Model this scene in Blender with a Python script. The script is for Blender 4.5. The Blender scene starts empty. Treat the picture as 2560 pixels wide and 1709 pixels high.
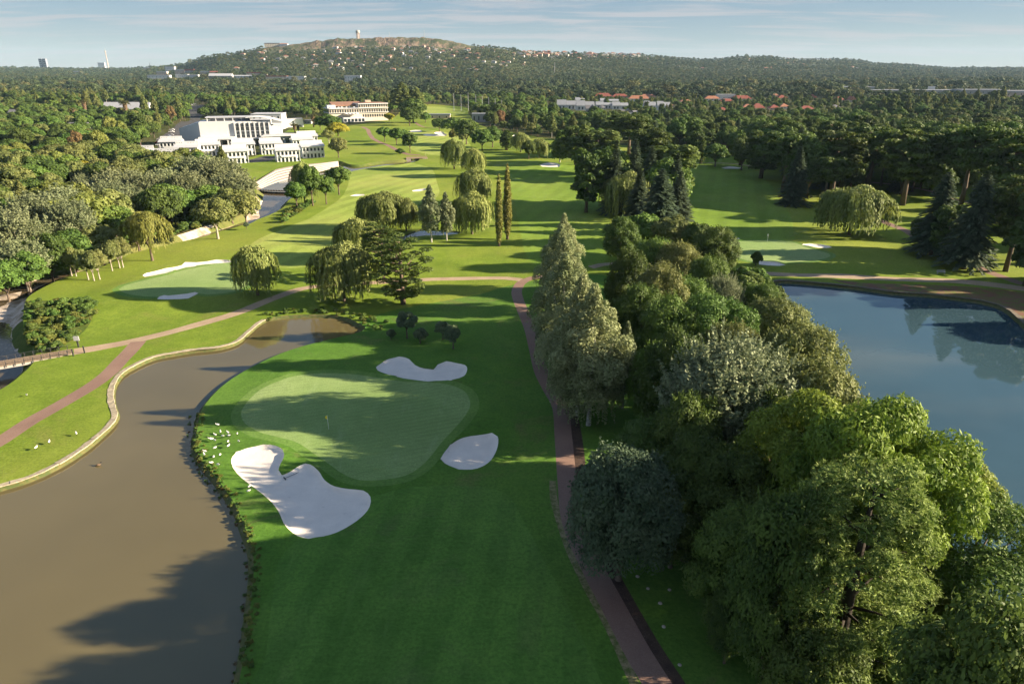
import bpy, math, random
import numpy as np
from mathutils import Vector, Matrix, geometry, noise as mnoise

scene = bpy.context.scene
COL = scene.collection
RNG = np.random.default_rng(7)
random.seed(7)

# ------------------------------------------------------------------ camera
CAM_H = 50.0
FPX = 1707.0
HORIZ = 168.0
TH = math.atan((854.5 - HORIZ) / FPX)
ST, CT = math.sin(TH), math.cos(TH)
cam = bpy.data.objects.new('camera', bpy.data.cameras.new('camera'))
COL.objects.link(cam)
cam.location = (0, 0, CAM_H)
cam.rotation_euler = (math.pi / 2 - TH, 0, 0)
cam.data.sensor_width = 36
cam.data.lens = 36 * FPX / 2560
cam.data.clip_start = 1.0
cam.data.clip_end = 30000
scene.camera = cam

# ------------------------------------------------------------------ light
SUN_EL = math.radians(18.5)
SUN_AZ = Vector((1.0, -0.02, 0)).normalized()
sd = Vector((SUN_AZ.x * math.cos(SUN_EL), SUN_AZ.y * math.cos(SUN_EL), math.sin(SUN_EL)))
sl = bpy.data.lights.new('sun', 'SUN')
sl.energy = 5.0
sl.angle = math.radians(0.5)
sl.color = (1.0, 0.83, 0.60)
sun = bpy.data.objects.new('sun', sl)
COL.objects.link(sun)
sun.rotation_euler = (-sd).to_track_quat('-Z', 'Y').to_euler()

w = bpy.data.worlds.new('World')
scene.world = w
w.use_nodes = True
wn = w.node_tree
wn.nodes.clear()
def wnode(t, **k):
    n = wn.nodes.new(t)
    for a, b in k.items():
        setattr(n, a, b)
    return n
sky = wnode('ShaderNodeTexSky', sky_type='NISHITA')
sky.sun_disc = False
sky.sun_elevation = SUN_EL
sky.sun_rotation = math.atan2(SUN_AZ.x, SUN_AZ.y)
sky.altitude = 1500
sky.air_density = 1.0
sky.dust_density = 0.3
sky.ozone_density = 1.6
tc = wnode('ShaderNodeTexCoord')
sep = wnode('ShaderNodeSeparateXYZ')
wn.links.new(tc.outputs['Generated'], sep.inputs[0])
def wmath(op, a, b=None, c=None):
    n = wnode('ShaderNodeMath', operation=op)
    for i, v in enumerate((a, b, c)):
        if v is None:
            continue
        if isinstance(v, (int, float)):
            n.inputs[i].default_value = v
        else:
            wn.links.new(v, n.inputs[i])
    return n.outputs[0]
zz = wmath('MAXIMUM', sep.outputs[2], 0.0)
zz = wmath('ADD', zz, 0.05)
cx_ = wmath('DIVIDE', sep.outputs[0], zz)
cy_ = wmath('DIVIDE', sep.outputs[1], zz)
comb = wnode('ShaderNodeCombineXYZ')
wn.links.new(wmath('MULTIPLY', cx_, 0.55), comb.inputs[0])
wn.links.new(wmath('MULTIPLY', cy_, 1.5), comb.inputs[1])
n1 = wnode('ShaderNodeTexNoise')
n1.inputs['Scale'].default_value = 0.9
n1.inputs['Detail'].default_value = 9
n1.inputs['Roughness'].default_value = 0.62
n1.inputs['Distortion'].default_value = 0.5
wn.links.new(comb.outputs[0], n1.inputs['Vector'])
n2 = wnode('ShaderNodeTexNoise')
n2.inputs['Scale'].default_value = 0.28
n2.inputs['Detail'].default_value = 3
wn.links.new(comb.outputs[0], n2.inputs['Vector'])
cl = wmath('MULTIPLY', n1.outputs[0], wmath('ADD', n2.outputs[0], 0.5))
mr = wnode('ShaderNodeMapRange')
mr.inputs[1].default_value = 0.455
mr.inputs[2].default_value = 0.60
mr.inputs[4].default_value = 0.62
wn.links.new(cl, mr.inputs[0])
mix = wnode('ShaderNodeMix', data_type='RGBA')
wn.links.new(mr.outputs[0], mix.inputs['Factor'])
ramp = wnode('ShaderNodeValToRGB')
cr_ = ramp.color_ramp
cr_.elements[0].position = 0.0; cr_.elements[0].color = (2.15 / 4, 2.5 / 4, 2.7 / 4, 1)
cr_.elements[1].position = 1.0; cr_.elements[1].color = (0.35 / 4, 0.95 / 4, 2.1 / 4, 1)
for p_, c_ in ((0.05, (1.45, 1.95, 2.45)), (0.12, (0.88, 1.45, 2.25)), (0.4, (0.5, 1.2, 2.3))):
    e_ = cr_.elements.new(p_); e_.color = (c_[0] / 4, c_[1] / 4, c_[2] / 4, 1)
wn.links.new(sep.outputs[2], ramp.inputs[0])
sc_ = wnode('ShaderNodeVectorMath', operation='SCALE'); sc_.inputs['Scale'].default_value = 4.0
wn.links.new(ramp.outputs[0], sc_.inputs[0])
mixs = wnode('ShaderNodeMix', data_type='RGBA')
mixs.inputs['Factor'].default_value = 0.80
wn.links.new(sky.outputs[0], mixs.inputs[6]); wn.links.new(sc_.outputs[0], mixs.inputs[7])
wn.links.new(mixs.outputs[2], mix.inputs[6])
mix.inputs[7].default_value = (3.5, 3.35, 3.4, 1)
bg = wnode('ShaderNodeBackground')
SKY_NODES = (sky, mix, bg)
bg.inputs['Strength'].default_value = 0.050
wn.links.new(mix.outputs[2], bg.inputs[0])
wo = wnode('ShaderNodeOutputWorld')
wn.links.new(bg.outputs[0], wo.inputs[0])
scene.view_settings.view_transform = 'Standard'
scene.view_settings.look = 'None'
scene.view_settings.gamma = 1
scene.view_settings.use_curve_mapping = False
scene.view_settings.exposure = 1.85
scene.cycles.max_bounces = 5
scene.cycles.diffuse_bounces = 2
scene.cycles.glossy_bounces = 3
scene.cycles.transmission_bounces = 3
scene.cycles.transparent_max_bounces = 6
scene.cycles.volume_bounces = 0
scene.cycles.use_denoising = True
scene.cycles.use_adaptive_sampling = True
scene.cycles.adaptive_threshold = 0.02
scene.cycles.caustics_reflective = False
scene.cycles.caustics_refractive = False

# ------------------------------------------------------------------ pixel -> ground
S = 2560 / 2349.0
def P(px, py, z=0.0):
    """world point of height z that the photograph shows at source pixel px, py"""
    dx = (px - 1280.0) / FPX
    v = (py - 854.5) / FPX
    c = ST + v * CT
    t = (CAM_H - z) / max(c, 1e-4)
    return (dx * t, (CT - v * ST) * t)
def proj(X, Y, Z):
    """world -> source pixel"""
    dz = Z - CAM_H
    depth = Y * CT - dz * ST
    up = Y * ST + dz * CT
    depth = np.maximum(depth, 1e-3)
    return 1280 + FPX * X / depth, 854.5 - FPX * up / depth
def Fv(pts):
    return [(x * S, y * S) for x, y in pts]
def crop(pts, ox, oy, sc):
    return [(x / sc + ox, y / sc + oy) for x, y in pts]
def W(pts, z=0.0):
    return [P(x, y, z) for x, y in pts]
def height_at(X, Y, py):
    """height z above (X, Y) seen at pixel row py"""
    v = (py - 854.5) / FPX
    # ray slope dz/dY
    return CAM_H - (ST + v * CT) / (CT - v * ST) * Y

# ------------------------------------------------------------------ node materials
class NT:
    def __init__(s, name):
        s.m = bpy.data.materials.new(name)
        s.m.use_nodes = True
        s.t = s.m.node_tree
        s.b = s.t.nodes['Principled BSDF']
        s.b.inputs['Roughness'].default_value = 0.85
        s.b.inputs['Specular IOR Level'].default_value = 0.25
        s.out = s.t.nodes['Material Output']
    def n(s, t, **k):
        q = s.t.nodes.new(t)
        for a, b in k.items():
            setattr(q, a, b)
        return q
    def l(s, a, b):
        s.t.links.new(a, b)
    def pos(s):
        if not hasattr(s, '_p'):
            s._p = s.n('ShaderNodeNewGeometry').outputs['Position']
        return s._p
    def obj(s):
        return s.n('ShaderNodeTexCoord').outputs['Object']
    def noise(s, scale, detail=4, rough=0.6, vec=None, dist=0.0, stretch=None):
        q = s.n('ShaderNodeTexNoise')
        q.inputs['Scale'].default_value = scale
        q.inputs['Detail'].default_value = detail
        q.inputs['Roughness'].default_value = rough
        q.inputs['Distortion'].default_value = dist
        v = vec if vec is not None else s.pos()
        if stretch:
            mp = s.n('ShaderNodeMapping')
            mp.inputs['Scale'].default_value = stretch[:3]
            if len(stretch) > 3:
                mp.inputs['Rotation'].default_value = (0, 0, stretch[3])
            s.l(v, mp.inputs[0])
            v = mp.outputs[0]
        s.l(v, q.inputs['Vector'])
        return q.outputs[0]
    def rng(s, v, a, b, c=0.0, d=1.0, smooth=False):
        q = s.n('ShaderNodeMapRange')
        if smooth:
            q.interpolation_type = 'SMOOTHSTEP'
        for i, x in enumerate((a, b, c, d)):
            q.inputs[i + 1].default_value = x
        s.l(v, q.inputs[0])
        return q.outputs[0]
    def mix(s, f, a, b, mode='MIX'):
        q = s.n('ShaderNodeMix', data_type='RGBA', blend_type=mode)
        for sock, v in ((q.inputs['Factor'], f), (q.inputs[6], a), (q.inputs[7], b)):
            if isinstance(v, (int, float)):
                sock.default_value = v
            elif isinstance(v, tuple):
                sock.default_value = (*v, 1)
            else:
                s.l(v, sock)
        return q.outputs[2]
    def math(s, op, a, b=None):
        q = s.n('ShaderNodeMath', operation=op)
        for i, v in enumerate((a, b)):
            if v is None:
                continue
            if isinstance(v, (int, float)):
                q.inputs[i].default_value = v
            else:
                s.l(v, q.inputs[i])
        return q.outputs[0]
    def bump(s, h, strength, dist):
        q = s.n('ShaderNodeBump')
        q.inputs['Strength'].default_value = strength
        q.inputs['Distance'].default_value = dist
        s.l(h, q.inputs['Height'])
        s.l(q.outputs[0], s.b.inputs['Normal'])
    def col(s, v):
        if isinstance(v, tuple):
            s.b.inputs['Base Color'].default_value = (*v, 1)
        else:
            s.l(v, s.b.inputs['Base Color'])
        return s

def plain(name, c, rough=0.7, var=0.12, scale=0.8, metal=0.0):
    q = NT(name)
    d = tuple(x * (1 - var * 2) for x in c)
    q.col(q.mix(q.rng(q.noise(scale, 5), 0.3, 0.7), c, d))
    q.b.inputs['Roughness'].default_value = rough
    q.b.inputs['Metallic'].default_value = metal
    return q.m

def grass_mat(name, c1, c2, dry, dry_amt=0.35, stripe=None, fine=1.0):
    q = NT(name)
    big = q.noise(0.035, 4, 0.6)
    mid = q.noise(0.28, 5, 0.62, dist=0.4)
    fin = q.noise(2.6 * fine, 4, 0.7)
    fib = q.noise(1.3, 5, 0.7, stretch=(0.35, 2.2, 1, 0.4))
    c = q.mix(q.rng(mid, 0.34, 0.66), c1, c2)
    c = q.mix(q.rng(big, 0.56, 0.42, 0, 0.5), c, tuple(x * 0.75 for x in c1))
    c = q.mix(q.rng(q.noise(0.012, 3, 0.6), 0.45, 0.62, 0, 0.75), c, (c2[0] * 1.35, c2[1] * 1.08, c2[2] * 1.5))
    c = q.mix(q.math('MULTIPLY', q.rng(q.noise(0.09, 6, 0.68, dist=0.8), 0.55, 0.72), dry_amt), c, dry)
    if stripe:
        ang, width, amt = stripe[:3]
        sx = q.n('ShaderNodeMapping')
        sx.inputs['Rotation'].default_value = (0, 0, ang)
        q.l(q.pos(), sx.inputs[0])
        wv = q.n('ShaderNodeTexWave', wave_type='BANDS', bands_direction='X', wave_profile='SIN')
        wv.inputs['Scale'].default_value = 0.314 / width * 1.0
        wv.inputs['Distortion'].default_value = 0.5
        wv.inputs['Detail'].default_value = 1.0
        wv.inputs['Detail Scale'].default_value = 0.05
        q.l(sx.outputs[0], wv.inputs['Vector'])
        st = q.rng(wv.outputs['Color'], 0.35, 0.65, 0, amt, True)
        st = q.math('MULTIPLY', st, q.rng(q.noise(0.02, 2), 0.35, 0.6, 0.25, 1))
        c = q.mix(st, c, tuple(min(1, x * 1.55) for x in c2))
    c = q.mix(q.rng(fin, 0.35, 0.68, 0.0, 0.62), c, tuple(x * 0.45 for x in c1))
    c = q.mix(q.rng(q.noise(0.75, 5, 0.7, dist=0.6), 0.52, 0.70, 0.0, 0.38), c, tuple(x * 0.62 for x in c1))
    c = q.mix(q.rng(q.noise(0.5, 6, 0.72, stretch=(1.0, .18, 1, 0.1)), 0.56, 0.72, 0.0, 0.30), c, (c2[0] * 1.25, c2[1] * 1.12, c2[2] * 1.7))
    c = q.mix(q.rng(fib, 0.5, 0.8, 0.0, 0.30), c, tuple(min(1, x * 1.35) for x in c2))
    q.col(c)
    q.b.inputs['Roughness'].default_value = 0.95
    q.b.inputs['Specular IOR Level'].default_value = 0.1
    q.bump(q.math('ADD', fin, q.math('MULTIPLY', mid, 0.8)), 0.5, 0.10)
    return q.m

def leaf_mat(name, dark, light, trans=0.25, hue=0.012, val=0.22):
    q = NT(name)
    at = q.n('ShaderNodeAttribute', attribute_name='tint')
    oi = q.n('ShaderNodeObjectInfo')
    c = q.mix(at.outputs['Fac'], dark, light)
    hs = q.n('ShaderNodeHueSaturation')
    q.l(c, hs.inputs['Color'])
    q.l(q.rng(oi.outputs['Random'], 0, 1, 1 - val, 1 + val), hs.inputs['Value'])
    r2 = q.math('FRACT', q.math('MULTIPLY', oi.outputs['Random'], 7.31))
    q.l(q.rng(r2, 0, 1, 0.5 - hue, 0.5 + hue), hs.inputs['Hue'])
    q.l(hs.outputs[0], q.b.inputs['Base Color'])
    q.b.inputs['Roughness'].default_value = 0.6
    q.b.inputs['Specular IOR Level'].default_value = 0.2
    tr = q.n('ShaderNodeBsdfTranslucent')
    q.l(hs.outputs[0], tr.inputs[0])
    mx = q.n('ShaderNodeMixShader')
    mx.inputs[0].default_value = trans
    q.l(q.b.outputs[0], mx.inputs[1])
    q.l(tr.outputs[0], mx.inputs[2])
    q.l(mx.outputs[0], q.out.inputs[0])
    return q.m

def water_mat(name, murk, rough=0.04, wave=0.3, scale=1.6, dist=0.05, ior=1.36):
    q = NT(name)
    c = q.mix(q.rng(q.noise(0.03, 3), 0.35, 0.65), murk, tuple(x * 0.82 for x in murk))
    q.col(c)
    q.b.inputs['Roughness'].default_value = rough
    q.b.inputs['IOR'].default_value = ior
    q.b.inputs['Specular IOR Level'].default_value = 0.5
    n = q.noise(scale, 3, 0.5, stretch=(1, 0.6, 1))
    q.bump(n, wave, dist)
    return q.m

# ------------------------------------------------------------------ object helpers
def tag(o, label=None, cat=None, group=None, kind=None):
    if label: o['label'] = label
    if cat: o['category'] = cat
    if group: o['group'] = group
    if kind: o['kind'] = kind
    return o
def empty(name, loc, rz=0.0, sc=1.0):
    o = bpy.data.objects.new(name, None)
    COL.objects.link(o)
    o.location = loc
    o.rotation_euler = (0, 0, rz)
    o.scale = (sc, sc, sc) if isinstance(sc, (int, float)) else sc
    o.empty_display_size = 0.2
    return o
def mesh_np(name, V, F, mats, mi=None, smooth=False, tint=None):
    """V (n,3) float, F (m,k) int with one k"""
    V = np.asarray(V, dtype=np.float32); F = np.asarray(F, dtype=np.int32)
    me = bpy.data.meshes.new(name)
    me.vertices.add(len(V)); me.vertices.foreach_set('co', V.ravel())
    k = F.shape[1]
    me.loops.add(F.size); me.loops.foreach_set('vertex_index', F.ravel())
    me.polygons.add(len(F))
    me.polygons.foreach_set('loop_start', np.arange(0, F.size, k, dtype=np.int32))
    me.polygons.foreach_set('loop_total', np.full(len(F), k, dtype=np.int32))
    if mi is not None:
        me.polygons.foreach_set('material_index', np.asarray(mi, dtype=np.int32))
    me.polygons.foreach_set('use_smooth', np.full(len(F), smooth, dtype=bool))
    for m in (mats if isinstance(mats, (list, tuple)) else [mats]):
        me.materials.append(m)
    if tint is not None:
        a = me.attributes.new('tint', 'FLOAT', 'FACE')
        a.data.foreach_set('value', np.asarray(tint, dtype=np.float32))
    me.update(calc_edges=True)
    return me
def link(name, me, parent=None, loc=None, rz=0.0):
    o = bpy.data.objects.new(name, me)
    COL.objects.link(o)
    if parent is not None:
        o.parent = parent
    if loc is not None:
        o.location = loc
    o.rotation_euler = (0, 0, rz)
    return o
class MB:
    """collects boxes, prisms, tubes and builds ONE mesh"""
    def __init__(s):
        s.v = []; s.f = []; s.m = []
    def add(s, vs, fs, mi=0):
        o = len(s.v)
        s.v += [tuple(p) for p in vs]
        s.f += [tuple(i + o for i in f) for f in fs]
        s.m += [mi] * len(fs)
        return s
    def box(s, x0, x1, y0, y1, z0, z1, mi=0):
        vs = [(x0, y0, z0), (x1, y0, z0), (x1, y1, z0), (x0, y1, z0), (x0, y0, z1), (x1, y0, z1), (x1, y1, z1), (x0, y1, z1)]
        return s.add(vs, [(0, 3, 2, 1), (4, 5, 6, 7), (0, 1, 5, 4), (1, 2, 6, 5), (2, 3, 7, 6), (3, 0, 4, 7)], mi)
    def prism(s, poly, z0, z1, mi=0):
        """vertical prism over a plan polygon (ccw); z1 may be a list of top heights"""
        n = len(poly)
        zt = z1 if isinstance(z1, (list, tuple)) else [z1] * n
        vs = [(x, y, z0) for x, y in poly] + [(x, y, z) for (x, y), z in zip(poly, zt)]
        fs = [tuple(range(n - 1, -1, -1)), tuple(range(n, 2 * n))]
        fs += [(i, (i + 1) % n, n + (i + 1) % n, n + i) for i in range(n)]
        return s.add(vs, fs, mi)
    def hull(s, sec0, sec1, mi=0):
        """loft between two equal loops"""
        n = len(sec0)
        fs = [tuple(range(n - 1, -1, -1)), tuple(range(n, 2 * n))] + [(i, (i + 1) % n, n + (i + 1) % n, n + i) for i in range(n)]
        return s.add(list(sec0) + list(sec1), fs, mi)
    def gable(s, x0, x1, y0, y1, z0, z1, over=0.0, axis='x', mi=0):
        if axis == 'x':
            ym = (y0 + y1) / 2
            a = [(x0 - over, y0 - over, z0), (x0 - over, y1 + over, z0), (x0 - over, ym, z1)]
            b = [(x1 + over, y0 - over, z0), (x1 + over, y1 + over, z0), (x1 + over, ym, z1)]
        else:
            xm = (x0 + x1) / 2
            a = [(x0 - over, y0 - over, z0), (x1 + over, y0 - over, z0), (xm, y0 - over, z1)]
            b = [(x0 - over, y1 + over, z0), (x1 + over, y1 + over, z0), (xm, y1 + over, z1)]
        return s.hull(a, b, mi)
    def hip(s, x0, x1, y0, y1, z0, z1, over=0.4, mi=0):
        x0 -= over; x1 += over; y0 -= over; y1 += over
        d = min(x1 - x0, y1 - y0) / 2
        if x1 - x0 >= y1 - y0:
            r = [(x0 + d, (y0 + y1) / 2, z1), (x1 - d, (y0 + y1) / 2, z1)]
            return s.add([(x0, y0, z0), (x1, y0, z0), (x1, y1, z0), (x0, y1, z0)] + r,
                         [(0, 1, 5, 4), (1, 2, 5), (2, 3, 4, 5), (3, 0, 4), (3, 2, 1, 0)], mi)
        r = [((x0 + x1) / 2, y0 + d, z1), ((x0 + x1) / 2, y1 - d, z1)]
        return s.add([(x0, y0, z0), (x1, y0, z0), (x1, y1, z0), (x0, y1, z0)] + r,
                     [(0, 1, 4), (1, 2, 5, 4), (2, 3, 5), (3, 0, 4, 5), (3, 2, 1, 0)], mi)
    def tube(s, pts, radii, sides=6, mi=0, cap=True):
        pts = [Vector(p) for p in pts]
        if isinstance(radii, (int, float)):
            radii = [radii] * len(pts)
        rings = []
        ref = Vector((0.31, 0.77, 0.2))
        for i, p in enumerate(pts):
            d = (pts[min(i + 1, len(pts) - 1)] - pts[max(i - 1, 0)]).normalized()
            a = d.cross(ref if abs(d.dot(ref.normalized())) < 0.95 else Vector((1, 0, 0))).normalized()
            b = d.cross(a)
            rings.append([p + (a * math.cos(2 * math.pi * k / sides) + b * math.sin(2 * math.pi * k / sides)) * radii[i] for k in range(sides)])
        vs = [q for r in rings for q in r]
        fs = []
        for i in range(len(pts) - 1):
            for k in range(sides):
                fs.append((i * sides + k, i * sides + (k + 1) % sides, (i + 1) * sides + (k + 1) % sides, (i + 1) * sides + k))
        if cap:
            fs.append(tuple(range(sides - 1, -1, -1)))
            fs.append(tuple(range((len(pts) - 1) * sides, len(pts) * sides)))
        return s.add(vs, fs, mi)
    def mesh(s, name, mats, smooth=False):
        me = bpy.data.meshes.new(name)
        me.from_pydata(s.v, [], s.f)
        for m in (mats if isinstance(mats, (list, tuple)) else [mats]):
            me.materials.append(m)
        me.polygons.foreach_set('material_index', np.array(s.m, dtype=np.int32))
        if smooth:
            me.polygons.foreach_set('use_smooth', np.ones(len(s.f), dtype=bool))
        me.update()
        return me
    def build(s, name, mats, parent=None, loc=None, smooth=False):
        return link(name, s.mesh(name, mats, smooth), parent, loc)
def copy_tree(o, parent=None):
    c = o.copy(); COL.objects.link(c)
    if parent is not None:
        c.parent = parent
    for ch in o.children:
        copy_tree(ch, c)
    return c
# ------------------------------------------------------------------ ground plan
def smooth_poly(pts, step, closed=True):
    pts = [Vector((x, y)) for x, y in pts]
    n = len(pts); out = []
    for i in range(n if closed else n - 1):
        p0 = pts[(i - 1) % n] if closed or i > 0 else pts[0]
        p1 = pts[i]; p2 = pts[(i + 1) % n]
        p3 = pts[(i + 2) % n] if closed or i + 2 < n else pts[-1]
        L = (p2 - p1).length
        st = step(p1) if callable(step) else step
        k = max(1, min(40, int(round(L / st))))
        # centripetal-ish catmull rom
        for j in range(k):
            t = j / k
            q = 0.5 * ((2 * p1) + (p2 - p0) * t + (2 * p0 - 5 * p1 + 4 * p2 - p3) * t * t + (3 * p1 - p0 - 3 * p2 + p3) * t ** 3)
            out.append((q.x, q.y))
    if not closed:
        out.append(tuple(pts[-1]))
    return out
def st_auto(p):
    return max(0.7, 0.011 * math.hypot(p[0], p[1]))
def ribbon(center, w0):
    """polygon of a path from its centre line (world) and width"""
    c = smooth_poly(center, lambda p: max(1.0, 0.016 * math.hypot(p[0], p[1])), closed=False)
    L, R = [], []
    for i, (x, y) in enumerate(c):
        a = Vector(c[max(i - 1, 0)]); b = Vector(c[min(i + 1, len(c) - 1)])
        d = (b - a).normalized()
        wd = w0[0] + (w0[1] - w0[0]) * i / (len(c) - 1) if isinstance(w0, tuple) else w0
        L.append((x - d.y * wd / 2, y + d.x * wd / 2)); R.append((x + d.y * wd / 2, y - d.x * wd / 2))
    return L + R[::-1]
def inside(poly, X, Y):
    px = np.array([p[0] for p in poly]); py = np.array([p[1] for p in poly])
    X = np.asarray(X, float); Y = np.asarray(Y, float)
    res = np.zeros(X.shape, bool)
    bb = (X >= px.min()) & (X <= px.max()) & (Y >= py.min()) & (Y <= py.max())
    xs = X[bb]; ys = Y[bb]; r = np.zeros(xs.shape, bool)
    j = len(px) - 1
    for i in range(len(px)):
        if py[i] != py[j]:
            c = ((py[i] > ys) != (py[j] > ys)) & (xs < (px[j] - px[i]) * (ys - py[i]) / (py[j] - py[i]) + px[i])
            r ^= c
        j = i
    res[bb] = r
    return res
def dist_to(poly, X, Y, lim=1e9):
    """distance to a closed polygon outline"""
    A = np.array(poly); B = np.roll(A, -1, 0)
    X = np.asarray(X, float); Y = np.asarray(Y, float)
    out = np.full(X.shape, lim, float)
    bb = (X > A[:, 0].min() - lim) & (X < A[:, 0].max() + lim) & (Y > A[:, 1].min() - lim) & (Y < A[:, 1].max() + lim)
    xs = X[bb]; ys = Y[bb]; d = np.full(xs.shape, 1e18)
    for a, b in zip(A, B):
        e = b - a; L = e @ e + 1e-12
        t = np.clip(((xs - a[0]) * e[0] + (ys - a[1]) * e[1]) / L, 0, 1)
        d = np.minimum(d, (xs - a[0] - t * e[0]) ** 2 + (ys - a[1] - t * e[1]) ** 2)
    out[bb] = np.minimum(np.sqrt(d), lim)
    return out

C2 = lambda pts: crop(pts, 480, 820, 2.8)
C5 = lambda pts: crop(pts, 0, 440, 3.564)
C3 = lambda pts: crop(pts, 1280, 60, 3.67)
CB = lambda pts: crop(pts, 640, 60, 3.67)
C6 = lambda pts: crop(pts, 640, 440, 3.564)
sp = lambda src, z=0.0: smooth_poly(W(src, z), st_auto)

POND = sp(Fv([(0,1113),(60,1095),(130,1063),(190,1025),(240,982),(262,955),(258,935),(253,915),(256,885),(276,855),(310,835),(350,818),(400,808),(450,800),(500,795),(540,783),(565,762),(588,742),(610,730),(650,724),(700,721),(760,722),(795,728),(820,740),(838,750),(826,761),(790,770),(740,782),(690,795),(640,812),(590,835),(545,860),(510,885),(480,915),(462,942),(453,980),(448,1020),(462,1055),(492,1090),(522,1130),(547,1170),(562,1210),(577,1250),(582,1290),(580,1340),(573,1400),(566,1460),(557,1520),(548,1568),(520,1800),(200,1900),(-250,1700),(-420,1400),(-200,1180)]))
LAKE = sp(Fv([(1757,647),(1790,642),(1860,646),(1960,656),(2050,668),(2130,673),(2200,681),(2260,690),(2310,706),(2352,740),(2420,800),(2600,900),(2900,1100),(3300,1500),(3100,1800),(2600,1850),(2450,1700),(2330,1520),(2200,1360),(2080,1210),(1975,1070),(1900,950),(1845,830),(1795,730),(1765,680)]))
CHAN = sp([(-40,712),(0,702),(70,680),(126,670),(168,662),(213,650),(238,645),(300,630),(348,614),(376,605),(457,584),(511,566),(560,552),(605,535),(628,512),(640,488),(640,474),(629,461),(660,441),(690,423),(712,418),(735,414),(770,410),(803,407),(846,402),(885,412),(960,402),(1000,400),(1040,393),(1046,402),(1000,411),(960,414),(900,424),(865,433),(820,450),(780,468),(745,485),(722,500),(706,520),(672,538),(645,548),(622,560),(589,564),(527,586),(454,604),(348,628),(300,645),(252,668),(196,680),(121,712),(73,740),(62,763),(58,800),(62,835),(84,861),(90,890),(84,905),(60,930),(0,974),(-200,1075),(-420,1100),(-430,800),(-200,745)])
POND2 = sp(crop([(1225,560),(1330,520),(1480,470),(1640,480),(1790,490),(1840,505),(1700,525),(1500,530),(1380,550),(1300,575),(1240,590)], 640, 440, 3.564))

GREEN1 = sp(C2([(345,610),(355,570),(400,510),(480,440),(600,385),(720,345),(900,325),(1130,330),(1300,355),(1500,385),(1750,400),(1870,430),(1930,480),(1945,560),(1900,640),(1830,720),(1740,820),(1680,900),(1600,980),(1500,1040),(1350,1070),(1180,1075),(1060,1030),(960,960),(860,890),(740,810),(600,770),(480,740),(390,690),(355,650)]))
GREEN2 = sp(C5([(1060,1015),(1110,985),(1200,960),(1350,925),(1500,890),(1620,850),(1750,825),(1900,800),(2050,790),(2130,800),(2200,850),(2230,920),(2180,1000),(2080,1040),(1900,1060),(1650,1060),(1450,1085),(1280,1080),(1130,1055)]))
GREEN3 = sp(Fv([(1668,560),(1690,556),(1750,553),(1810,556),(1845,568),(1890,580),(1905,588),(1880,598),(1800,604),(1730,603),(1690,590),(1672,575)]))
B = {}
B['A'] = C2([(275,920),(300,880),(380,845),(500,830),(590,840),(640,870),(645,915),(620,960),(606,1000),(630,1028),(700,1000),(760,965),(830,970),(890,1020),(930,1080),(1000,1125),(1100,1145),(1200,1155),(1250,1195),(1245,1260),(1190,1330),(1110,1390),(1020,1440),(920,1470),(820,1475),(740,1455),(680,1410),(640,1360),(610,1290),(560,1220),(480,1150),(400,1090),(330,1030),(285,970)])
B['B'] = C2([(1287,275),(1320,245),(1370,210),(1450,198),(1520,215),(1560,255),(1630,285),(1690,285),(1720,245),(1780,230),(1850,245),(1910,260),(1927,290),(1905,345),(1830,375),(1700,385),(1560,370),(1440,350),(1360,325),(1300,300)])
B['C'] = C2([(1740,925),(1760,890),(1820,820),(1900,775),(2000,755),(2100,742),(2140,765),(2140,830),(2110,900),(2070,950),(2000,990),(1910,1002),(1830,980),(1770,955)])
B['D'] = C5([(1272,885),(1300,865),(1380,850),(1480,825),(1560,815),(1620,800),(1650,775),(1750,775),(1850,768),(1930,758),(2020,760),(2065,770),(2040,785),(1900,795),(1760,810),(1650,830),(1560,850),(1530,865),(1450,885),(1350,905),(1290,903)])
B['E'] = C5([(1405,1105),(1420,1080),(1500,1072),(1600,1062),(1740,1048),(1770,1058),(1740,1075),(1680,1100),(1600,1105),(1500,1110)])
B['F'] = crop([(300,618),(380,612),(460,615),(540,628),(570,645),(520,653),(440,645),(350,632)], 1920, 440, 3.564)
B['G'] = crop([(-90,770),(0,775),(80,780),(155,805),(100,812),(0,803),(-80,795)], 1920, 440, 3.564)
B['H'] = crop([(1940,572),(1950,563),(2000,562),(2030,570),(2000,580),(1950,582)], 1280, 440, 3.564)
B['I'] = C3([(255,1297),(290,1280),(340,1275),(400,1282),(440,1300),(425,1315),(350,1318),(280,1312)])
B['J'] = C3([(1920,1318),(1990,1312),(2090,1325),(2120,1330),(2040,1338),(1950,1332)])
B['K'] = crop([(195,525),(300,515),(400,518),(430,545),(330,552),(230,550)], 1000, 260, 7.83)
B['L'] = crop([(440,600),(520,585),(660,600),(750,605),(665,570),(700,550),(800,545),(850,560),(870,590),(915,610),(880,638),(700,640),(520,632)], 1000, 260, 7.83)
B['M'] = C6([(835,178),(890,168),(960,168),(972,177),(900,184)])
B['N'] = C6([(1390,138),(1440,128),(1510,120),(1515,133),(1460,146),(1400,145)])
B['O'] = crop([(2200,615),(2260,600),(2310,620),(2330,650),(2260,660)], 1000, 260, 7.83)
BUNK = {k: sp(v) for k, v in B.items()}
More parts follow.
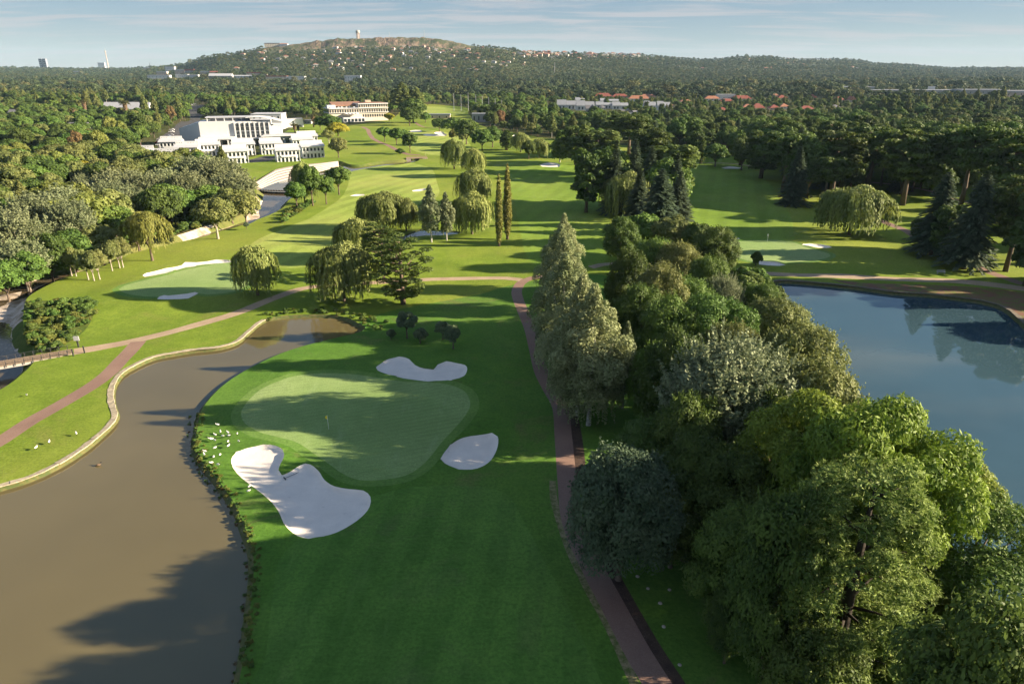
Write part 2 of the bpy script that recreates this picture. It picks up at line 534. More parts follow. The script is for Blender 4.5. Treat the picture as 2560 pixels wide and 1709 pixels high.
BLABEL = {
 'A': 'large white sand bunker shaped like a kidney with a rake in it, between pond and near green',
 'B': 'white sand bunker with a grass notch in its far edge behind the near green',
 'C': 'oval white sand bunker on the right of the near green beside the path',
 'D': 'long thin white bunker along the far edge of the green by the stream',
 'E': 'small white bunker in front of the green by the stream',
 'F': 'flat white bunker right of the green above the lake',
 'G': 'small white bunker next to the round shrub above the lake',
 'H': 'sliver of bunker at the left edge of the green above the lake',
 'I': 'oval pale bunker at the far end of the middle fairway',
 'J': 'pale bunker at the far end of the right fairway',
 'K': 'small pale bunker below the clubhouse, left of the double one',
 'L': 'double pale bunker at the far green below the clubhouse',
 'M': 'tiny white bunker on the striped fairway left of the willows',
 'N': 'tiny white bunker half behind the tall grey green tree',
 'O': 'pale bunker seen between trees behind the far willows'}
FW1 = sp(Fv([(800,392),(850,378),(920,371),(985,385),(1003,420),(1005,450),(960,470),(880,500),(820,540),(790,580),(700,612),(620,610),(560,590),(580,560),(640,530),(720,495),(780,455),(800,420)]))
FW2 = sp(Fv([(1165,372),(1300,372),(1380,378),(1405,430),(1400,500),(1395,560),(1380,604),(1250,612),(1210,590),(1195,540),(1180,460)]))
FW3 = sp(Fv([(1580,378),(1640,376),(1715,384),(1765,420),(1790,460),(1815,500),(1820,540),(1815,552),(1700,556),(1640,560),(1600,520),(1570,450)]))
FW4 = sp(Fv([(945,247),(1000,245),(1060,252),(1062,262),(1000,266),(950,262)]))
FW5 = sp(Fv([(930,300),(1000,300),(1060,315),(1080,340),(1040,358),(960,350),(925,325)]))
PATHS = [
 ('cart_path', 'red brown cart path running up past the near green', ribbon(W(Fv([(1530,1600),(1512,1568),(1455,1475),(1400,1375),(1345,1270),(1312,1190),(1302,1110),(1293,1010),(1285,930),(1262,890),(1240,845),(1228,800),(1215,750),(1196,705),(1185,668),(1195,647),(1218,637),(1250,632)])), 2.55)),
 ('cart_path', 'pale path between the green above the lake and the bare bank', ribbon(W(Fv([(1690,618),(1750,626),(1900,633),(2050,640),(2200,645),(2349,662),(2500,690)])), (3.2, 4.6))),
 ('cart_path', 'brown path climbing to the right under the tall conifers', ribbon(W(Fv([(2349,652),(2290,632),(2230,606),(2170,575),(2110,548),(2075,528),(2040,514),(2010,500)])), 3.0)),
 ('cart_path', 'short pale path visible between the birches and the dark trees', ribbon(W(Fv([(1355,613),(1380,608),(1420,605),(1470,600)])), 2.6)),
 ('cart_path', 'tan path from the footbridge past the green by the stream', ribbon(W(Fv([(170,808),(215,800),(250,793),(300,783),(380,763),(450,742),(540,716),(620,688),(690,664),(740,655),(800,650),(880,646),(990,639),(1060,637),(1112,636),(1160,636),(1195,640)])), (3.2, 2.6))),
 ('cart_path', 'brown path curving down the strip of grass between stream and pond', ribbon(W(Fv([(318,783),(300,803),(278,825),(250,855),(205,888),(140,925),(70,963),(0,1010),(-110,1070)])), 2.9)),
 ('cart_path', 'narrow path curving from the clubhouse down to the small bridge', ribbon(W([(905,318),(918,323),(926,338),(937,349),(967,362),(994,376),(1021,386),(1050,388)]), 3.4)),
 ('cart_path', 'path bending out from behind the clubhouse trees', ribbon(W([(1038,306),(1046,312),(1062,318),(1090,320),(1130,321)]), 2.6)),
 ('cart_path', 'sunlit path crossing the lawn behind the tall conifers', ribbon(W([(2180,455),(2240,462),(2330,478),(2400,500),(2480,520),(2560,535)]), 3.0)),
 ('cart_path', 'tan track at the far end of the right fairway', ribbon(W([(1700,404),(1780,408),(1840,410),(1900,420)]), 2.6)),
]
MULCH = ribbon([(x_ + 1.76, y_ + .5) for x_, y_ in W(Fv([(1530,1600),(1512,1568),(1455,1475),(1400,1375),(1345,1270),(1325,1225)]))], 1.15)
MULCH2 = ribbon(W(Fv([(1333,1130),(1330,1060),(1322,990),(1312,930)])), 1.5)
DRY = ribbon(W(Fv([(1460,1568),(1400,1440),(1345,1340),(1300,1240),(1272,1150),(1268,1100)])), 0.9)
CARPARK = smooth_poly(W([(392,348),(425,328),(450,305),(475,300),(470,270),(505,262),(520,275),(500,300),(560,300),(530,330),(470,380),(410,385)]), 6.0)
DRIVE = smooth_poly(W([(600,404),(640,396),(665,390),(690,392),(672,404),(630,408)]), 3.0)
GOLF = smooth_poly(W(Fv([(-500,2100),(-600,1100),(-250,720),(0,690),(80,640),(200,610),(330,570),(430,545),(560,515),(600,470),(560,420),(500,405),(470,395),(500,368),(600,355),(640,310),(700,285),(760,290),(790,290),(850,280),(905,268),(930,243),(960,238),(1065,246),(1075,262),(1110,290),(1200,308),(1290,322),(1400,330),(1560,345),(1640,352),(1760,372),(1900,385),(2050,365),(2300,372),(2600,385),(3000,420),(3400,700),(3600,2100)])), 8.0)
ISLE = sp(Fv([(55,700),(80,690),(150,690),(205,690),(215,720),(190,760),(150,790),(118,812),(95,808),(72,790),(66,740)]))
BARE = sp(Fv([(1900,640),(2000,650),(2150,654),(2260,660),(2349,672),(2420,700),(2420,780),(2352,738),(2310,704),(2260,688),(2200,679),(2130,671),(2050,666),(1960,654)]))
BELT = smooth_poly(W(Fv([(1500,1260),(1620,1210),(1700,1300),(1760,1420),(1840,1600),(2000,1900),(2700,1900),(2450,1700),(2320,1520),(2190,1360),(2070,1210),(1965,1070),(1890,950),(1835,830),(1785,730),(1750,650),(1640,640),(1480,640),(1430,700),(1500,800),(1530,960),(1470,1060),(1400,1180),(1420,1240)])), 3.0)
LAWN_HOTEL = None
COLLAR1 = None

def grow(poly, d):
    A = np.array(poly); ar = 0.5 * np.sum(A[:, 0] * np.roll(A[:, 1], -1) - np.roll(A[:, 0], -1) * A[:, 1])
    T = np.roll(A, -2, 0) - np.roll(A, 2, 0); T /= np.linalg.norm(T, axis=1)[:, None] + 1e-9
    Q = A + np.stack([T[:, 1], -T[:, 0]], 1) * (d if ar > 0 else -d)
    return [tuple(q) for q in Q]
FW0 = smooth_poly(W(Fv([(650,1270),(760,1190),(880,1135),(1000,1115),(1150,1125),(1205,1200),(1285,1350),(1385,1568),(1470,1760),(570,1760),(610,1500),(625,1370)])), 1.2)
REG = []           # (key, polygon)  later ones win
REG.append(('grass', GOLF))
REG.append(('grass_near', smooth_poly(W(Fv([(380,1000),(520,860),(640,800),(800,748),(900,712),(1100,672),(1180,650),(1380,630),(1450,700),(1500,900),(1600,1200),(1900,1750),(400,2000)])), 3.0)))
REG.append(('mulch', BELT))
REG.append(('dirt', BARE))
REG.append(('weeds', ISLE))
for k, p in (('fairway1', FW1), ('fairway2', FW2), ('fairway3', FW3), ('fairway4', FW4), ('fairway5', FW5)):
    REG.append((k, p))
REG.append(('fairway0', FW0))
for i, g in enumerate((GREEN1, GREEN2, GREEN3)):
    REG.append(('collar%d' % i, grow(g, 1.5)))
    REG.append(('green%d' % i, g))
REG.append(('mulch', MULCH)); REG.append(('mulch', MULCH2)); REG.append(('dry', DRY))
for i, (n, l, p) in enumerate(PATHS):
    REG.append(('path%d' % i, p))
REG.append(('carpark', CARPARK)); REG.append(('drive', DRIVE))
for k, p in BUNK.items():
    REG.append(('bunker' + k, p))
REG.append(('pond', POND)); REG.append(('lake', LAKE)); REG.append(('chan', CHAN)); REG.append(('pond2', POND2))

SANDBARS = [W(q, -1.6) for q in (
 [(0,762),(30,748),(78,733),(66,763),(60,800),(54,824),(25,817),(0,805),(-60,800),(-60,775)],
 [(430,597),(457,585),(511,567),(545,562),(530,578),(460,603)],
 [(628,560),(615,545),(628,522),(640,500),(655,505),(650,530),(660,540)],
 [(0,735),(60,722),(120,700),(150,690),(120,708),(70,735),(10,750),(-40,752)])]

def fbm(X, Y, sc, seed=0.0, oct=3):
    out = np.zeros(len(X))
    amp = 1.0
    for o in range(oct):
        f = sc * 2 ** o
        a = seed + o * 17.3
        out += amp * (np.sin(X * f + 1.7 * np.sin(Y * f * 0.83 + a) + a) * np.cos(Y * f * 1.13 + 1.3 * np.sin(X * f * 0.71 + a * 1.9)))
        amp *= 0.5
    return out / 1.75
def sstep(x, a, b):
    t = np.clip((x - a) / (b - a), 0, 1)
    return t * t * (3 - 2 * t)
WATER_Z = {'pond': -0.55, 'lake': -0.7, 'chan': -1.9, 'pond2': -0.35}
def ground_h(X, Y):
    X = np.asarray(X, float); Y = np.asarray(Y, float)
    near = sstep(Y, 1150, 700)
    h = 0.55 * fbm(X, Y, 0.045, 1.0) + 0.22 * fbm(X, Y, 0.13, 4.0, 2)
    h *= near
    # calm next to the water and on the paths
    calm = np.ones_like(h)
    for poly, lim in ((POND, 9), (LAKE, 9), (CHAN, 7), (POND2, 8)):
        calm = np.minimum(calm, sstep(dist_to(poly, X, Y, lim), 0.5, lim))
    h *= calm
    for g in (GREEN1, GREEN2, GREEN3):
        ins = inside(g, X, Y); d = dist_to(g, X, Y, 10)
        f = np.where(ins, 1.0, 1 - sstep(d, 1, 10))
        h = h * (1 - f) + f * (0.25 + 0.12 * fbm(X, Y, 0.12, 9.0, 1)) * calm
    for k, b in BUNK.items():
        d = dist_to(b, X, Y, 4.0); ins = inside(b, X, Y)
        lip = 0.28 * np.exp(-(d / 1.3) ** 2) * (d < 4)
        h = np.where(ins, h - 0.22 * sstep(d, 0.0, 0.35) - 0.10 * sstep(d, 0.3, 3.5), h + lip * .7)
    for poly, dep, wdt in ((POND, 1.6, 1.7), (LAKE, 1.8, 2.2), (POND2, 1.2, 1.5), (CHAN, 2.25, 3.2)):
        ins = inside(poly, X, Y); d = dist_to(poly, X, Y, 6.0)
        h = np.where(ins, -dep * sstep(d, 0.0, wdt) * 1.0, h)
    ic = inside(CHAN, X, Y)
    h = np.where(ic, h + 0.35 * fbm(X, Y, 0.45, 2.0) * (h < -1.2), h)
    for sbar in SANDBARS:
        i2 = inside(sbar, X, Y) & ic
        d = dist_to(sbar, X, Y, 4.0)
        h = np.where(i2, np.maximum(h, -2.0 + 0.45 * sstep(d, 0, 2.5)), h)
    return h

# grid points
pts = []
y = -70.0
FAR_Y = 1200.0
XL = lambda y: 90 + 1.05 * max(y, 0)
while y < FAR_Y:
    s = max(2.2, 0.017 * abs(y)) if y > 25 else 5.0
    x = -XL(y)
    while x < XL(y):
        pts.append((x + random.uniform(-.3, .3) * s, y + random.uniform(-.3, .3) * s)); x += s
    y += s
EDGE = [(-XL(-75), -75.0), (XL(-75), -75.0), (XL(1200), 1200.0), (-XL(1200), 1200.0)]
FINE = [(POND, (1.4,), 1.0), (LAKE, (1.5,), 1.0), (CHAN, (2.2,), 1.0), (BUNK['A'], (1.1,), 1), (BUNK['B'], (1.1,), 1), (BUNK['C'], (1.1,), 1)]
def offset_ring(poly, d):
    A = np.array(poly); n = len(A)
    area = 0.5 * np.sum(A[:, 0] * np.roll(A[:, 1], -1) - np.roll(A[:, 0], -1) * A[:, 1])
    T = np.roll(A, -1, 0) - np.roll(A, 1, 0)
    T /= np.linalg.norm(T, axis=1)[:, None] + 1e-9
    Nn = np.stack([-T[:, 1], T[:, 0]], 1) * (1 if area > 0 else -1)
    Q = A + Nn * d
    ok = inside(poly, Q[:, 0], Q[:, 1]) & (dist_to(poly, Q[:, 0], Q[:, 1], 20) > d * 0.85)
    return [tuple(q) for q in Q[ok]]
for k, b in BUNK.items():
    pts += offset_ring(b, 0.35) + offset_ring(b, 1.4)
for p_, ds in ((POND, (0.5, 1.0, 1.8)), (LAKE, (0.8, 2.3)), (CHAN, (1.2, 2.4, 3.4)), (POND2, (0.8, 1.6))):
    for d in ds:
        pts += offset_ring(p_, d)
for b in ('A', 'B', 'C'):
    q = np.array(BUNK[b]); x0, y0 = q.min(0); x1, y1 = q.max(0)
    gx, gy = np.meshgrid(np.arange(x0, x1, 1.1), np.arange(y0, y1, 1.1))
    gx = gx.ravel() + RNG.uniform(-.2, .2, gx.size); gy = gy.ravel() + RNG.uniform(-.2, .2, gy.size)
    m = inside(BUNK[b], gx, gy)
    pts += list(zip(gx[m], gy[m]))
verts = []; edges = []
def add_loop(poly):
    o = len(verts)
    verts.extend(poly)
    n = len(poly)
    edges.extend([(o + i, o + (i + 1) % n) for i in range(n)])
add_loop(EDGE)
for k, p in REG:
    # clip to the rectangle
    add_loop([(min(max(x, -XL(1200) + 5), XL(1200) - 5), min(max(y, -73.0), 1195.0)) for x, y in p])
nb = len(verts)
verts += pts
cdt = geometry.delaunay_2d_cdt([Vector(v) for v in verts], edges, [], 0, 0.02)
GV = np.array([tuple(v) for v in cdt[0]]); GF = np.array([f for f in cdt[2] if len(f) == 3])
cen = GV[GF].mean(1)
e1 = GV[GF[:, 1]] - GV[GF[:, 0]]; e2 = GV[GF[:, 2]] - GV[GF[:, 0]]
flip = (e1[:, 0] * e2[:, 1] - e1[:, 1] * e2[:, 0]) < 0
GF[flip] = GF[flip][:, ::-1]
reg = np.zeros(len(GF), int)
for i, (k, p) in enumerate(REG):
    reg[inside(p, cen[:, 0], cen[:, 1])] = i + 1
GZ = ground_h(GV[:, 0], GV[:, 1])
# far edge flat
GZ *= 1.0
G3 = np.column_stack([GV, GZ])
from mathutils.kdtree import KDTree
KD = KDTree(len(G3))
for i_, (a_, b_) in enumerate(GV):
    KD.insert((a_, b_, 0), i_)
KD.balance()
def gz(X, Y):
    s_ = [(d + .05, G3[i, 2]) for _c, i, d in KD.find_n((X, Y, 0), 3)]
    return float(sum(z / d for d, z in s_) / sum(1 / d for d, z in s_))

M = {}
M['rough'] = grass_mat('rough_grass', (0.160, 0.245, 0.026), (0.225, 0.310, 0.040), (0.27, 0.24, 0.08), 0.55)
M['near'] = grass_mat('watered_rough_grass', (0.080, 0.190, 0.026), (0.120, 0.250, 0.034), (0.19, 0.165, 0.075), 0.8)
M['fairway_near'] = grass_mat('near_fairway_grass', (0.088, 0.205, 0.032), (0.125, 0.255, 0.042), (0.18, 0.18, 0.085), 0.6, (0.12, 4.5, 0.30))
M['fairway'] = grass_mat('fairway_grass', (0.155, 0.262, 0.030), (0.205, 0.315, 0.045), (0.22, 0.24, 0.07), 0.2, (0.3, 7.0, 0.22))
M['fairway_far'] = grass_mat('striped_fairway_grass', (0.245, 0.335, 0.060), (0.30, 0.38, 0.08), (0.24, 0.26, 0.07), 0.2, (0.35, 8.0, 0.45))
M['fringe'] = grass_mat('fringe_grass', (0.125, 0.25, 0.05), (0.17, 0.30, 0.06), (0.24, 0.26, 0.09), 0.15)
M['green'] = grass_mat('putting_green_grass', (0.225, 0.345, 0.11), (0.265, 0.38, 0.13), (0.26, 0.30, 0.13), 0.15, (1.2, 1.1, 0.22), 1.6)
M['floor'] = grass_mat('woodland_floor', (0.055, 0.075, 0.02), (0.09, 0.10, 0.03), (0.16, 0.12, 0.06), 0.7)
M['weeds'] = grass_mat('weedy_bank', (0.07, 0.12, 0.02), (0.16, 0.19, 0.05), (0.30, 0.22, 0.10), 0.9)
q = NT('white_sand')
c = q.mix(q.rng(q.noise(0.5, 5, 0.6), 0.35, 0.7), (0.82, 0.75, 0.67), (0.73, 0.67, 0.60))
c = q.mix(q.rng(q.noise(1.1, 5, 0.75, dist=1.0), 0.62, 0.70, 0, 0.5), c, (0.36, 0.32, 0.29))
q.col(q.mix(q.rng(q.noise(9, 3, 0.6), 0.55, 0.8, 0, 0.4), c, (0.55, 0.5, 0.45)))
q.bump(q.noise(2.2, 5, 0.7, dist=0.8), 0.45, 0.07)
M['sand'] = q.m
q = NT('path_surface')
c = q.mix(q.rng(q.noise(0.12, 5), 0.35, 0.65), (0.20, 0.120, 0.095), (0.255, 0.165, 0.125))
c = q.mix(q.rng(q.noise(0.6, 5, 0.7, stretch=(1, 0.25, 1)), 0.55, 0.75, 0, 0.6), c, (0.14, 0.085, 0.07))
q.col(q.mix(q.rng(q.noise(8, 3), 0.4, 0.7, 0, 0.35), c, (0.36, 0.26, 0.21)))
M['path'] = q.m
q = NT('pale_path_surface')
c = q.mix(q.rng(q.noise(0.2, 5), 0.35, 0.65), (0.42, 0.32, 0.22), (0.33, 0.24, 0.17))
q.col(q.mix(q.rng(q.noise(2.5, 4), 0.5, 0.7, 0, 0.5), c, (0.25, 0.19, 0.12)))
M['path_pale'] = q.m
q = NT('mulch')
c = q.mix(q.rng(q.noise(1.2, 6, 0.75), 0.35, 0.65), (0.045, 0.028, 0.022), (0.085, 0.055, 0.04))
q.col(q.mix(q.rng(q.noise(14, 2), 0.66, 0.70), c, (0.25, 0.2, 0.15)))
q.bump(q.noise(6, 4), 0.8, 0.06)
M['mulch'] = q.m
q = NT('bare_earth')
c = q.mix(q.rng(q.noise(0.4, 6, 0.7), 0.45, 0.58), (0.17, 0.085, 0.055), (0.12, 0.14, 0.03))
q.col(c); q.bump(q.noise(4, 4), 0.6, 0.06)
M['dirt'] = q.m
q = NT('dry_verge')
c = q.mix(q.rng(q.noise(1.5, 6, 0.75), 0.4, 0.6), (0.10, 0.13, 0.03), (0.30, 0.24, 0.13))
q.col(c); M['dry'] = q.m
q = NT('asphalt')
q.col(q.mix(q.rng(q.noise(0.3, 5), 0.3, 0.7), (0.06, 0.06, 0.065), (0.09, 0.088, 0.085))); M['asphalt'] = q.m
q = NT('river_bed')
c = q.mix(q.rng(q.noise(0.25, 6, 0.7), 0.42, 0.6), (0.60, 0.52, 0.44), (0.30, 0.23, 0.16))
q.col(q.mix(q.rng(q.noise(3, 4, 0.7), 0.5, 0.7, 0, 0.6), c, (0.18, 0.14, 0.10)))
q.bump(q.noise(2, 5, 0.7), 0.7, 0.2); M['bed'] = q.m
q = NT('pond_bank')
q.col(q.mix(q.rng(q.noise(1.5, 5), 0.4, 0.6), (0.07, 0.095, 0.03), (0.13, 0.12, 0.045))); M['bank'] = q.m
M['murk'] = water_mat('muddy_pond_water', (0.138, 0.114, 0.052), 0.03, 0.12, 1.9, 0.03, 1.6)
M['lakew'] = water_mat('sky_tinted_lake_water', (0.045, 0.088, 0.112), 0.02, 0.08, 1.6, 0.03, 1.62)  # blue in the base colour stands in for part of the sky reflection
M['riverw'] = water_mat('river_water', (0.11, 0.085, 0.05), 0.08, 0.35, 1.2, 0.08)

def region_mesh(sel, name, mat, label=None, kind='structure', cat=None, group=None):
    f = GF[sel]
    if len(f) == 0:
        return None
    u, inv = np.unique(f, return_inverse=True)
    me = mesh_np(name, G3[u], inv.reshape(f.shape), mat, smooth=True)
    o = link(name, me)
    tag(o, label, cat, group, kind)
    return o
idx = {}
for i, (k, p) in enumerate(REG):
    idx.setdefault(k, []).append(i + 1)
def selr(*keys):
    return np.isin(reg, [i for k in keys for i in idx.get(k, [])])
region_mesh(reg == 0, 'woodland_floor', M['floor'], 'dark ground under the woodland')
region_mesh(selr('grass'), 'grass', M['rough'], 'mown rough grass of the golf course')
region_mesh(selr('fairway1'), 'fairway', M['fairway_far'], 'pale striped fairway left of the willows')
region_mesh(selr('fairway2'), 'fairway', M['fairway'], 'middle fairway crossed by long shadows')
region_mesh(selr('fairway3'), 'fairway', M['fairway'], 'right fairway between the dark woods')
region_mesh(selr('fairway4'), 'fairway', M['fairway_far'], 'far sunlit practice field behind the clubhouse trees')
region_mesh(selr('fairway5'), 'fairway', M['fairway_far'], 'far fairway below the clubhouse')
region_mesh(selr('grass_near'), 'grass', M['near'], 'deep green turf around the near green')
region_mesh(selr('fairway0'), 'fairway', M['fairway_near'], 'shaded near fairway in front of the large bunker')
for i in range(3):
    region_mesh(selr('collar%d' % i), 'green_fringe', M['fringe'], ['mown fringe around the near green', 'mown fringe around the green by the stream', 'mown fringe around the green above the lake'][i])
region_mesh(selr('green0'), 'putting_green', M['green'], 'large near putting green with the yellow flag')
region_mesh(selr('green1'), 'putting_green', M['green'], 'putting green by the stream on the left')
region_mesh(selr('green2'), 'putting_green', M['green'], 'putting green above the blue lake')
region_mesh(selr('weeds'), 'stream_bank', M['weeds'], 'weedy sloping bank beside the stream')
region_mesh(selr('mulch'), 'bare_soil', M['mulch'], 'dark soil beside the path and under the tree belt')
region_mesh(selr('dry'), 'dry_grass', M['dry'], 'strip of dry grass left of the cart path')
region_mesh(selr('dirt'), 'bare_bank', M['dirt'], 'bare reddish bank above the blue lake')
region_mesh(selr('carpark'), 'car_park', M['asphalt'], 'asphalt car park behind the white hotel')
region_mesh(selr('drive'), 'driveway', M['asphalt'], 'grey driveway between the white villas')
for i, (n, l, p) in enumerate(PATHS):
    region_mesh(selr('path%d' % i), n, M['path_pale'] if i in (1, 3, 4, 8, 9) else M['path'], l)
for k in BUNK:
    region_mesh(selr('bunker' + k), 'sand_bunker', M['sand'], BLABEL[k])
region_mesh(selr('pond', 'pond2'), 'pond_bed', M['bank'], 'muddy bed and edge of the ponds')
region_mesh(selr('lake'), 'lake_bed', M['bank'], 'bed and edge of the blue lake')
cz_ = G3[GF][:, :, 2].mean(1)
insb = np.zeros(len(GF), bool)
for sb_ in SANDBARS: insb |= inside(sb_, cen[:, 0], cen[:, 1])
low_ = (cz_ <= -1.75) | insb
region_mesh(selr('chan') & low_, 'stream_bed', M['bed'], 'sandy bed of the stream')
region_mesh(selr('chan') & ~low_, 'stream_bank', M['weeds'], 'grassy sides of the stream channel')

def sheet(name, poly, z, mat, label):
    A = poly
    vs = [Vector(p) for p in A]
    r = geometry.delaunay_2d_cdt(vs, [], [list(range(len(vs)))], 1, 0.01)
    me = bpy.data.meshes.new(name)
    me.from_pydata([(v[0], v[1], z) for v in r[0]], [], [tuple(f) for f in r[2]])
    me.materials.append(mat)
    o = link(name, me)
    tag(o, label, None, None, 'structure')
    bmn = me.polygons[0].normal.z if len(me.polygons) else 1
    if bmn < 0:
        me.flip_normals()
    return o
sheet('pond_water', POND, WATER_Z['pond'], M['murk'], 'brown muddy water of the near pond')
sheet('lake_water', LAKE, WATER_Z['lake'], M['lakew'], 'blue reflecting water of the right lake')
sheet('stream_water', CHAN, WATER_Z['chan'], M['riverw'], 'shallow water of the stream on the left')
sheet('pond_water', POND2, WATER_Z['pond2'], M['lakew'], 'small pond glinting behind the willows')

# ------------------------------------------------------------------ far land and hills
SKY = Fv([(-600,152),(0,154),(100,155),(200,157),(300,155),(380,151),(430,145),(465,131),(500,124),(540,121),(575,114),(600,107),(660,99),(720,93),(780,86),(850,84),(920,83),(1000,84),(1040,92),(1080,101),(1150,107),(1200,117),(1280,120),(1350,121),(1450,123),(1530,130),(1600,136),(1640,135),(1680,130),(1740,128),(1830,135),(1930,134),(1960,136),(2000,143),(2080,147),(2140,152),(2200,155),(2400,154),(3200,152)])
_sx = np.array([p[0] for p in SKY]); _sy = np.array([p[1] for p in SKY])
_dx = np.array([-2000, 300, 470, 560, 1250, 1400, 1650, 1900, 2300, 5000.]); _dd = np.array([5200, 5200, 3600, 3000, 3000, 3500, 4300, 4600, 5600, 6000.])
def hill_h(X, Y):
    X = np.asarray(X, float); Y = np.asarray(Y, float)
    px = 1280 + FPX * (X / np.maximum(Y, 1)) / CT * (1 - 0.0)
    py = np.interp(px, _sx, _sy)
    D = np.interp(px, _dx, _dd)
    v = (py - 854.5) / FPX
    zr = CAM_H - (ST + v * CT) / (CT - v * ST) * D - 7.0
    Y0 = np.interp(px, [-500, 400, 600, 1250, 1700, 2400], [1700, 1700, 1750, 1750, 2000, 2600])
    t = np.clip((Y - Y0) / (D - Y0), 0, 1)
    cl = np.interp(px, [640, 800, 1130, 1190], [0, 1, 1, 0])
    soft = t ** 1.25 * (1.0 - 0.15 * t) / 0.85
    cliff = 0.80 * (t / 0.93).clip(0, 1) ** 1.15 + 0.20 * sstep(t, 0.945, 0.985)
    prof = soft * (1 - cl) + cliff * cl
    z = np.maximum(zr, 0) * prof
    z = np.where(Y > D, np.maximum(zr, 0) * (1 - 0.35 * sstep(Y, D, D + 1800)), z)
    z += 5.0 * fbm(X, Y, 0.0042, 3.0, 3) * sstep(t, 0.05, 0.4) * (1 - sstep(t, 0.8, 1.0) * 0.8)
    rock = cl * sstep(t, 0.90, 0.94) * (1 - sstep(t, 0.99, 1.03))
    return z, t, rock, px
rows = [FAR_Y]
while rows[-1] < 12000:
    r_ = rows[-1]
    rows.append(r_ + (14 if 2700 < r_ < 3050 else 22 if r_ < 3600 else 60 if r_ < 6500 else 300))
rows = np.array(rows)
az = np.concatenate([np.linspace(-1.6, -0.85, 30)[:-1], np.linspace(-0.85, 0.85, 420), np.linspace(0.85, 1.6, 30)[1:]])
YY, AA = np.meshgrid(rows, az, indexing='ij')
XX = AA * YY
hz, ht, hrock, hpx = hill_h(XX.ravel(), YY.ravel())
nr, nc = YY.shape
ii = np.arange(nr * nc).reshape(nr, nc)
HF = np.stack([ii[:-1, :-1].ravel(), ii[:-1, 1:].ravel(), ii[1:, 1:].ravel(), ii[1:, :-1].ravel()], 1)
q = NT('hill_ground')
rk = q.n('ShaderNodeAttribute', attribute_name='rock')
dr = q.n('ShaderNodeAttribute', attribute_name='dry')
c = q.mix(q.rng(q.noise(0.012, 6), 0.4, 0.6), (0.055, 0.075, 0.025), (0.085, 0.095, 0.035))
c = q.mix(dr.outputs['Fac'], c, q.mix(q.rng(q.noise(0.02, 6, 0.7), 0.4, 0.6), (0.12, 0.11, 0.05), (0.06, 0.07, 0.03)))
rc0 = q.mix(q.rng(q.noise(0.04, 7, 0.75, stretch=(2.2, 1, 0.6)), 0.42, 0.58), (0.30, 0.215, 0.15), (0.065, 0.055, 0.04))
rc = q.mix(q.rng(q.noise(0.018, 6, 0.7), 0.46, 0.56), rc0, (0.06, 0.075, 0.03))
c = q.mix(rk.outputs['Fac'], c, rc)
q.col(c)
q.bump(q.noise(0.06, 6, 0.75, stretch=(2.5, 1, 0.7)), 0.9, 6.0)
HV = np.column_stack([XX.ravel(), YY.ravel(), hz])
HV[:, 2] += hrock * 7.0 * fbm(HV[:, 0], HV[:, 1] * .4, 0.075, 5.0, 4)
me = mesh_np('hills', HV, HF, q.m, smooth=True)
a = me.attributes.new('rock', 'FLOAT', 'POINT'); a.data.foreach_set('value', hrock.astype(np.float32))
dryv = np.interp(hpx, [600, 700, 1150, 1220, 1340, 1480, 1620, 1680, 1900, 2120, 2160], [0, .9, .9, 0, .3, .9, .5, .1, .5, .5, 0]) * sstep(ht, 0.72, 0.92) * (0.5 + 0.5 * sstep(fbm(HV[:, 0], HV[:, 1], 0.008, 8, 3), -0.3, 0.4))
dryv = np.maximum(dryv, sstep(ht, 0.985, 1.0) * np.interp(hpx, [600, 700, 1150, 1220], [0, 1, 1, 0]))
a = me.attributes.new('dry', 'FLOAT', 'POINT'); a.data.foreach_set('value', dryv.astype(np.float32))
tag(link('hills', me), 'long wooded hills with a rocky cliff along the crest', None, None, 'structure')
def surf_z(X, Y):
    if Y < FAR_Y:
        return gz(X, Y)
    return float(hill_h([X], [Y])[0][0])
def hit(px, py, lo=1200.0, hi=6500.0):
    """where the ray through a pixel meets the far land"""
    v = (py - 854.5) / FPX; dx = (px - 1280) / FPX
    ks = (CT - v * ST)
    Ys = np.linspace(lo, hi, 2600)
    t = Ys / ks
    Xs = dx * t; Zs = CAM_H - (ST + v * CT) * t
    hh = hill_h(Xs, Ys)[0]
    b = np.nonzero(hh >= Zs)[0]
    i = b[0] if len(b) else len(Ys) - 1
    return float(Xs[i]), float(Ys[i]), float(hh[i])
# ------------------------------------------------------------------ trees
def unit(v):
    return v / (np.linalg.norm(v, axis=-1, keepdims=True) + 1e-9)
def rnd_dir(n, r=RNG):
    return unit(r.normal(size=(n, 3)))
class Leaves:
    def __init__(s):
        s.P = []; s.T = []; s.Bv = []; s.t = []
    def add(s, P_, N_, size, asp=1.0, tint=None, T=None, jit=0.6):
        n = len(P_)
        N_ = unit(N_ + rnd_dir(n) * jit)
        if T is None:
            T = np.cross(N_, rnd_dir(n))
        else:
            T = T - N_ * np.sum(T * N_, 1, keepdims=True)
        T = unit(T)
        Bv = np.cross(N_, T)
        sz = size * RNG.uniform(0.5, 1.5, (n, 1))
        s.P.append(P_); s.T.append(T * sz * asp); s.Bv.append(Bv * sz * 0.62)
        s.t.append(np.full(n, 0.5) if tint is None else np.asarray(tint))
    def mesh(s, name, mat):
        P_ = np.concatenate(s.P); T = np.concatenate(s.T); Bv = np.concatenate(s.Bv); t = np.concatenate(s.t)
        V = np.stack([P_ - T, P_ - Bv, P_ + T, P_ + Bv], 1).reshape(-1, 3)
        F = np.arange(len(V)).reshape(-1, 4)
        return mesh_np(name, V, F, mat, tint=np.clip(t, 0, 1))
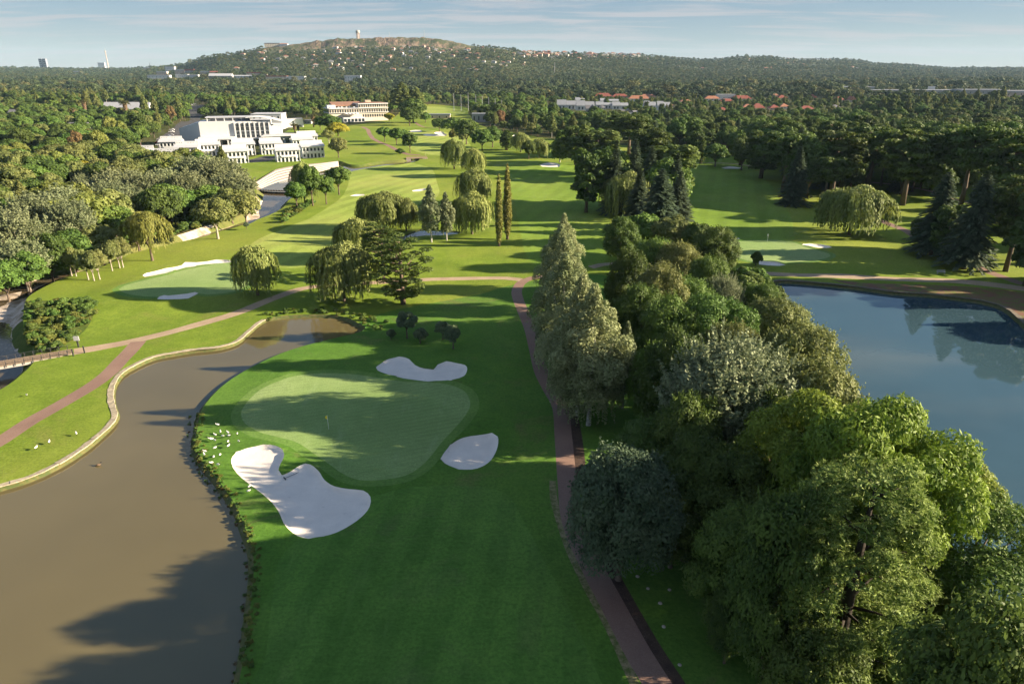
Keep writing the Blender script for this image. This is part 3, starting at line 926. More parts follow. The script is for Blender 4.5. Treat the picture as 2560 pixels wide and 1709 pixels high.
def sphere_pts(n):
    i = np.arange(n) + 0.5
    ph = np.arccos(1 - 2 * i / n); th = math.pi * (1 + 5 ** 0.5) * i
    return np.stack([np.cos(th) * np.sin(ph), np.sin(th) * np.sin(ph), np.cos(ph)], 1)
def fill_lobes(L, C, R, n, size, flat=1.0, jit=0.6, asp=1.25, cull=0.72, tint_amp=0.35, droop=None, base_t=0.5):
    """cover ellipsoid lobes (centres C, radii R) with n leaves"""
    C = np.asarray(C, float); R = np.asarray(R, float)
    share = R ** 2; share /= share.sum()
    cnt = np.maximum(4, (share * n).astype(int))
    lt = RNG.uniform(-1, 1, len(C)) * tint_amp
    for i in range(len(C)):
        d = rnd_dir(cnt[i])
        d[:, 2] = np.where(d[:, 2] < -0.35, -d[:, 2] * 0.6, d[:, 2]); d = unit(d)
        rr = R[i] * RNG.uniform(0.72, 1.06, (cnt[i], 1))
        off = d * rr; off[:, 2] *= flat
        p = C[i] + off
        keep = np.ones(cnt[i], bool)
        for j in range(len(C)):
            if j == i: continue
            if np.linalg.norm(C[j] - C[i]) > R[i] + R[j]: continue
            q = p - C[j]; q[:, 2] /= flat
            keep &= np.linalg.norm(q, axis=1) > cull * R[j]
        p = p[keep]; dd = d[keep]
        nn = dd.copy(); nn[:, 2] = nn[:, 2] / flat + 0.15
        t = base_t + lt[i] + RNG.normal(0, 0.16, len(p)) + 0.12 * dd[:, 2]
        L.add(p, unit(nn), size, asp, t, jit=jit)
def lobes_round(R, z0, z1, n, rl, jitter=0.18, low=-0.55):
    d = sphere_pts(n)
    d = d[d[:, 2] > low]
    d = unit(d + RNG.normal(0, jitter, d.shape))
    c = d * np.array([R, R, (z1 - z0) / 2]) * RNG.uniform(0.62, 0.82, (len(d), 1))
    c[:, 2] += (z0 + z1) / 2
    r = rl * R * RNG.uniform(0.75, 1.25, len(d))
    return c, r
def limbs(mb, top, R, z0, n=5, r0=0.3, lean=0.0):
    mb.tube([(0, 0, -0.4), (0, 0, 0.15), (lean * .3, 0, z0 * 0.6), (lean * .6, 0, z0), (lean, 0.1, top * 0.8)],
            [r0 * 1.7, r0 * 1.15, r0 * .85, r0 * .7, r0 * .2], 8)
    for k in range(n):
        a = k * 2.4 + 0.4; zs = z0 * (0.75 + 0.25 * random.random())
        e = R * random.uniform(.45, .75)
        mb.tube([(lean * .4, 0, zs), (math.cos(a) * e * .45, math.sin(a) * e * .45, zs + (top - zs) * .28),
                 (math.cos(a) * e, math.sin(a) * e, zs + (top - zs) * .62)], [r0 * .45, r0 * .3, r0 * .1], 5)
BARK = plain('bark', (0.16, 0.12, 0.09), 0.9, 0.2, 3)
BARK_DARK = plain('dark_bark', (0.045, 0.036, 0.028), 0.9, 0.2, 3)
BARK_PALE = plain('pale_bark', (0.42, 0.37, 0.30), 0.9, 0.2, 3)
BARK_BIRCH = plain('birch_bark', (0.55, 0.53, 0.48), 0.8, 0.3, 2.5)
LM = {
 'lombardy': leaf_mat('olive_gold_foliage', (0.13, 0.14, 0.03), (0.30, 0.29, 0.08), val=.06),
 'silver_near': leaf_mat('grey_green_foliage', (0.065, 0.10, 0.045), (0.27, 0.31, 0.17), val=.06),
 'feather': leaf_mat('feathery_foliage', (0.065, 0.120, 0.012), (0.29, 0.37, 0.05), val=.06),
 'dark': leaf_mat('dark_foliage', (0.039, 0.072, 0.018), (0.111, 0.163, 0.033)),
 'mid': leaf_mat('mid_foliage', (0.048, 0.100, 0.020), (0.135, 0.215, 0.042)),
 'olive': leaf_mat('olive_foliage', (0.095, 0.125, 0.036), (0.23, 0.25, 0.078)),
 'yellowgreen': leaf_mat('yellow_green_foliage', (0.095, 0.13, 0.025), (0.23, 0.25, 0.06)),
 'yellow': leaf_mat('yellow_foliage', (0.19, 0.20, 0.02), (0.42, 0.38, 0.04), val=0.05),
 'willow': leaf_mat('willow_foliage', (0.10, 0.14, 0.03), (0.29, 0.33, 0.10)),
 'willow_y': leaf_mat('yellow_willow_foliage', (0.13, 0.155, 0.03), (0.31, 0.33, 0.08)),
 'birch': leaf_mat('birch_foliage', (0.125, 0.165, 0.065), (0.33, 0.375, 0.18), val=.08),
 'silver': leaf_mat('silver_foliage', (0.085, 0.115, 0.05), (0.255, 0.285, 0.15), val=.08),
 'spruce': leaf_mat('spruce_foliage', (0.029, 0.055, 0.031), (0.098, 0.137, 0.078), val=0.12),
 'pine': leaf_mat('pine_foliage', (0.039, 0.072, 0.016), (0.130, 0.182, 0.039)),
 'pine_near': leaf_mat('tufted_pine_foliage', (0.055, 0.11, 0.018), (0.42, 0.52, 0.13), .15, val=.03),
 'teal': leaf_mat('blue_green_foliage', (0.046, 0.085, 0.046), (0.124, 0.176, 0.098), val=0.05),
 'orange': leaf_mat('rusty_foliage', (0.12, 0.08, 0.035), (0.23, 0.15, 0.065), val=0.1),
 'young': leaf_mat('young_tree_foliage', (0.065, 0.111, 0.065), (0.182, 0.234, 0.117), val=0.08),
}
PROTO = {}
def proto(key, crown, trunk, h, bark=BARK, extra=None):
    PROTO[key] = dict(crown=crown, trunk=trunk.mesh(key + '_trunk', bark, True) if trunk else None, h=h)

def sprigs(L, c, r, m, size, length=.5, K=6):
    i = RNG.integers(0, len(c), m)
    d = rnd_dir(m); d[:, 2] = np.abs(d[:, 2]) * 1.2; d = unit(d)
    base = np.asarray(c)[i] + d * (np.asarray(r)[i, None] * .95)
    ln = RNG.uniform(.4, 1.3, (m, 1)) * length
    for k in range(K):
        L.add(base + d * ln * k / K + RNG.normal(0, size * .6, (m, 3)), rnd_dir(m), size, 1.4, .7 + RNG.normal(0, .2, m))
def make_round(key, mat, n=9000, R=5.0, z0=2.2, z1=11.0, nl=46, rl=0.34, size=0.26, flat=1.0, jit=0.6, bark=BARK, asp=1.25, low=-.55, tint_amp=0.3, cull=.72, limb=5):
    L = Leaves()
    c, r = lobes_round(R, z0, z1, nl, rl, low=low)
    fill_lobes(L, c, r, n, size, flat, jit, asp, cull, tint_amp)
    if n > 20000: sprigs(L, c, r, 1500, size * .9, .75)
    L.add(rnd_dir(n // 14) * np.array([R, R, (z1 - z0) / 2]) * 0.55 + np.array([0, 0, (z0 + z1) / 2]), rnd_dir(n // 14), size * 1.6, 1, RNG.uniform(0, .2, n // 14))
    mb = MB(); limbs(mb, z1, R, z0 + 0.6, limb, 0.045 * R + 0.06)
    proto(key, L.mesh(key + '_crown', mat), mb, z1, bark)

for v in range(3):
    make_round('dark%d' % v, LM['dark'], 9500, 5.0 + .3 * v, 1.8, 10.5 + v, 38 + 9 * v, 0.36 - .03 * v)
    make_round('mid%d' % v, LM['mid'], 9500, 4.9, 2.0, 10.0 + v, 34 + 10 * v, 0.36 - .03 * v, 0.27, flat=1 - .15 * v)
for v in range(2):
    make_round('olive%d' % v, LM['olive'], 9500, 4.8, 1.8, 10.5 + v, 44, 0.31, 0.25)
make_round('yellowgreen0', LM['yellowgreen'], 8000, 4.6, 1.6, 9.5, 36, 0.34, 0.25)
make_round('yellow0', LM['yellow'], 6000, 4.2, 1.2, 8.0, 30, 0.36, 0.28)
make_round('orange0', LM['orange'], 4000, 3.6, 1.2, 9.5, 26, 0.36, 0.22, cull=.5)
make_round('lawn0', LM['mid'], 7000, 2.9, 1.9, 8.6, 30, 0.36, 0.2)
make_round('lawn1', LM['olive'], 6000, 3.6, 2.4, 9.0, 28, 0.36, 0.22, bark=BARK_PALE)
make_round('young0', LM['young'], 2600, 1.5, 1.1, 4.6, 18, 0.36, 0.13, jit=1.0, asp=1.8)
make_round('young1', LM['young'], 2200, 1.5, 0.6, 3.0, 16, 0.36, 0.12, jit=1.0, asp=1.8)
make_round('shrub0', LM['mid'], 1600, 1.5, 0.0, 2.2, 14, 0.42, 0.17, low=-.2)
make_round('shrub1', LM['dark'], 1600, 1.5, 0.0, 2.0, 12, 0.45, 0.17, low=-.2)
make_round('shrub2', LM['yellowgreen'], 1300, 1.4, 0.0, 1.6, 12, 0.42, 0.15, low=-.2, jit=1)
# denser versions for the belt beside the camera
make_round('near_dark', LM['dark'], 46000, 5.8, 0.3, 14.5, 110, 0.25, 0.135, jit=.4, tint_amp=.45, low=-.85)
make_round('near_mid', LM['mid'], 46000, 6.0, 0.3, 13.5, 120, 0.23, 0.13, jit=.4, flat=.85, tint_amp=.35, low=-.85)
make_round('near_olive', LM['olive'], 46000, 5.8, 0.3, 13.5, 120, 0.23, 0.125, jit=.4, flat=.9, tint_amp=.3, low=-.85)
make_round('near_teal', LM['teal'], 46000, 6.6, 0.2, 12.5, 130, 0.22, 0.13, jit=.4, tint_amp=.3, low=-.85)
# feathery, spreading fever tree
def make_feather(key, mat, R=7.5, H=13.0, n=34000):
    L = Leaves()
    c, r = lobes_round(R, 3.5, H, 95, 0.22, low=-.2)
    fill_lobes(L, c, r, int(n * .7), 0.105, 0.75, 0.6, 1.7, .6, .35, base_t=.45)
    # sprays rising out of the canopy
    m = 900
    i = RNG.integers(0, len(c), m)
    base = c[i] + rnd_dir(m) * (r[i, None] * .8) * np.array([1, 1, .6]); 
    d = unit(unit(base - np.array([0, 0, 4.0])) + np.array([0, 0, .5]) + RNG.normal(0, .25, (m, 3)))
    for k in range(12):
        p = base + d * (k * 0.10) + RNG.normal(0, .05, (m, 3)) + np.array([0, 0, -.004 * k * k])
        L.add(p, rnd_dir(m), 0.075, 1.9, 0.7 + RNG.normal(0, .2, m))
    mb = MB(); limbs(mb, H, R, 3.5, 9, 0.32)
    proto(key, L.mesh(key + '_crown', mat), mb, H, BARK)
make_feather('feather0', LM['feather'], 7.5, 15.0, 50000)
make_feather('feather1', LM['mid'], 6.5, 11, 26000)
# silver poplar: upright shoots
def make_silver(key, mat, R=5.5, H=14.0, n=26000, shoots=420, size=.15):
    L = Leaves()
    c, r = lobes_round(R, 2.5, H * .88, 60, 0.26, low=-.5)
    fill_lobes(L, c, r, int(n * .55), size, 1.1, .7, 1.2, .6, .4, base_t=.4)
    d0 = sphere_pts(shoots * 2); d0 = d0[d0[:, 2] > -0.35][:shoots]; m = len(d0)
    base = d0 * np.array([R, R, H * .42]) * RNG.uniform(.55, .95, (m, 1)) + np.array([0, 0, H * .5])
    d = unit(d0 * np.array([.55, .55, .3]) + np.array([0, 0, .9]) + RNG.normal(0, .12, (m, 3)))
    ln = RNG.uniform(.8, 2.3, (m, 1))
    K = int(n * .45 / m)
    for k in range(K):
        f = k / K
        p = base + d * ln * f + RNG.normal(0, .17 * (1.1 - f), (m, 3))
        L.add(p, rnd_dir(m), size * .9, 1.2, 0.75 + RNG.normal(0, .25, m))
    mb = MB(); limbs(mb, H, R, 3, 8, .3)
    proto(key, L.mesh(key + '_crown', mat), mb, H, BARK_PALE)
make_silver('silver0', LM['silver_near'], size=.12, n=38000)
make_silver('silver1', LM['silver'], 5.0, 13, 17000, 260, .17)
# birch: tall soft cone
def make_birch(key, mat, R=3.7, H=18.0, n=44000, size=.10, z0=2.6):
    L = Leaves()
    cs = []; rs = []
    for k in range(95):
        f = (k + .5) / 95
        z = z0 + (H - z0 - .4) * f
        rr = R * (math.sin(math.pi * min(1, .18 + f * .84)) ** .75) * (1 - .35 * f)
        a = k * 2.399 + random.uniform(-.3, .3)
        q = rr * random.uniform(.45, 1.0)
        cs.append((math.cos(a) * q, math.sin(a) * q, z)); rs.append(max(.35, rr * .33 * random.uniform(.55, 1.3)))
    fill_lobes(L, cs, rs, int(n * .8), size, 1.4, .8, 1.1, .55, .35)
    m = 500
    i = RNG.integers(0, len(cs), m); base = np.array(cs)[i] + rnd_dir(m) * np.array(rs)[i, None]
    for k in range(int(n * .2 / m)):
        L.add(base + np.array([0, 0, -.1 * k]) + RNG.normal(0, .05, (m, 3)), rnd_dir(m), size, 1.1, .5 + RNG.normal(0, .25, m))
    mb = MB(); limbs(mb, H, R * .8, z0 + 1, 5, .2)
    proto(key, L.mesh(key + '_crown', mat), mb, H, BARK_BIRCH)
make_birch('birch0', LM['birch']); make_birch('birch1', LM['birch'], 4.1, 18, 40000)
make_birch('tallgrey0', LM['silver'], 2.9, 15, 9000, .2, 3.0)
make_birch('talldark0', LM['mid'], 3.2, 15, 9000, .22, 2.2)
make_birch('gum0', LM['olive'], 3.6, 20, 9000, .3, 6.0)
def make_column(key, mat, R=.95, H=22.0, n=9000):
    L = Leaves()
    cs, rs = [], []
    for k in range(70):
        f = (k + .5) / 70; z = 1.2 + (H - 1.5) * f
        rr = R * min(1, .5 + f * 2) * (1 - f ** 3 * .85)
        a = k * 2.4
        cs.append((math.cos(a) * rr * .5, math.sin(a) * rr * .5, z)); rs.append(rr * .55 + .1)
    fill_lobes(L, cs, rs, n, .17, 2.2, 1.2, 1.5, .4, .4)
    mb = MB(); mb.tube([(0, 0, -.3), (0, 0, 2), (0, 0, H * .9)], [.4, .26, .04], 7)
    proto(key, L.mesh(key + '_crown', mat), mb, H, BARK)
make_column('lombardy0', LM['lombardy']); make_column('cypress0', LM['dark'], 1.5, 12, 5000)
# weeping willow
def make_willow(key, mat, R=4.6, H=10.5, n=16000, size=.16, low=1.0):
    L = Leaves()
    c, r = lobes_round(R * .86, H * .42, H, 40, 0.32, low=-.1)
    fill_lobes(L, c, r, int(n * .35), size, .8, .8, 1.6, .6, .3, base_t=.55)
    m = 520
    a = RNG.uniform(0, 2 * math.pi, m) 
    lob = 1 + .16 * np.sin(a * 5 + 1) + .1 * np.sin(a * 9)
    q = R * np.sqrt(RNG.uniform(.25, 1, m)) * lob
    zt = H * (.55 + .42 * np.sqrt(np.clip(1 - (q / (R * 1.25)) ** 2, 0, 1)))
    ln = (zt - low * RNG.uniform(.6, 2.6, m)) * RNG.uniform(.45, 1.0, m)
    K = int(n * .65 / m)
    for k in range(K):
        f = (k + RNG.uniform(0, 1, m)) / K
        qq = q + .5 * np.sin(f * 1.6)
        sway = .25 * np.sin(f * 4 + a * 3)
        p = np.stack([np.cos(a) * qq - np.sin(a) * sway, np.sin(a) * qq + np.cos(a) * sway, zt - ln * f], 1) + RNG.normal(0, .07, (m, 3))
        nn = np.stack([np.cos(a), np.sin(a), np.full(m, .1)], 1)
        T = np.tile(np.array([[0, 0, -1.0]]), (m, 1)) + RNG.normal(0, .15, (m, 3))
        L.add(p, nn, size, 2.1, .45 + .25 * np.sin(a * 13) + RNG.normal(0, .18, m), T=T, jit=.45)
    mb = MB(); limbs(mb, H, R * .8, H * .3, 6, .3)
    proto(key, L.mesh(key + '_crown', mat), mb, H, BARK)
make_willow('willow0', LM['willow']); make_willow('willow1', LM['willow'], 5.6, 10.0, 18000, .17, .8)
make_willow('willow_y0', LM['willow_y'], 4.6, 10.5, 14000, .15, 3.0)
# layered conifers
def make_spruce(key, mat, R=4.2, H=20.0, n=13000, size=.34, z0=1.0, power=.85, sway=.1):
    L = Leaves()
    lv = 34; per = 11; K = max(4, int(n / (lv * per * 2)))
    for i in range(lv):
        f = i / (lv - 1); z = z0 + (H - z0 - .3) * f
        for j in range(per):
            a = j * 2 * math.pi / per + i * 1.3 + random.uniform(-.25, .25)
            ln = R * (1 - f) ** power * random.uniform(.68, 1.12) + .15
            s_ = (np.arange(K) + RNG.uniform(0, 1, K)) / K
            zz_ = z + .12 * ln - s_ ** 1.5 * ln * (.28 + sway * random.random())
            for sd_ in (-1, 1):
                wdt = (.2 + .20 * ln) * (1 - s_) + .05
                lat = sd_ * wdt * RNG.uniform(.0, 1, K)
                p = np.stack([math.cos(a) * s_ * ln - math.sin(a) * lat, math.sin(a) * s_ * ln + math.cos(a) * lat, zz_ - .15 * np.abs(lat)], 1)
                T = np.tile(np.array([[math.cos(a) - sd_ * .5 * math.sin(a), math.sin(a) + sd_ * .5 * math.cos(a), -.25]]), (K, 1))
                nn = np.tile(np.array([[.3 * math.cos(a), .3 * math.sin(a), 1.0]]), (K, 1))
                L.add(p, nn, size * (.6 + .4 * (1 - f)), 1.5, .25 + .55 * s_ + RNG.normal(0, .15, K), T=T, jit=.45)
    mb = MB(); mb.tube([(0, 0, -.4), (0, 0, z0 + 1), (0, 0, H * .97)], [.5, .36, .03], 8)
    proto(key, L.mesh(key + '_crown', mat), mb, H, BARK)
make_spruce('spruce0', LM['spruce']); make_spruce('spruce1', LM['spruce'], 5.4, 21, 15000, .38, 1.8, .7)
make_spruce('cedar0', LM['teal'], 4.8, 17, 12000, .34, 1.2, .6)
# pines: flat-topped pads on bare limbs
def make_pine(key, mat, R=5.5, H=17.0, n=10000, pads=40, size=.28, zlow=.38, flat=.45, open_=False, rp=.30):
    L = Leaves(); mb = MB()
    mb.tube([(0, 0, -.4), (.1, 0, H * .3), (-.15, .1, H * .62), (0, 0, H * .92)], [.52, .38, .26, .06], 8)
    cs, rs = [], []
    for k in range(pads):
        f = (k + .5) / pads; z = H * (zlow + (.97 - zlow) * f)
        prof = math.sin(math.pi * (.22 + .66 * (1 - f))) ** .8
        a = k * 2.399 + random.uniform(-.4, .4)
        q = R * prof * random.uniform(.35, .85)
        c_ = (math.cos(a) * q, math.sin(a) * q, z)
        cs.append(c_); rs.append(R * rp * random.uniform(.7, 1.2) * (.75 + .25 * prof))
        if k % (1 if open_ else 3) == 0:
            zs = z - .35 * q
            mb.tube([(0, 0, max(1, zs)), (c_[0] * .5, c_[1] * .5, max(1, zs) + .3 * q * .4), (c_[0], c_[1], z - .1)], [.15, .1, .04], 5)
    fill_lobes(L, cs, rs, n, size, flat, .8, 1.5, .6, .35, base_t=.5)
    proto(key, L.mesh(key + '_crown', mat), mb, H, BARK)
make_pine('pine0', LM['pine']); make_pine('pine1', LM['pine'], 6.5, 18, 11000, 46, .28, .5, .5)
make_pine('pine2', LM['dark'], 5.0, 16, 10000, 44, .27, .2, .7)
make_pine('opencedar0', LM['dark'], 6.2, 12.5, 15000, 62, .14, .10, .28, True, .22)
# big tufted pine beside the camera
def make_tufted(key, mat, R=6.6, H=25.0, tufts=6800):
    L = Leaves(); mb = MB()
    mb.tube([(0, 0, -.4), (0, 0, H * .5), (.2, 0, H * .95)], [.6, .4, .06], 9)
    cs, rs = [], []
    for k in range(96):
        f = (k + .5) / 96; z = H * (.03 + .93 * f)
        prof = math.sin(math.pi * (.10 + .80 * (1 - f) * .92)) ** .7 * (1 - .22 * f)
        a = k * 2.399 + random.uniform(-.4, .4)
        q = R * prof * random.uniform(.5, .85)
        cs.append((math.cos(a) * q, math.sin(a) * q, z)); rs.append(R * .19 * random.uniform(.6, 1.35))
        if k % 3 == 0:
            mb.tube([(0, 0, z - .3 * q), (cs[-1][0] * .5, cs[-1][1] * .5, z - .1 * q), cs[-1]], [.16, .1, .04], 5)
    cs = np.array(cs); rs = np.array(rs)
    i = RNG.integers(0, len(cs), tufts)
    d = rnd_dir(tufts); d[:, 2] = np.abs(d[:, 2]) - .35; d = unit(d)
    base = cs[i] + d * rs[i, None] * RNG.uniform(.6, 1.1, (tufts, 1))
    axis = unit(d + np.array([0, 0, .7]))
    tt = .5 + RNG.normal(0, .15, tufts)
    for k in range(9):
        dd = unit(axis * .55 + rnd_dir(tufts))
        p = base + dd * .2
        N_ = np.cross(dd, rnd_dir(tufts))
        Ls = L
        n = tufts
        T = dd
        N_ = unit(N_)
        Bv = np.cross(N_, T)
        sz = RNG.uniform(.10, .19, (n, 1))
        Ls.P.append(p); Ls.T.append(T * sz); Ls.Bv.append(Bv * sz * .13); Ls.t.append(tt + RNG.normal(0, .12, n) + .1)
    n2 = 24000
    i = RNG.integers(0, len(cs), n2)
    L.add(cs[i] + rnd_dir(n2) * rs[i, None] * .7, rnd_dir(n2), .12, 1.6, RNG.uniform(0, .35, n2))
    proto(key, L.mesh(key + '_crown', mat), mb, H, BARK_DARK)
make_tufted('tufted0', LM['pine_near'])
# palm
def make_palm(key):
    L = Leaves(); H = 11.0
    m = 1400
    z = RNG.uniform(H * .45, H * .9, m); a = RNG.uniform(0, 6.28, m); r = .45 + .5 * (z / H)
    L.add(np.stack([np.cos(a) * r, np.sin(a) * r, z], 1), np.stack([np.cos(a), np.sin(a), a * 0 + .2], 1), .3, 1.6, np.full(m, 0.02), T=np.tile(np.array([[0, 0, -1.]]), (m, 1)))
    for k in range(30):
        a = k * 2.4; el = random.uniform(-.3, 1.2)
        s_ = np.linspace(0.1, 1, 16)
        x = 2.6 * s_ * math.cos(el * .8); zz_ = H * .92 + 2.2 * s_ * math.sin(el) - 1.6 * s_ ** 2
        p = np.stack([np.cos(a) * x, np.sin(a) * x, zz_], 1)
        L.add(p, np.tile(np.array([[0, 0, 1.]]), (16, 1)), .35, 1.4, .7 + RNG.normal(0, .1, 16), jit=.5)
    mb = MB(); mb.tube([(0, 0, -.3), (0, 0, H * .5), (0, 0, H * .93)], [.4, .32, .3], 8)
    mt = leaf_mat('palm_foliage', (0.30, 0.21, 0.13), (0.12, 0.17, 0.04))
    proto(key, L.mesh(key + '_crown', mt), mb, H, BARK)
make_palm('palm0')

KINDN = {'dark': 'broadleaf_tree', 'mid': 'broadleaf_tree', 'olive': 'broadleaf_tree', 'yellowgreen': 'broadleaf_tree', 'yellow': 'broadleaf_tree', 'orange': 'broadleaf_tree',
 'lawn': 'lawn_tree', 'young': 'young_tree', 'shrub': 'shrub', 'near_dark': 'broadleaf_tree', 'near_mid': 'broadleaf_tree', 'near_olive': 'broadleaf_tree', 'near_teal': 'broadleaf_tree',
 'feather': 'acacia_tree', 'silver': 'silver_poplar_tree', 'birch': 'birch_tree', 'tallgrey': 'poplar_tree', 'talldark': 'poplar_tree', 'gum': 'gum_tree', 'lombardy': 'lombardy_poplar_tree',
 'cypress': 'cypress_tree', 'willow': 'willow_tree', 'willow_y': 'willow_tree', 'spruce': 'spruce_tree', 'cedar': 'cedar_tree', 'pine': 'pine_tree', 'opencedar': 'cedar_tree', 'tufted': 'pine_tree', 'palm': 'palm_tree'}
def place_tree(key, X, Y, h, wsc=None, label='', group=None, rz=None, z=None, cat=None):
    pr = PROTO[key]
    s_ = h / pr['h']
    if z is None:
        z = gz(X, Y) - 0.05
    o = empty(KINDN[key.rstrip('0123456789')], (X, Y, z), random.uniform(0, 6.28) if rz is None else rz, ((wsc or s_), (wsc or s_), s_))
    k = 'shrub' if 'shrub' in key else 'tree'
    tag(o, label, cat or k, group)
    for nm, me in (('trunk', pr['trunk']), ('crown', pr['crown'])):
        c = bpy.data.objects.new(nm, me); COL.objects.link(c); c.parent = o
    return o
OCC = []     # (X, Y, r) footprints already taken
def TB(key, xb, yb, yt, w_, label, group=None, full=True, rz=None):
    """tree whose foot is seen at (xb, yb), top at row yt, crown w_ px wide"""
    if full:
        xb, yb, yt, w_ = xb * S, yb * S, yt * S, w_ * S
    X, Y = P(xb, yb)
    h = height_at(X, Y, yt)
    depth = Y * CT + (CAM_H - h * .5) * ST
    R = w_ / FPX * depth / 2
    base = CROWN_R[key]
    OCC.append((X, Y, R))
    return place_tree(key, X, Y, h, R / base, label, group, rz)
def TT(key, xt, yt, h, w_, label, group=None, full=True, rz=None):
    """tree of height h whose top is seen at (xt, yt)"""
    if full:
        xt, yt, w_ = xt * S, yt * S, w_ * S
    X, Y = P(xt, yt, h)
    depth = Y * CT + (CAM_H - h * .6) * ST
    R = w_ / FPX * depth / 2
    OCC.append((X, Y, R))
    return place_tree(key, X, Y, h, R / CROWN_R[key], label, group, rz)
CROWN_R = {}
for k, pr in PROTO.items():
    co = np.empty(len(pr['crown'].vertices) * 3, np.float32); pr['crown'].vertices.foreach_get('co', co)
    co = co.reshape(-1, 3)
    CROWN_R[k] = float(np.percentile(np.hypot(co[:, 0], co[:, 1]), 96))
    pr['h'] = float(np.percentile(co[:, 2], 99.7))
# --- table of trees one can pick out
TB('willow0', 592, 678, 567, 108, 'weeping willow standing alone beside the green by the stream')
TB('willow_y0', 350, 598, 487, 104, 'yellow green weeping willow leaning right at the stream edge')
TB('lawn1', 501, 550, 455, 92, 'round olive tree on the lawn right of the yellow willow')
TB('young0', 566, 527, 509, 14, 'bare thin sapling right of the round olive tree')
TB('lawn0', 682, 480, 418, 50, 'leaning round tree nearest the weir')
TB('lawn0', 718, 473, 380, 50, 'tall tree with thin pale trunk in the row above the weir')
TB('willow0', 700, 468, 373, 58, 'drooping tree behind the row above the weir')
TB('lawn0', 749, 469, 402, 42, 'oval tree with forked trunk right of the row above the weir')
TB('lawn0', 778, 446, 382, 55, 'round dark tree highest in the row above the weir')
TB('willow1', 880, 527, 438, 128, 'wide dark willow behind the small pond')
TB('willow0', 932, 530, 455, 62, 'narrow dark willow over the water of the small pond')
TB('tallgrey0', 990, 557, 427, 50, 'taller of the two grey green poplars on the small pond bank')
TB('tallgrey0', 1025, 554, 444, 40, 'shorter of the two grey green poplars on the small pond bank')
TB('willow1', 1083, 538, 443, 100, 'broad willow left of the two slim poplars')
TB('willow1', 1088, 470, 390, 84, 'willow directly behind the broad one near the slim poplars')
TB('willow0', 1087, 405, 343, 58, 'small willow third up the line from the slim poplars')
TB('willow0', 1042, 388, 320, 62, 'willow farthest up the line from the slim poplars')
TB('lombardy0', 1145, 565, 402, 17, 'shorter slim columnar poplar on the left')
TB('lombardy0', 1164, 550, 379, 19, 'taller slim columnar poplar on the right')
TB('willow0', 826, 595, 500, 118, 'light green willow top behind the big weeping willow')
TB('willow1', 790, 690, 556, 150, 'big weeping willow overhanging the tan path')
TB('opencedar0', 925, 696, 543, 138, 'dark open branched cedar with bare limbs beside the pond')
TB('opencedar0', 880, 640, 515, 95, 'feathery dark tree between the big willow and the open cedar')
TB('young0', 934, 775, 713, 50, 'largest young tree behind the near green')
TB('young1', 897, 778, 753, 22, 'smallest young tree behind the near green')
TB('young1', 964, 786, 751, 34, 'round young bush below the largest young tree')
TB('young0', 1016, 778, 736, 36, 'dark young tree second from the right behind the near green')
TB('young1', 1040, 800, 745, 38, 'spiky young tree on the right end behind the near green')
TB('willow1', 1948, 538, 425, 168, 'huge weeping willow above the green at the blue lake')
TB('shrub1', 1733, 610, 578, 30, 'round shrub beside the small bunker above the lake', rz=1)
TB('spruce1', 2135, 583, 392, 92, 'tallest dark conifer above the blue lake')
TB('spruce1', 2211, 616, 392, 100, 'dark conifer with lit right side above the blue lake')
TB('dark0', 2113, 572, 495, 62, 'low round dark tree left of the tall conifers')
TB('pine2', 2160, 596, 470, 70, 'dark bushy pine between the two tall conifers')
TB('pine0', 2306, 622, 405, 125, 'pine with low spreading limbs right of the tall conifers')
TB('pine2', 2352, 655, 430, 120, 'large pine at the right end of the lake path')
TB('spruce0', 1975, 500, 427, 40, 'small blue spruce behind the huge weeping willow')
# birch row
TB('birch0', 1350, 972, 655, 195, 'nearest birch of the row, with its white trunk showing')
TB('birch1', 1324, 948, 632, 182, 'second birch of the row beside the path bend')
TB('birch0', 1290, 846, 583, 162, 'third birch of the row beside the path')
TB('birch1', 1287, 775, 545, 130, 'fourth birch of the row beside the path')
TB('birch0', 1283, 715, 517, 110, 'fifth birch of the row, slimmer than those in front')
TB('birch1', 1290, 665, 492, 93, 'farthest birch of the row, its tip against the fairway')
TB('tallgrey0', 1428, 935, 738, 62, 'slender pale tree right of the nearest birch')
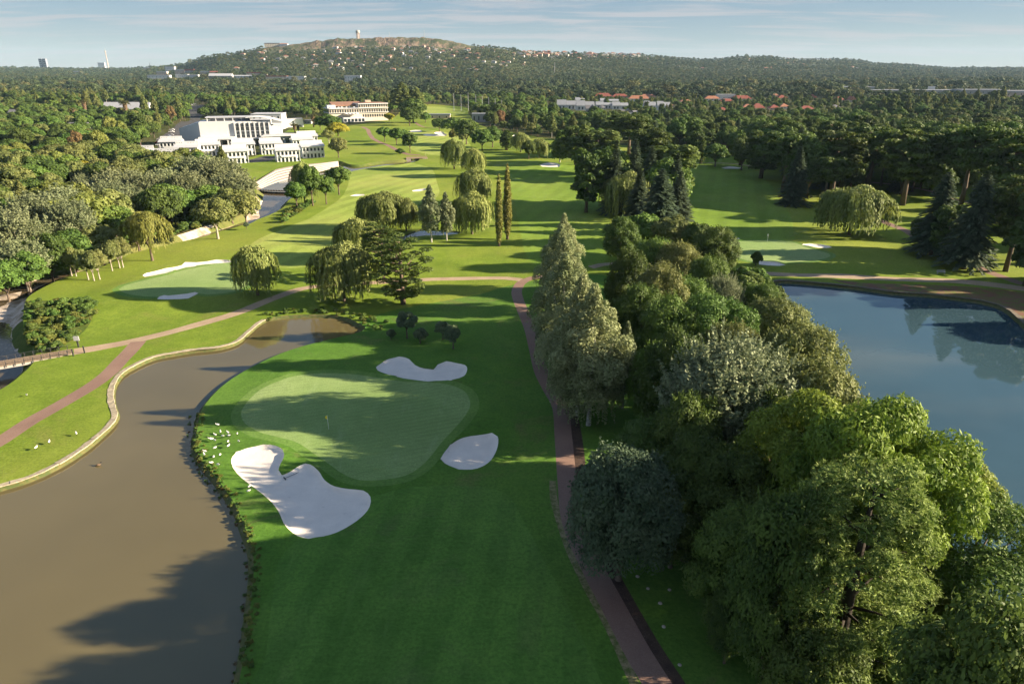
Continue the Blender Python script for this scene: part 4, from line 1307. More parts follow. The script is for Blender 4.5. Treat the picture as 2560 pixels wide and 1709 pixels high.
# belt between fairway and lake
belt = [
 ('near_dark', 1428, 500, 13.5, 85, 'dark leaning tree at the left end of the belt beyond the birches'),
 ('mid1', 1475, 492, 12.0, 90, 'green tree at the far tip of the belt'),
 ('olive0', 1545, 498, 12.0, 100, 'brownish green tree at the far tip of the belt'),
 ('dark1', 1600, 512, 12.0, 75, 'dark green tree right of the far tip of the belt'),
 ('near_dark', 1648, 520, 13.5, 105, 'dark dome shaped tree at the right corner of the belt'),
 ('near_mid', 1505, 545, 13.5, 100, 'bright topped tree behind the left edge of the belt'),
 ('near_olive', 1560, 555, 13.5, 110, 'speckled olive tree in the middle of the far belt'),
 ('near_dark', 1445, 575, 16.5, 100, 'tall dark tree on the left edge of the belt above bare ground'),
 ('near_mid', 1630, 590, 13.5, 100, 'yellowish tree near the right side of the belt'),
 ('near_olive', 1520, 612, 17.2, 132, 'warm toned tree above the shaded left side of the belt'),
 ('near_mid', 1590, 640, 12.9, 126, 'yellow tipped tree in the heart of the belt'),
 ('silver0', 1665, 632, 12.9, 92, 'grey green tree near the lake end of the belt'),
 ('near_dark', 1470, 655, 15.8, 126, 'dark tree overhanging the shaded grass, left side of the belt'),
 ('near_mid', 1545, 690, 15.8, 149, 'bright green tree with flat tiers left of the belt centre'),
 ('feather1', 1640, 685, 15.8, 195, 'flat topped feathery tree in the belt centre'),
 ('near_mid', 1755, 650, 11.5, 86, 'small bright tree where the belt touches the lake corner'),
 ('near_olive', 1790, 690, 14.4, 172, 'brown green tree at the lake edge below the small bright tree'),
 ('near_dark', 1560, 765, 16.6, 172, 'deep green tree in the lower left of the belt'),
 ('near_mid', 1500, 790, 13.8, 103, 'small tree on the left side of the belt next to the slender pale tree'),
 ('near_olive', 1690, 745, 15.2, 161, 'reddish olive tree in the belt behind the silver poplar'),
 ('near_olive', 1850, 745, 16.6, 195, 'large olive tree bulging over the lake, upper one'),
 ('near_olive', 1885, 830, 17.9, 229, 'large olive tree bulging over the lake, lower one'),
 ('near_dark', 1585, 905, 16.6, 172, 'shadowed tree left of the silver poplar'),
 ('silver0', 1695, 775, 20.5, 322, 'big silver poplar with upright pale shoots'),
 ('near_dark', 1800, 900, 16.6, 195, 'dark tree in the gap right of the silver poplar'),
 ('near_mid', 1500, 962, 12.5, 172, 'tree with a few sunlit yellow sprigs above the round blue green one'),
 ('near_dark', 1600, 1000, 15.4, 195, 'shaded tree below the silver poplar'),
 ('near_teal', 1440, 1035, 15.4, 255, 'wide round blue green tree overhanging the path'),
 ('near_dark', 1560, 1090, 11.5, 172, 'dark filler tree right of the round blue green one'),
 ('feather0', 1900, 905, 20.5, 345, 'yellow green feathery tree, upper left one beside the lake'),
 ('feather0', 2060, 930, 24, 390, 'biggest yellow green feathery tree leaning over the lake'),
 ('feather0', 1960, 1000, 19.2, 345, 'feathery tree in front of the big yellow green one'),
 ('feather0', 2170, 1030, 14.0, 276, 'yellow green feathery tree at the water beside the bright pine'),
 ('near_dark', 1700, 1035, 15.0, 229, 'tall dark green tree in front of the feathery ones'),
 ('near_mid', 1720, 1180, 13.5, 229, 'green tree with rough sunlit tip left of the bright pine'),
 ('near_dark', 1830, 1130, 20, 229, 'shaded tree directly left of the bright pine'),
 ('tufted0', 2015, 1075, 22.5, 360, 'big bright tufted pine nearest the camera'),
 ('feather1', 2270, 1150, 12.5, 287, 'orange tinged feathery tree right of the bright pine'),
 ('feather1', 2330, 1300, 10, 299, 'green feathery tree with water glinting through at the right edge'),
 ('near_olive', 2230, 1480, 8.0, 218, 'low yellow leaved bush at the foot of the bright pine'),
 ('near_dark', 1900, 1440, 11.5, 229, 'low dark tree below the bright pine'),
 ('near_dark', 2360, 1460, 7.0, 299, 'shaded bush in the bottom right corner'),
 ('near_dark', 1690, 1330, 9.2, 103, 'small dark bush on the shaded lawn beside the belt'),
]
place_tree('near_dark', 27.0, 28.5, 23.0, 0.95, 'dark crown at the very bottom right corner, nearest the camera'); OCC.append((27, 28.5, 6))
for k, x, yt, h, w_, lb in belt:
    TT(k, x, yt, h, w_, lb)
# conifer cluster between the two fairways
clus = [
 ('pine2', 1372, 300, 20.8, 112, 'round dark pine at the left rim of the cluster between the fairways'),
 ('pine2', 1350, 345, 22.4, 75, 'dark round tree with visible trunk at the cluster left edge'),
 ('dark2', 1400, 340, 22.4, 106, 'dense dark tree at the front left of the cluster between the fairways'),
 ('pine1', 1448, 262, 24.0, 106, 'highest pine of the cluster between the fairways'),
 ('spruce0', 1415, 325, 25.6, 56, 'leftmost pale spruce of the cluster between the fairways'),
 ('spruce0', 1460, 320, 25.6, 60, 'second pale spruce from the left of the cluster'),
 ('spruce0', 1497, 335, 24.0, 65, 'spruce in the middle of the cluster between the fairways'),
 ('pine2', 1500, 300, 22.4, 106, 'bushy green pine at the back right of the cluster'),
 ('pine2', 1545, 335, 22.4, 125, 'large cushion shaped pine on the right of the cluster'),
 ('spruce0', 1470, 385, 19.5, 62, 'spruce peeping over the sunlit willow of the cluster'),
 ('mid0', 1530, 365, 19.5, 118, 'yellow green tree in front of the cushion shaped pine'),
 ('spruce0', 1556, 352, 22.1, 57, 'spruce at the right rim of the cluster between the fairways'),
 ('spruce1', 1520, 390, 22.1, 100, 'wide front spruce of the cluster between the fairways'),
 ('spruce0', 1562, 395, 19.5, 75, 'smaller spruce at the front right of the cluster'),
 ('willow1', 1440, 398, 15.6, 115, 'round willow like tree at the front of the cluster'),
 ('shrub2', 1490, 478, 3.9, 75, 'yellowish bush at the foot of the front spruce'),
]
for k, x, yt, h, w_, lb in clus:
    TT(k, x, yt, h, w_, lb)
big = [('pine1', 1795, 442, 305, 120, 'big dark pine at the right side of the right fairway, nearest one'), ('dark2', 1850, 452, 318, 120, 'massive dark tree right of the right fairway, above the small blue spruce'),
 ('pine0', 1905, 452, 300, 125, 'tall pine behind the huge weeping willow'), ('pine2', 1745, 408, 300, 90, 'dark pine at the bend of the right fairway'), ('spruce0', 1818, 470, 335, 62, 'pointed conifer at the right fairway edge'),
 ('pine1', 1990, 440, 290, 130, 'broad topped pine behind the willow, right of the tall one'), ('dark1', 1700, 392, 318, 66, 'rounded dark tree at the top right of the right fairway'), ('mid2', 1640, 382, 330, 60, 'olive rounded tree at the top left of the right fairway'),
 ('cypress0', 1607, 376, 318, 24, 'narrow upright tree at the far end of the right fairway'), ('cypress0', 1697, 380, 308, 26, 'ivy covered upright tree beyond the right fairway'), ('pine0', 2070, 470, 300, 140, 'high crowned pine over the sunlit clearing'),
 ('pine1', 2200, 480, 285, 150, 'tall pine with a leaning trunk on the sunlit lawn'), ('pine0', 2290, 500, 300, 140, 'wide pine at the right of the sunlit lawn'), ('spruce0', 2060, 440, 350, 40, 'small dark conifer in the clearing behind the willow')]
for k, xb, yb, yt, w_, lb in big:
    TB(k, xb, yb, yt, w_, lb)
# course trees
TB('talldark0', 1284, 372, 300, 46, 'slim dark pine left of the tallest one by the oval bunker')
TB('pine2', 1320, 378, 288, 66, 'tallest straight trunked pine by the oval bunker')
TB('pine0', 1330, 374, 305, 44, 'thin pine just right of the tallest straight trunked one')
TB('dark0', 1213, 365, 322, 34, 'small dark tree on the lawn left of the oval bunker')
TB('willow0', 1237, 362, 318, 50, 'leaning willow on the lawn left of the oval bunker')
TB('willow0', 1195, 350, 305, 46, 'small willow at the left end of the lawn by the oval bunker')
TB('cypress0', 1162, 344, 298, 32, 'dark cone shaped tree among the far willows')
TB('mid0', 1130, 338, 290, 46, 'rounded tree above the dark cone shaped one')
TB('mid1', 1106, 345, 296, 52, 'dark tree in the line right of the double bunker')
TB('dark1', 1070, 332, 275, 60, 'big dark tree right of the double bunker')
TB('mid0', 1040, 310, 270, 55, 'rounded tree above the double bunker on the right')
TB('dark0', 1008, 302, 272, 36, 'small dark tree above the double bunker')
TB('lawn1', 1062, 334, 302, 20, 'thin yellowish tree right of the double bunker')
TB('lawn1', 1037, 328, 298, 16, 'slim light tree next to the double bunker')
TB('lawn0', 883, 324, 291, 34, 'leftmost tree of the row along the clubhouse path')
TB('lawn0', 910, 333, 293, 32, 'second tree of the row along the clubhouse path')
TB('lawn0', 925, 330, 296, 26, 'third tree of the row along the clubhouse path')
TB('lawn0', 941, 351, 306, 34, 'largest tree of the row along the clubhouse path')
TB('shrub0', 918, 353, 340, 24, 'small round tree at the end of the row along the clubhouse path')
TB('olive0', 777, 362, 316, 42, 'round olive tree on the slope right of the villas')
TB('lawn1', 755, 330, 298, 32, 'thin light tree above the round olive one')
TB('yellow0', 776, 312, 280, 52, 'golden yellow tree below the clubhouse')
TB('mid2', 757, 305, 262, 56, 'broad green tree behind the golden yellow one')
TB('dark0', 735, 297, 266, 28, 'dark round tree on the lawn left of the golden yellow one')
TB('yellow0', 893, 279, 259, 26, 'small yellow tree at the right end of the clubhouse')
TB('dark2', 948, 282, 226, 62, 'massive dark tree right of the clubhouse')
TB('gum0', 925, 262, 190, 56, 'tall gum tree right of the clubhouse')
TB('dark1', 940, 288, 247, 46, 'dark tree in front of the massive one right of the clubhouse')
TB('gum0', 958, 262, 200, 36, 'slim gum with a bare trunk right of the massive dark tree')
TB('mid0', 976, 282, 258, 28, 'small green tree right of the massive dark one')
TB('orange0', 1146, 290, 252, 26, 'rust coloured bare crown among the far trees')
TB('yellow0', 205, 424, 369, 46, 'bright yellow tree in the left woodland')
TB('yellowgreen0', 232, 385, 300, 56, 'tall yellow green tree in the left woodland')
TB('orange0', 185, 372, 300, 34, 'thin brown tree left of the tall yellow green one')
TB('yellowgreen0', 262, 330, 268, 36, 'yellow green tree above the car park road')
TB('yellowgreen0', 288, 338, 278, 28, 'small yellow green tree beside the tan roof')
TB('orange0', 395, 285, 243, 22, 'orange autumn tree at the top of the car park road')
TB('cypress0', 1491, 290, 243, 14, 'taller dark cypress beyond the right woods')
TB('cypress0', 1484, 292, 262, 10, 'shorter cypress beside the tallest one')
TB('palm0', 199, 270, 228, 18, 'palm with a shaggy trunk in the left woodland, left of the white building')
TB('palm0', 293, 275, 231, 20, 'palm with a shaggy trunk in front of the long white building')
TB('palm0', 175, 285, 247, 14, 'short palm in the left woodland')
TB('palm0', 720, 292, 262, 20, 'palm at the left end of the clubhouse')
TB('palm0', 677, 307, 284, 16, 'left palm of the pair beside the hotel wing')
TB('palm0', 685, 305, 286, 14, 'right palm of the pair beside the hotel wing')
# silver poplars on the left
silv = [(60, 440, 16, 120), (20, 480, 15, 120), (130, 425, 15, 110), (150, 455, 15, 90), (30, 530, 12, 110), (265, 385, 15, 110), (250, 415, 14, 100), (330, 395, 14, 80), (370, 385, 14, 90), (455, 355, 18, 110), (500, 365, 17, 100), (425, 390, 16, 80), (530, 395, 14, 90)]
for i, (x, yt, h, w_) in enumerate(silv):
    TT('silver1', x, yt, h * (1.0 if i > 8 else 1.1), w_ * 1.15, ['pale silver poplar in the clump left of the stream', 'big silver poplar in front of the villas'][i > 8], ['silver poplars left of the stream', 'silver poplars in front of the villas'][i > 8])
left = [('olive1', 520, 425, 12, 80, 'olive tree beside the weir pool'), ('olive0', 555, 440, 11, 70, 'yellowish tree overhanging the weir pool'),
 ('mid2', 470, 425, 11, 80, 'dark tree between the silver poplars and the round olive tree'), ('mid1', 405, 430, 11, 90, 'rounded green tree above the weedy bank'),
 ('mid1', 250, 470, 12, 90, 'green tree in front of the terracotta roofed house'), ('mid2', 300, 480, 12, 80, 'green tree left of the yellow willow'),
 ('mid0', 330, 440, 12, 80, 'leafy tree above the yellow willow'), ('olive1', 215, 500, 12, 90, 'light green tree over the stream wall'),
 ('mid0', 150, 510, 12, 100, 'wide green tree over the dark stream'), ('dark1', 90, 520, 13, 110, 'dark tree over the stream wall'),
 ('mid2', 40, 560, 11, 90, 'low green tree at the left edge by the stream wall'), ('silver1', 110, 480, 13, 90, 'bluish tree behind the stream wall'),
 ('mid0', -10, 580, 10, 90, 'tree cut by the left edge above the stream wall')]
for k, x, yt, h, w_, lb in left:
    TT(k, x, yt, h, w_, lb)
stems = [(175, 685, 640), (203, 693, 640), (216, 695, 620), (229, 692, 600), (258, 672, 610), (275, 665, 590), (283, 664, 595), (165, 684, 645)]
for i, (x, yb, yt) in enumerate(stems):
    TB('lawn1', x, yb * 0.925, (yb - 60) * 0.925 - 12, 46, 'slender pale stemmed tree leaning over the stream bank', 'pale stemmed trees along the stream bank')

# --- woodland zones
ZONES = {
 'left_woods': (Fv([(-330,700),(-150,650),(0,622),(100,606),(200,592),(330,558),(420,522),(450,500),(450,440),(420,392),(330,392),(270,392),(240,360),(300,325),(350,300),(350,270),(-330,240)]), 12.5, (10, 16), ['dark', 'mid', 'olive', 'olive', 'mid', 'olive', 'silver', 'yellowgreen']),
 'hotel_woods': (Fv([(400,272),(440,262),(560,262),(640,262),(700,258),(720,262),(715,285),(690,292),(640,262),(640,240),(720,236),(900,232),(925,240),(930,262),(1000,236),(1060,236),(1075,250),(1090,262),(1230,300),(1400,318),(1400,250),(1100,225),(380,225)]), 13, (10, 17), ['dark', 'mid', 'mid', 'olive']),
 'right_woods': (Fv([(1330,300),(1400,318),(1560,338),(1580,372),(1640,350),(1740,368),(1800,395),(1840,430),(1860,470),(1930,470),(1960,440),(2050,430),(2100,445),(2160,430),(2230,440),(2330,430),(2500,450),(2800,470),(2800,280),(1300,262)]), 13.0, (14, 24), ['dark', 'pine', 'pine', 'mid', 'dark', 'spruce']),
 'right_edge': (Fv([(1780,440),(1800,400),(1900,390),(1930,420),(1900,460),(1830,462)]), 9.5, (14, 21), ['dark', 'pine', 'spruce']),
 'park_trees': (Fv([(2040,380),(2349,380),(2700,420),(3000,560),(2700,640),(2420,640),(2360,590),(2300,540),(2349,500),(2200,480),(2050,450)]), 20, (12, 18), ['pine', 'pine', 'dark']),
 'offscreen_right': (Fv([(2420,800),(2700,760),(3300,1000),(3200,900),(3000,640),(2500,640)]), 16, (12, 18), ['pine', 'dark', 'mid']),
}
KEYS = {'silver': ['silver1', 'gum0'], 'dark': ['dark0', 'dark1', 'dark2'], 'mid': ['mid0', 'mid1', 'mid2'], 'olive': ['olive0', 'olive1'], 'pine': ['pine0', 'pine1', 'pine2'], 'spruce': ['spruce0', 'cedar0'], 'yellowgreen': ['yellowgreen0']}
OPEN = [W(q) for q in (
  [(0,388),(175,388),(185,408),(-40,410)], [(160,475),(245,470),(250,500),(165,505)], [(255,262),(378,262),(385,290),(250,292)],
  [(20,282),(50,282),(52,305),(15,305)], [(165,318),(270,318),(275,342),(160,342)], [(275,335),(345,335),(350,352),(270,352)],
  [(385,200),(560,232),(640,246),(640,255),(480,250)],
  [(395,332),(500,296),(760,296),(805,330),(812,395),(645,420),(560,425),(420,436),(290,428),(296,392),(395,362)],
  [(765,296),(1000,286),(1000,335),(765,335)], [(1350,262),(1490,262),(1560,285),(1600,292),(1520,300),(1400,296)],
)] + [CARPARK, FW4]
BLD_KEEP = []    # (x0,y0,x1,y1) world boxes filled by the buildings file
def scatter_zone(poly_src, spacing, hr, seed):
    rg = np.random.default_rng(seed)
    poly = W(poly_src)
    q = np.array(poly); x0, y0 = q.min(0); x1, y1 = q.max(0)
    y1 = min(y1, 1185)
    out = []
    y_ = y0
    while y_ < y1:
        s_ = spacing * (1 + max(0, y_ - 300) / 1500)
        x_ = x0 + rg.uniform(0, s_)
        while x_ < x1:
            out.append((x_ + rg.uniform(-.38, .38) * s_, y_ + rg.uniform(-.38, .38) * s_)); x_ += s_
        y_ += s_ * .9
    A = np.array(out)
    m = inside(poly, A[:, 0], A[:, 1])
    A = A[m]
    for op in OPEN:
        A = A[~inside(op, A[:, 0], A[:, 1])]
    for op in (POND, LAKE, CHAN):
        A = A[~inside(op, A[:, 0], A[:, 1])]
    for (a, b, r) in OCC:
        A = A[np.hypot(A[:, 0] - a, A[:, 1] - b) > r * .75 + 1.5]
    for (bx0, by0, bx1, by1) in BLD_KEEP:
        A = A[~((A[:, 0] > bx0) & (A[:, 0] < bx1) & (A[:, 1] > by0) & (A[:, 1] < by1))]
    return A
# ------------------------------------------------------------------ buildings
WHITE = plain('white_plaster', (0.62, 0.63, 0.64), 0.8, 0.04, .3)
WHITE2 = plain('white_roof_sheet', (0.50, 0.51, 0.54), 0.5, 0.05, .3)
CREAM = plain('cream_plaster', (0.62, 0.55, 0.45), 0.85, 0.07, .3)
PINKW = plain('pinkish_plaster', (0.52, 0.42, 0.36), 0.85, 0.07, .3)
GREYW = plain('grey_wall', (0.34, 0.34, 0.35), 0.8, 0.08, .3)
REDR = plain('red_roof_tiles', (0.30, 0.10, 0.075), 0.85, 0.18, .5)
ORNR = plain('terracotta_roof_tiles', (0.40, 0.19, 0.12), 0.85, 0.15, .5)
GREYR = plain('grey_roof_tiles', (0.20, 0.20, 0.215), 0.8, 0.12, .5)
PALER = plain('pale_grey_roof', (0.30, 0.32, 0.36), 0.7, 0.08, .4)
TANR = plain('tan_flat_roof', (0.45, 0.37, 0.28), 0.85, 0.1, .4)
BROWNR = plain('brown_roof', (0.30, 0.17, 0.12), 0.8, 0.12, .4)
DARK = plain('dark_steel', (0.05, 0.05, 0.055), 0.5, 0.1, .5)
WOODD = plain('deck_boards', (0.38, 0.28, 0.19), 0.8, 0.15, 2)
CONC = plain('concrete', (0.45, 0.42, 0.38), 0.85, 0.1, .6)
STONE = plain('gabion_stone', (0.55, 0.48, 0.42), 0.9, 0.22, 1.6)
gq = NT('window_glass'); gq.col((0.025, 0.035, 0.045)); gq.b.inputs['Roughness'].default_value = .08; gq.b.inputs['Specular IOR Level'].default_value = .6
GLASS = gq.m
def keepbox(X, Y, rx, ry, front=14):
    BLD_KEEP.append((X - rx - 4, Y - ry - front, X + rx + 4, Y + ry + 3))
def simple_house(name, label, X, Y, z, wdt, dep, hgt, roof_h, wall, roof, rz=0, kind='hip', group=None, cat='house', windows=4, storeys=1, keep=True):
    o = empty(name, (X, Y, z - .3), rz)
    tag(o, label, cat, group)
    mb = MB(); mb.box(-wdt / 2, wdt / 2, -dep / 2, dep / 2, 0, hgt + .3); mb.build('wall', wall, o)
    rb = MB()
    if kind == 'hip': rb.hip(-wdt / 2, wdt / 2, -dep / 2, dep / 2, hgt + .302, hgt + .3 + roof_h, .5)
    elif kind == 'gable': rb.gable(-wdt / 2, wdt / 2, -dep / 2, dep / 2, hgt + .302, hgt + .3 + roof_h, .3)
    else: rb.box(-wdt / 2 - .25, wdt / 2 + .25, -dep / 2 - .25, dep / 2 + .25, hgt + .302, hgt + .3 + roof_h)
    rb.build('roof', roof, o)
    sh = hgt / storeys
    for s_ in range(storeys):
        for k in range(windows):
            x_ = -wdt / 2 + wdt * (k + .5) / windows
            wb = MB(); wb.box(x_ - .55, x_ + .55, -dep / 2 - .05, -dep / 2 + .1, .3 + sh * s_ + sh * .3, .3 + sh * s_ + sh * .8)
            wb.build('window', GLASS, o)
    if keep: keepbox(X, Y, wdt / 2 * abs(math.cos(rz)) + dep / 2 * abs(math.sin(rz)), dep / 2, 14 if Y < 500 else 30 if Y < 700 else 48)
    return o
def span(px0, px1, yb, yt, z=0):
    """source-pixel box -> centre X, Y, width, height"""
    X0, Y0 = P(px0, yb, z); X1, _ = P(px1, yb, z)
    return (X0 + X1) / 2, Y0, abs(X1 - X0), height_at(0, Y0, yt) - z
# --- villas
def villa(x0, y0, wpx, label, rz=math.radians(24), storeys=2, back=False):
    X, Y = P(x0, y0)
    wd = 12.6
    o = empty('white_villa', (X, Y, -.05), rz)
    tag(o, label, 'villa', 'white villas of the hotel')
    d = 11.0; h = 6.6
    mb = MB(); mb.box(0, wd, .45, d, 0, h)
    mb.build('wall', WHITE, o)
    rb = MB(); rb.hull([(-.6, -.7, h + .002), (-.6, d * .52, h + .002), (-.6, d * .52, h + 1.5), (-.6, -.7, h + .25)],
                       [(wd + .6, -.7, h + .002), (wd + .6, d * .52, h + .002), (wd + .6, d * .52, h + 1.5), (wd + .6, -.7, h + .25)])
    rb.build('roof', WHITE2, o)
    pb = MB(); pb.box(0, wd, d * .52 + .002, d * .52 + .4, h + .003, h + 3.1); pb.box(0, wd, d * .52 + .402, d, h + .003, h + .5)
    par = pb.build('parapet', WHITE, o)
    for k in range(6):
        x_ = wd * (.08 + .1 * k if k < 3 else .56 + .11 * (k - 3))
        cb = MB(); cb.tube([(x_, d * .52 - .03, h + 2.3), (x_, d * .52 + .04, h + 2.3)], .17, 10); cb.build('porthole', DARK, par)
    for k in range(7):
        x_ = wd * k / 6
        cb = MB(); cb.box(max(0, x_ - .28), min(wd, x_ + .28), 0, .447, 0, h - .003); cb.build('pilaster', WHITE, o)
    for s_ in range(2):
        for k in range(6):
            x_ = wd * (k + .5) / 6
            tall = 2.2 if k in (1, 2, 3, 4) else 1.4
            z0 = s_ * 3.3 + (.3 if tall > 2 else .9)
            wb = MB(); wb.box(x_ - .5, x_ + .5, .40, .5, z0, z0 + tall); wb.build('window', GLASS, o)
    bb = MB(); bb.box(wd * .17 + .29, wd * .83 - .29, -.55, .395, 3.1, 3.3); bb.box(wd * .17 + .29, wd * .83 - .29, -.55, -.5, 3.302, 4.2)
    bb.build('balcony', WHITE, o)
    wb = MB(); wb.box(-.04, .06, 3.5, 5.2, 4.2, 5.4); wb.build('window', GLASS, o)
    cx_, cy_ = X + math.cos(rz) * wd / 2 - math.sin(rz) * d / 2, Y + math.sin(rz) * wd / 2 + math.cos(rz) * d / 2
    keepbox(cx_, cy_, 9, 9, 6)
    return o
for a in [(694, 407.5, 'white villa nearest the terraced stone wall, its grey side wall showing'),
          (758, 396.5, 'white villa farthest right, beside the slope lawn'),
          (563, 411, 'white villa left of the driveway, partly behind silver poplars'),
          (585, 391, 'white villa behind the one left of the driveway'),
          (655, 388, 'white villa directly behind the one nearest the terraced wall'),
          (735, 377, 'white villa behind the farthest right one, middle of three'),
          (748, 367, 'white villa rearmost of three under the flat wing roof'),
          (494, 392, 'white villa whose roof shows above the silver poplars')]:
    villa(a[0], a[1], 50, a[2])
villa(402, 383, 50, 'white villa beside the car park, end wall in shade', math.radians(14))
villa(440, 399, 50, 'low white villa below the one beside the car park', math.radians(14))
villa(322, 412, 50, 'white villa far left with a yellowish tree before it', math.radians(10))
villa(385, 421, 50, 'white villa with a long sloping roof behind the pale poplars', math.radians(10))
# --- hotel main block
Xa, Ya = P(505, 366); Xb, Yb = P(682, 361)
wd = math.hypot(Xb - Xa, Yb - Ya); rz = math.atan2(Yb - Ya, Xb - Xa)
hotel = empty('hotel_building', (Xa, Ya, 0), rz)
tag(hotel, 'large white hotel block with tall glazed bays and a curved roof', 'hotel')
H = 15.5
mb = MB(); mb.box(0, wd, 1.2, 26, 0, H); mb.build('wall', WHITE, hotel)
mb = MB(); mb.prism([(-15.5, 20), (-.003, 1.2), (-.003, 26), (-10, 34)], 0, [10.5, 15.5, 15.5, 11]); mb.build('left_wing', WHITE, hotel)
wb = MB(); wb.box(-5.0, -3.2, 6.2, 7.2, 8.5, 11); 
gx0 = wd * .49
for lvl, (z0, z1) in enumerate(((9.6, 14.2), (5.2, 8.9))):
    for k in range(7):
        bw = (wd - gx0 - 1) / 7
        x_ = gx0 + k * bw
        f_ = MB(); f_.box(x_ + .7, x_ + bw - .35, 1.08, 1.25, z0, z1); win = f_.build('window', GLASS, hotel)
        g_ = MB()
        for j in range(1, 3): g_.box(x_ + .7 + (bw - 1.05) * j / 3 - .06, x_ + .7 + (bw - 1.05) * j / 3 + .06, 1.0, 1.078, z0, z1)
        g_.box(x_ + .7, x_ + bw - .35, .99, 1.075, (z0 + z1) / 2 - .07, (z0 + z1) / 2 + .07)
        g_.build('frame', WHITE, win)
for k in range(8):
    bw = (wd - gx0 - 1) / 7; x_ = gx0 + k * bw
    f_ = MB(); f_.box(x_ - .35, x_ + .55, .1, 1.197, 4.9, 14.9); f_.build('column', WHITE, hotel)
mb = MB(); mb.box(-2, wd + 2, -5.5, 1.0, 4.4, 4.85); mb.build('terrace_slab', WHITE2, hotel)
for k in range(9):
    x_ = 1 + (wd - 2) * k / 8
    f_ = MB(); f_.box(x_ - .45, x_ + .45, -5.2, -4.4, 0, 4.398); f_.build('column', WHITE, hotel)
    if k < 8:
        g_ = MB(); g_.box(x_ + 1.2, x_ + (wd - 2) / 8 - 1.0, 1.1, 1.24, .5, 3.4); g_.build('window', GLASS, hotel)
mb = MB(); mb.prism([(wd * .86, -13), (wd + 31, -6), (wd + 30, -4), (wd + 6, 7), (wd * .9, 1.0)], 6.2, 6.9); mb.build('wing_roof', WHITE2, hotel)
mb = MB(); mb.prism([(wd * .9, -10), (wd + 17, -5.5), (wd + 14, 0), (wd + 5, 5), (wd * .93, .9)], 0, 6.19); mb.build('wing_wall', WHITE, hotel)
for k in range(5):
    t0 = .06 + k * .19
    xa, ya = wd * .9 + (wd * .1 + 17) * t0, -10 + 4.5 * t0
    f_ = MB(); f_.box(xa, xa + 2.6, ya - .35, ya + .9, 1.6, 4.6); f_.build('window', GLASS, hotel)
mb = MB(); mb.box(wd * .08, wd * .72, 8, 22, H + 2.2, H + 2.6); mb.build('roof_canopy', WHITE2, hotel)
for k in range(6):
    x_ = wd * (.1 + .12 * k); f_ = MB(); f_.box(x_, x_ + .5, 8.4, 9, H, H + 2.198); f_.build('roof_post', WHITE, hotel)
mb = MB(); mb.box(wd * .14, wd * .7, 11, 20, H + .002, H + 2.1); mb.build('penthouse', GREYW, hotel)
arc = MB()
n_ = 14
for k in range(n_):
    a0, a1 = k / n_, (k + 1) / n_
    f = lambda t: (wd * .66 + t * wd * .52, H + .8 + 2.3 * math.sin(math.pi * (.22 + .78 * t)) - 1.5 * t)
    (x0_, z0_), (x1_, z1_) = f(a0), f(a1)
    arc.hull([(x0_, -1.0, z0_), (x0_, 14, z0_), (x0_, 14, z0_ + .4), (x0_, -1.0, z0_ + .4)], [(x1_, -1.0, z1_), (x1_, 14, z1_), (x1_, 14, z1_ + .4), (x1_, -1.0, z1_ + .4)])
arc.build('curved_roof', WHITE, hotel)
mb = MB(); mb.box(wd + .003, wd + 7, 3, 24, 0, 12.5); mb.build('stair_block', WHITE, hotel)
mb = MB(); mb.box(-1.2, 22, 1.0 - 4, 1.0 - .003, 4.87, 6.0); mb.build('terrace_wall', WHITE, hotel)
cx_, cy_ = (Xa + Xb) / 2, (Ya + Yb) / 2
BLD_KEEP.append((Xa - 22, Ya - 16, Xb + 36, Yb + 34))
# back block behind the hotel
X, Y, w_, h_ = span(640, 712, 322, 283)
simple_house('hotel_annexe', 'white annexe with a broad roof slab behind the hotel', X, Y, 0, w_, 20, h_ - .6, .6, WHITE, WHITE2, .1, 'flat', None, 'annexe', 5, 2)
X, Y, w_, h_ = span(708, 757, 318, 297)
simple_house('garden_wall_block', 'long white wall block beside the palm pair', X, Y, 0, w_, 8, h_, .2, WHITE, WHITE2, .45, 'flat', None, 'annexe', 1)
# --- clubhouse
Xa, Ya = P(826, 306); Xb, Yb = P(979, 298)
wd = math.hypot(Xb - Xa, Yb - Ya) * .93; rz = math.atan2(Yb - Ya, Xb - Xa)
rz = min(rz, math.radians(26)); wd = (Xb - Xa) / math.cos(rz)
club = empty('clubhouse', (Xa, Ya, 0), rz)
tag(club, 'long three storey clubhouse with window bands and brown roof', 'clubhouse')
dp = 26
top_ = height_at(Xa, Ya, 261)
fh = top_ / 3.75
mb = MB(); mb.box(0, wd, .8, dp, 0, fh * 2.75); mb.build('wall', CREAM, club)
mb = MB(); mb.box(wd * .50, wd, .8, dp, fh * 2.75 + .003, fh * 3.6); mb.build('upper_wall', CREAM, club)
for z_, x0_ in ((fh * 1.78, 0), (fh * 2.75 - .3, 0), (fh * 3.6 + .003, wd * .5)):
    f_ = MB(); f_.box(x0_ - .6, wd + .6, -.4, dp + .6, z_ + (.3 if z_ < fh * 3 else 0), z_ + .75); f_.build('floor_band', WHITE, club)
mb = MB(); mb.hull([(wd * .1, 12, fh * 3.15), (wd * .1, dp, fh * 3.15), (wd * .1, dp, fh * 4.0), (wd * .1, 12, fh * 3.4)], [(wd * .62, 12, fh * 3.15), (wd * .62, dp, fh * 3.15), (wd * .62, dp, fh * 4.0), (wd * .62, 12, fh * 3.4)])
mb.build('pitched_roof', BROWNR, club)
mb = MB(); mb.hip(wd * .5, wd, .8, dp, fh * 3.6 + .76, fh * 3.95, .3); mb.build('roof', BROWNR, club)
mb = MB(); mb.box(wd * .66, wd * .76, 10, 16, fh * 3.8, fh * 4.35); mb.build('roof_box', TANR, club)
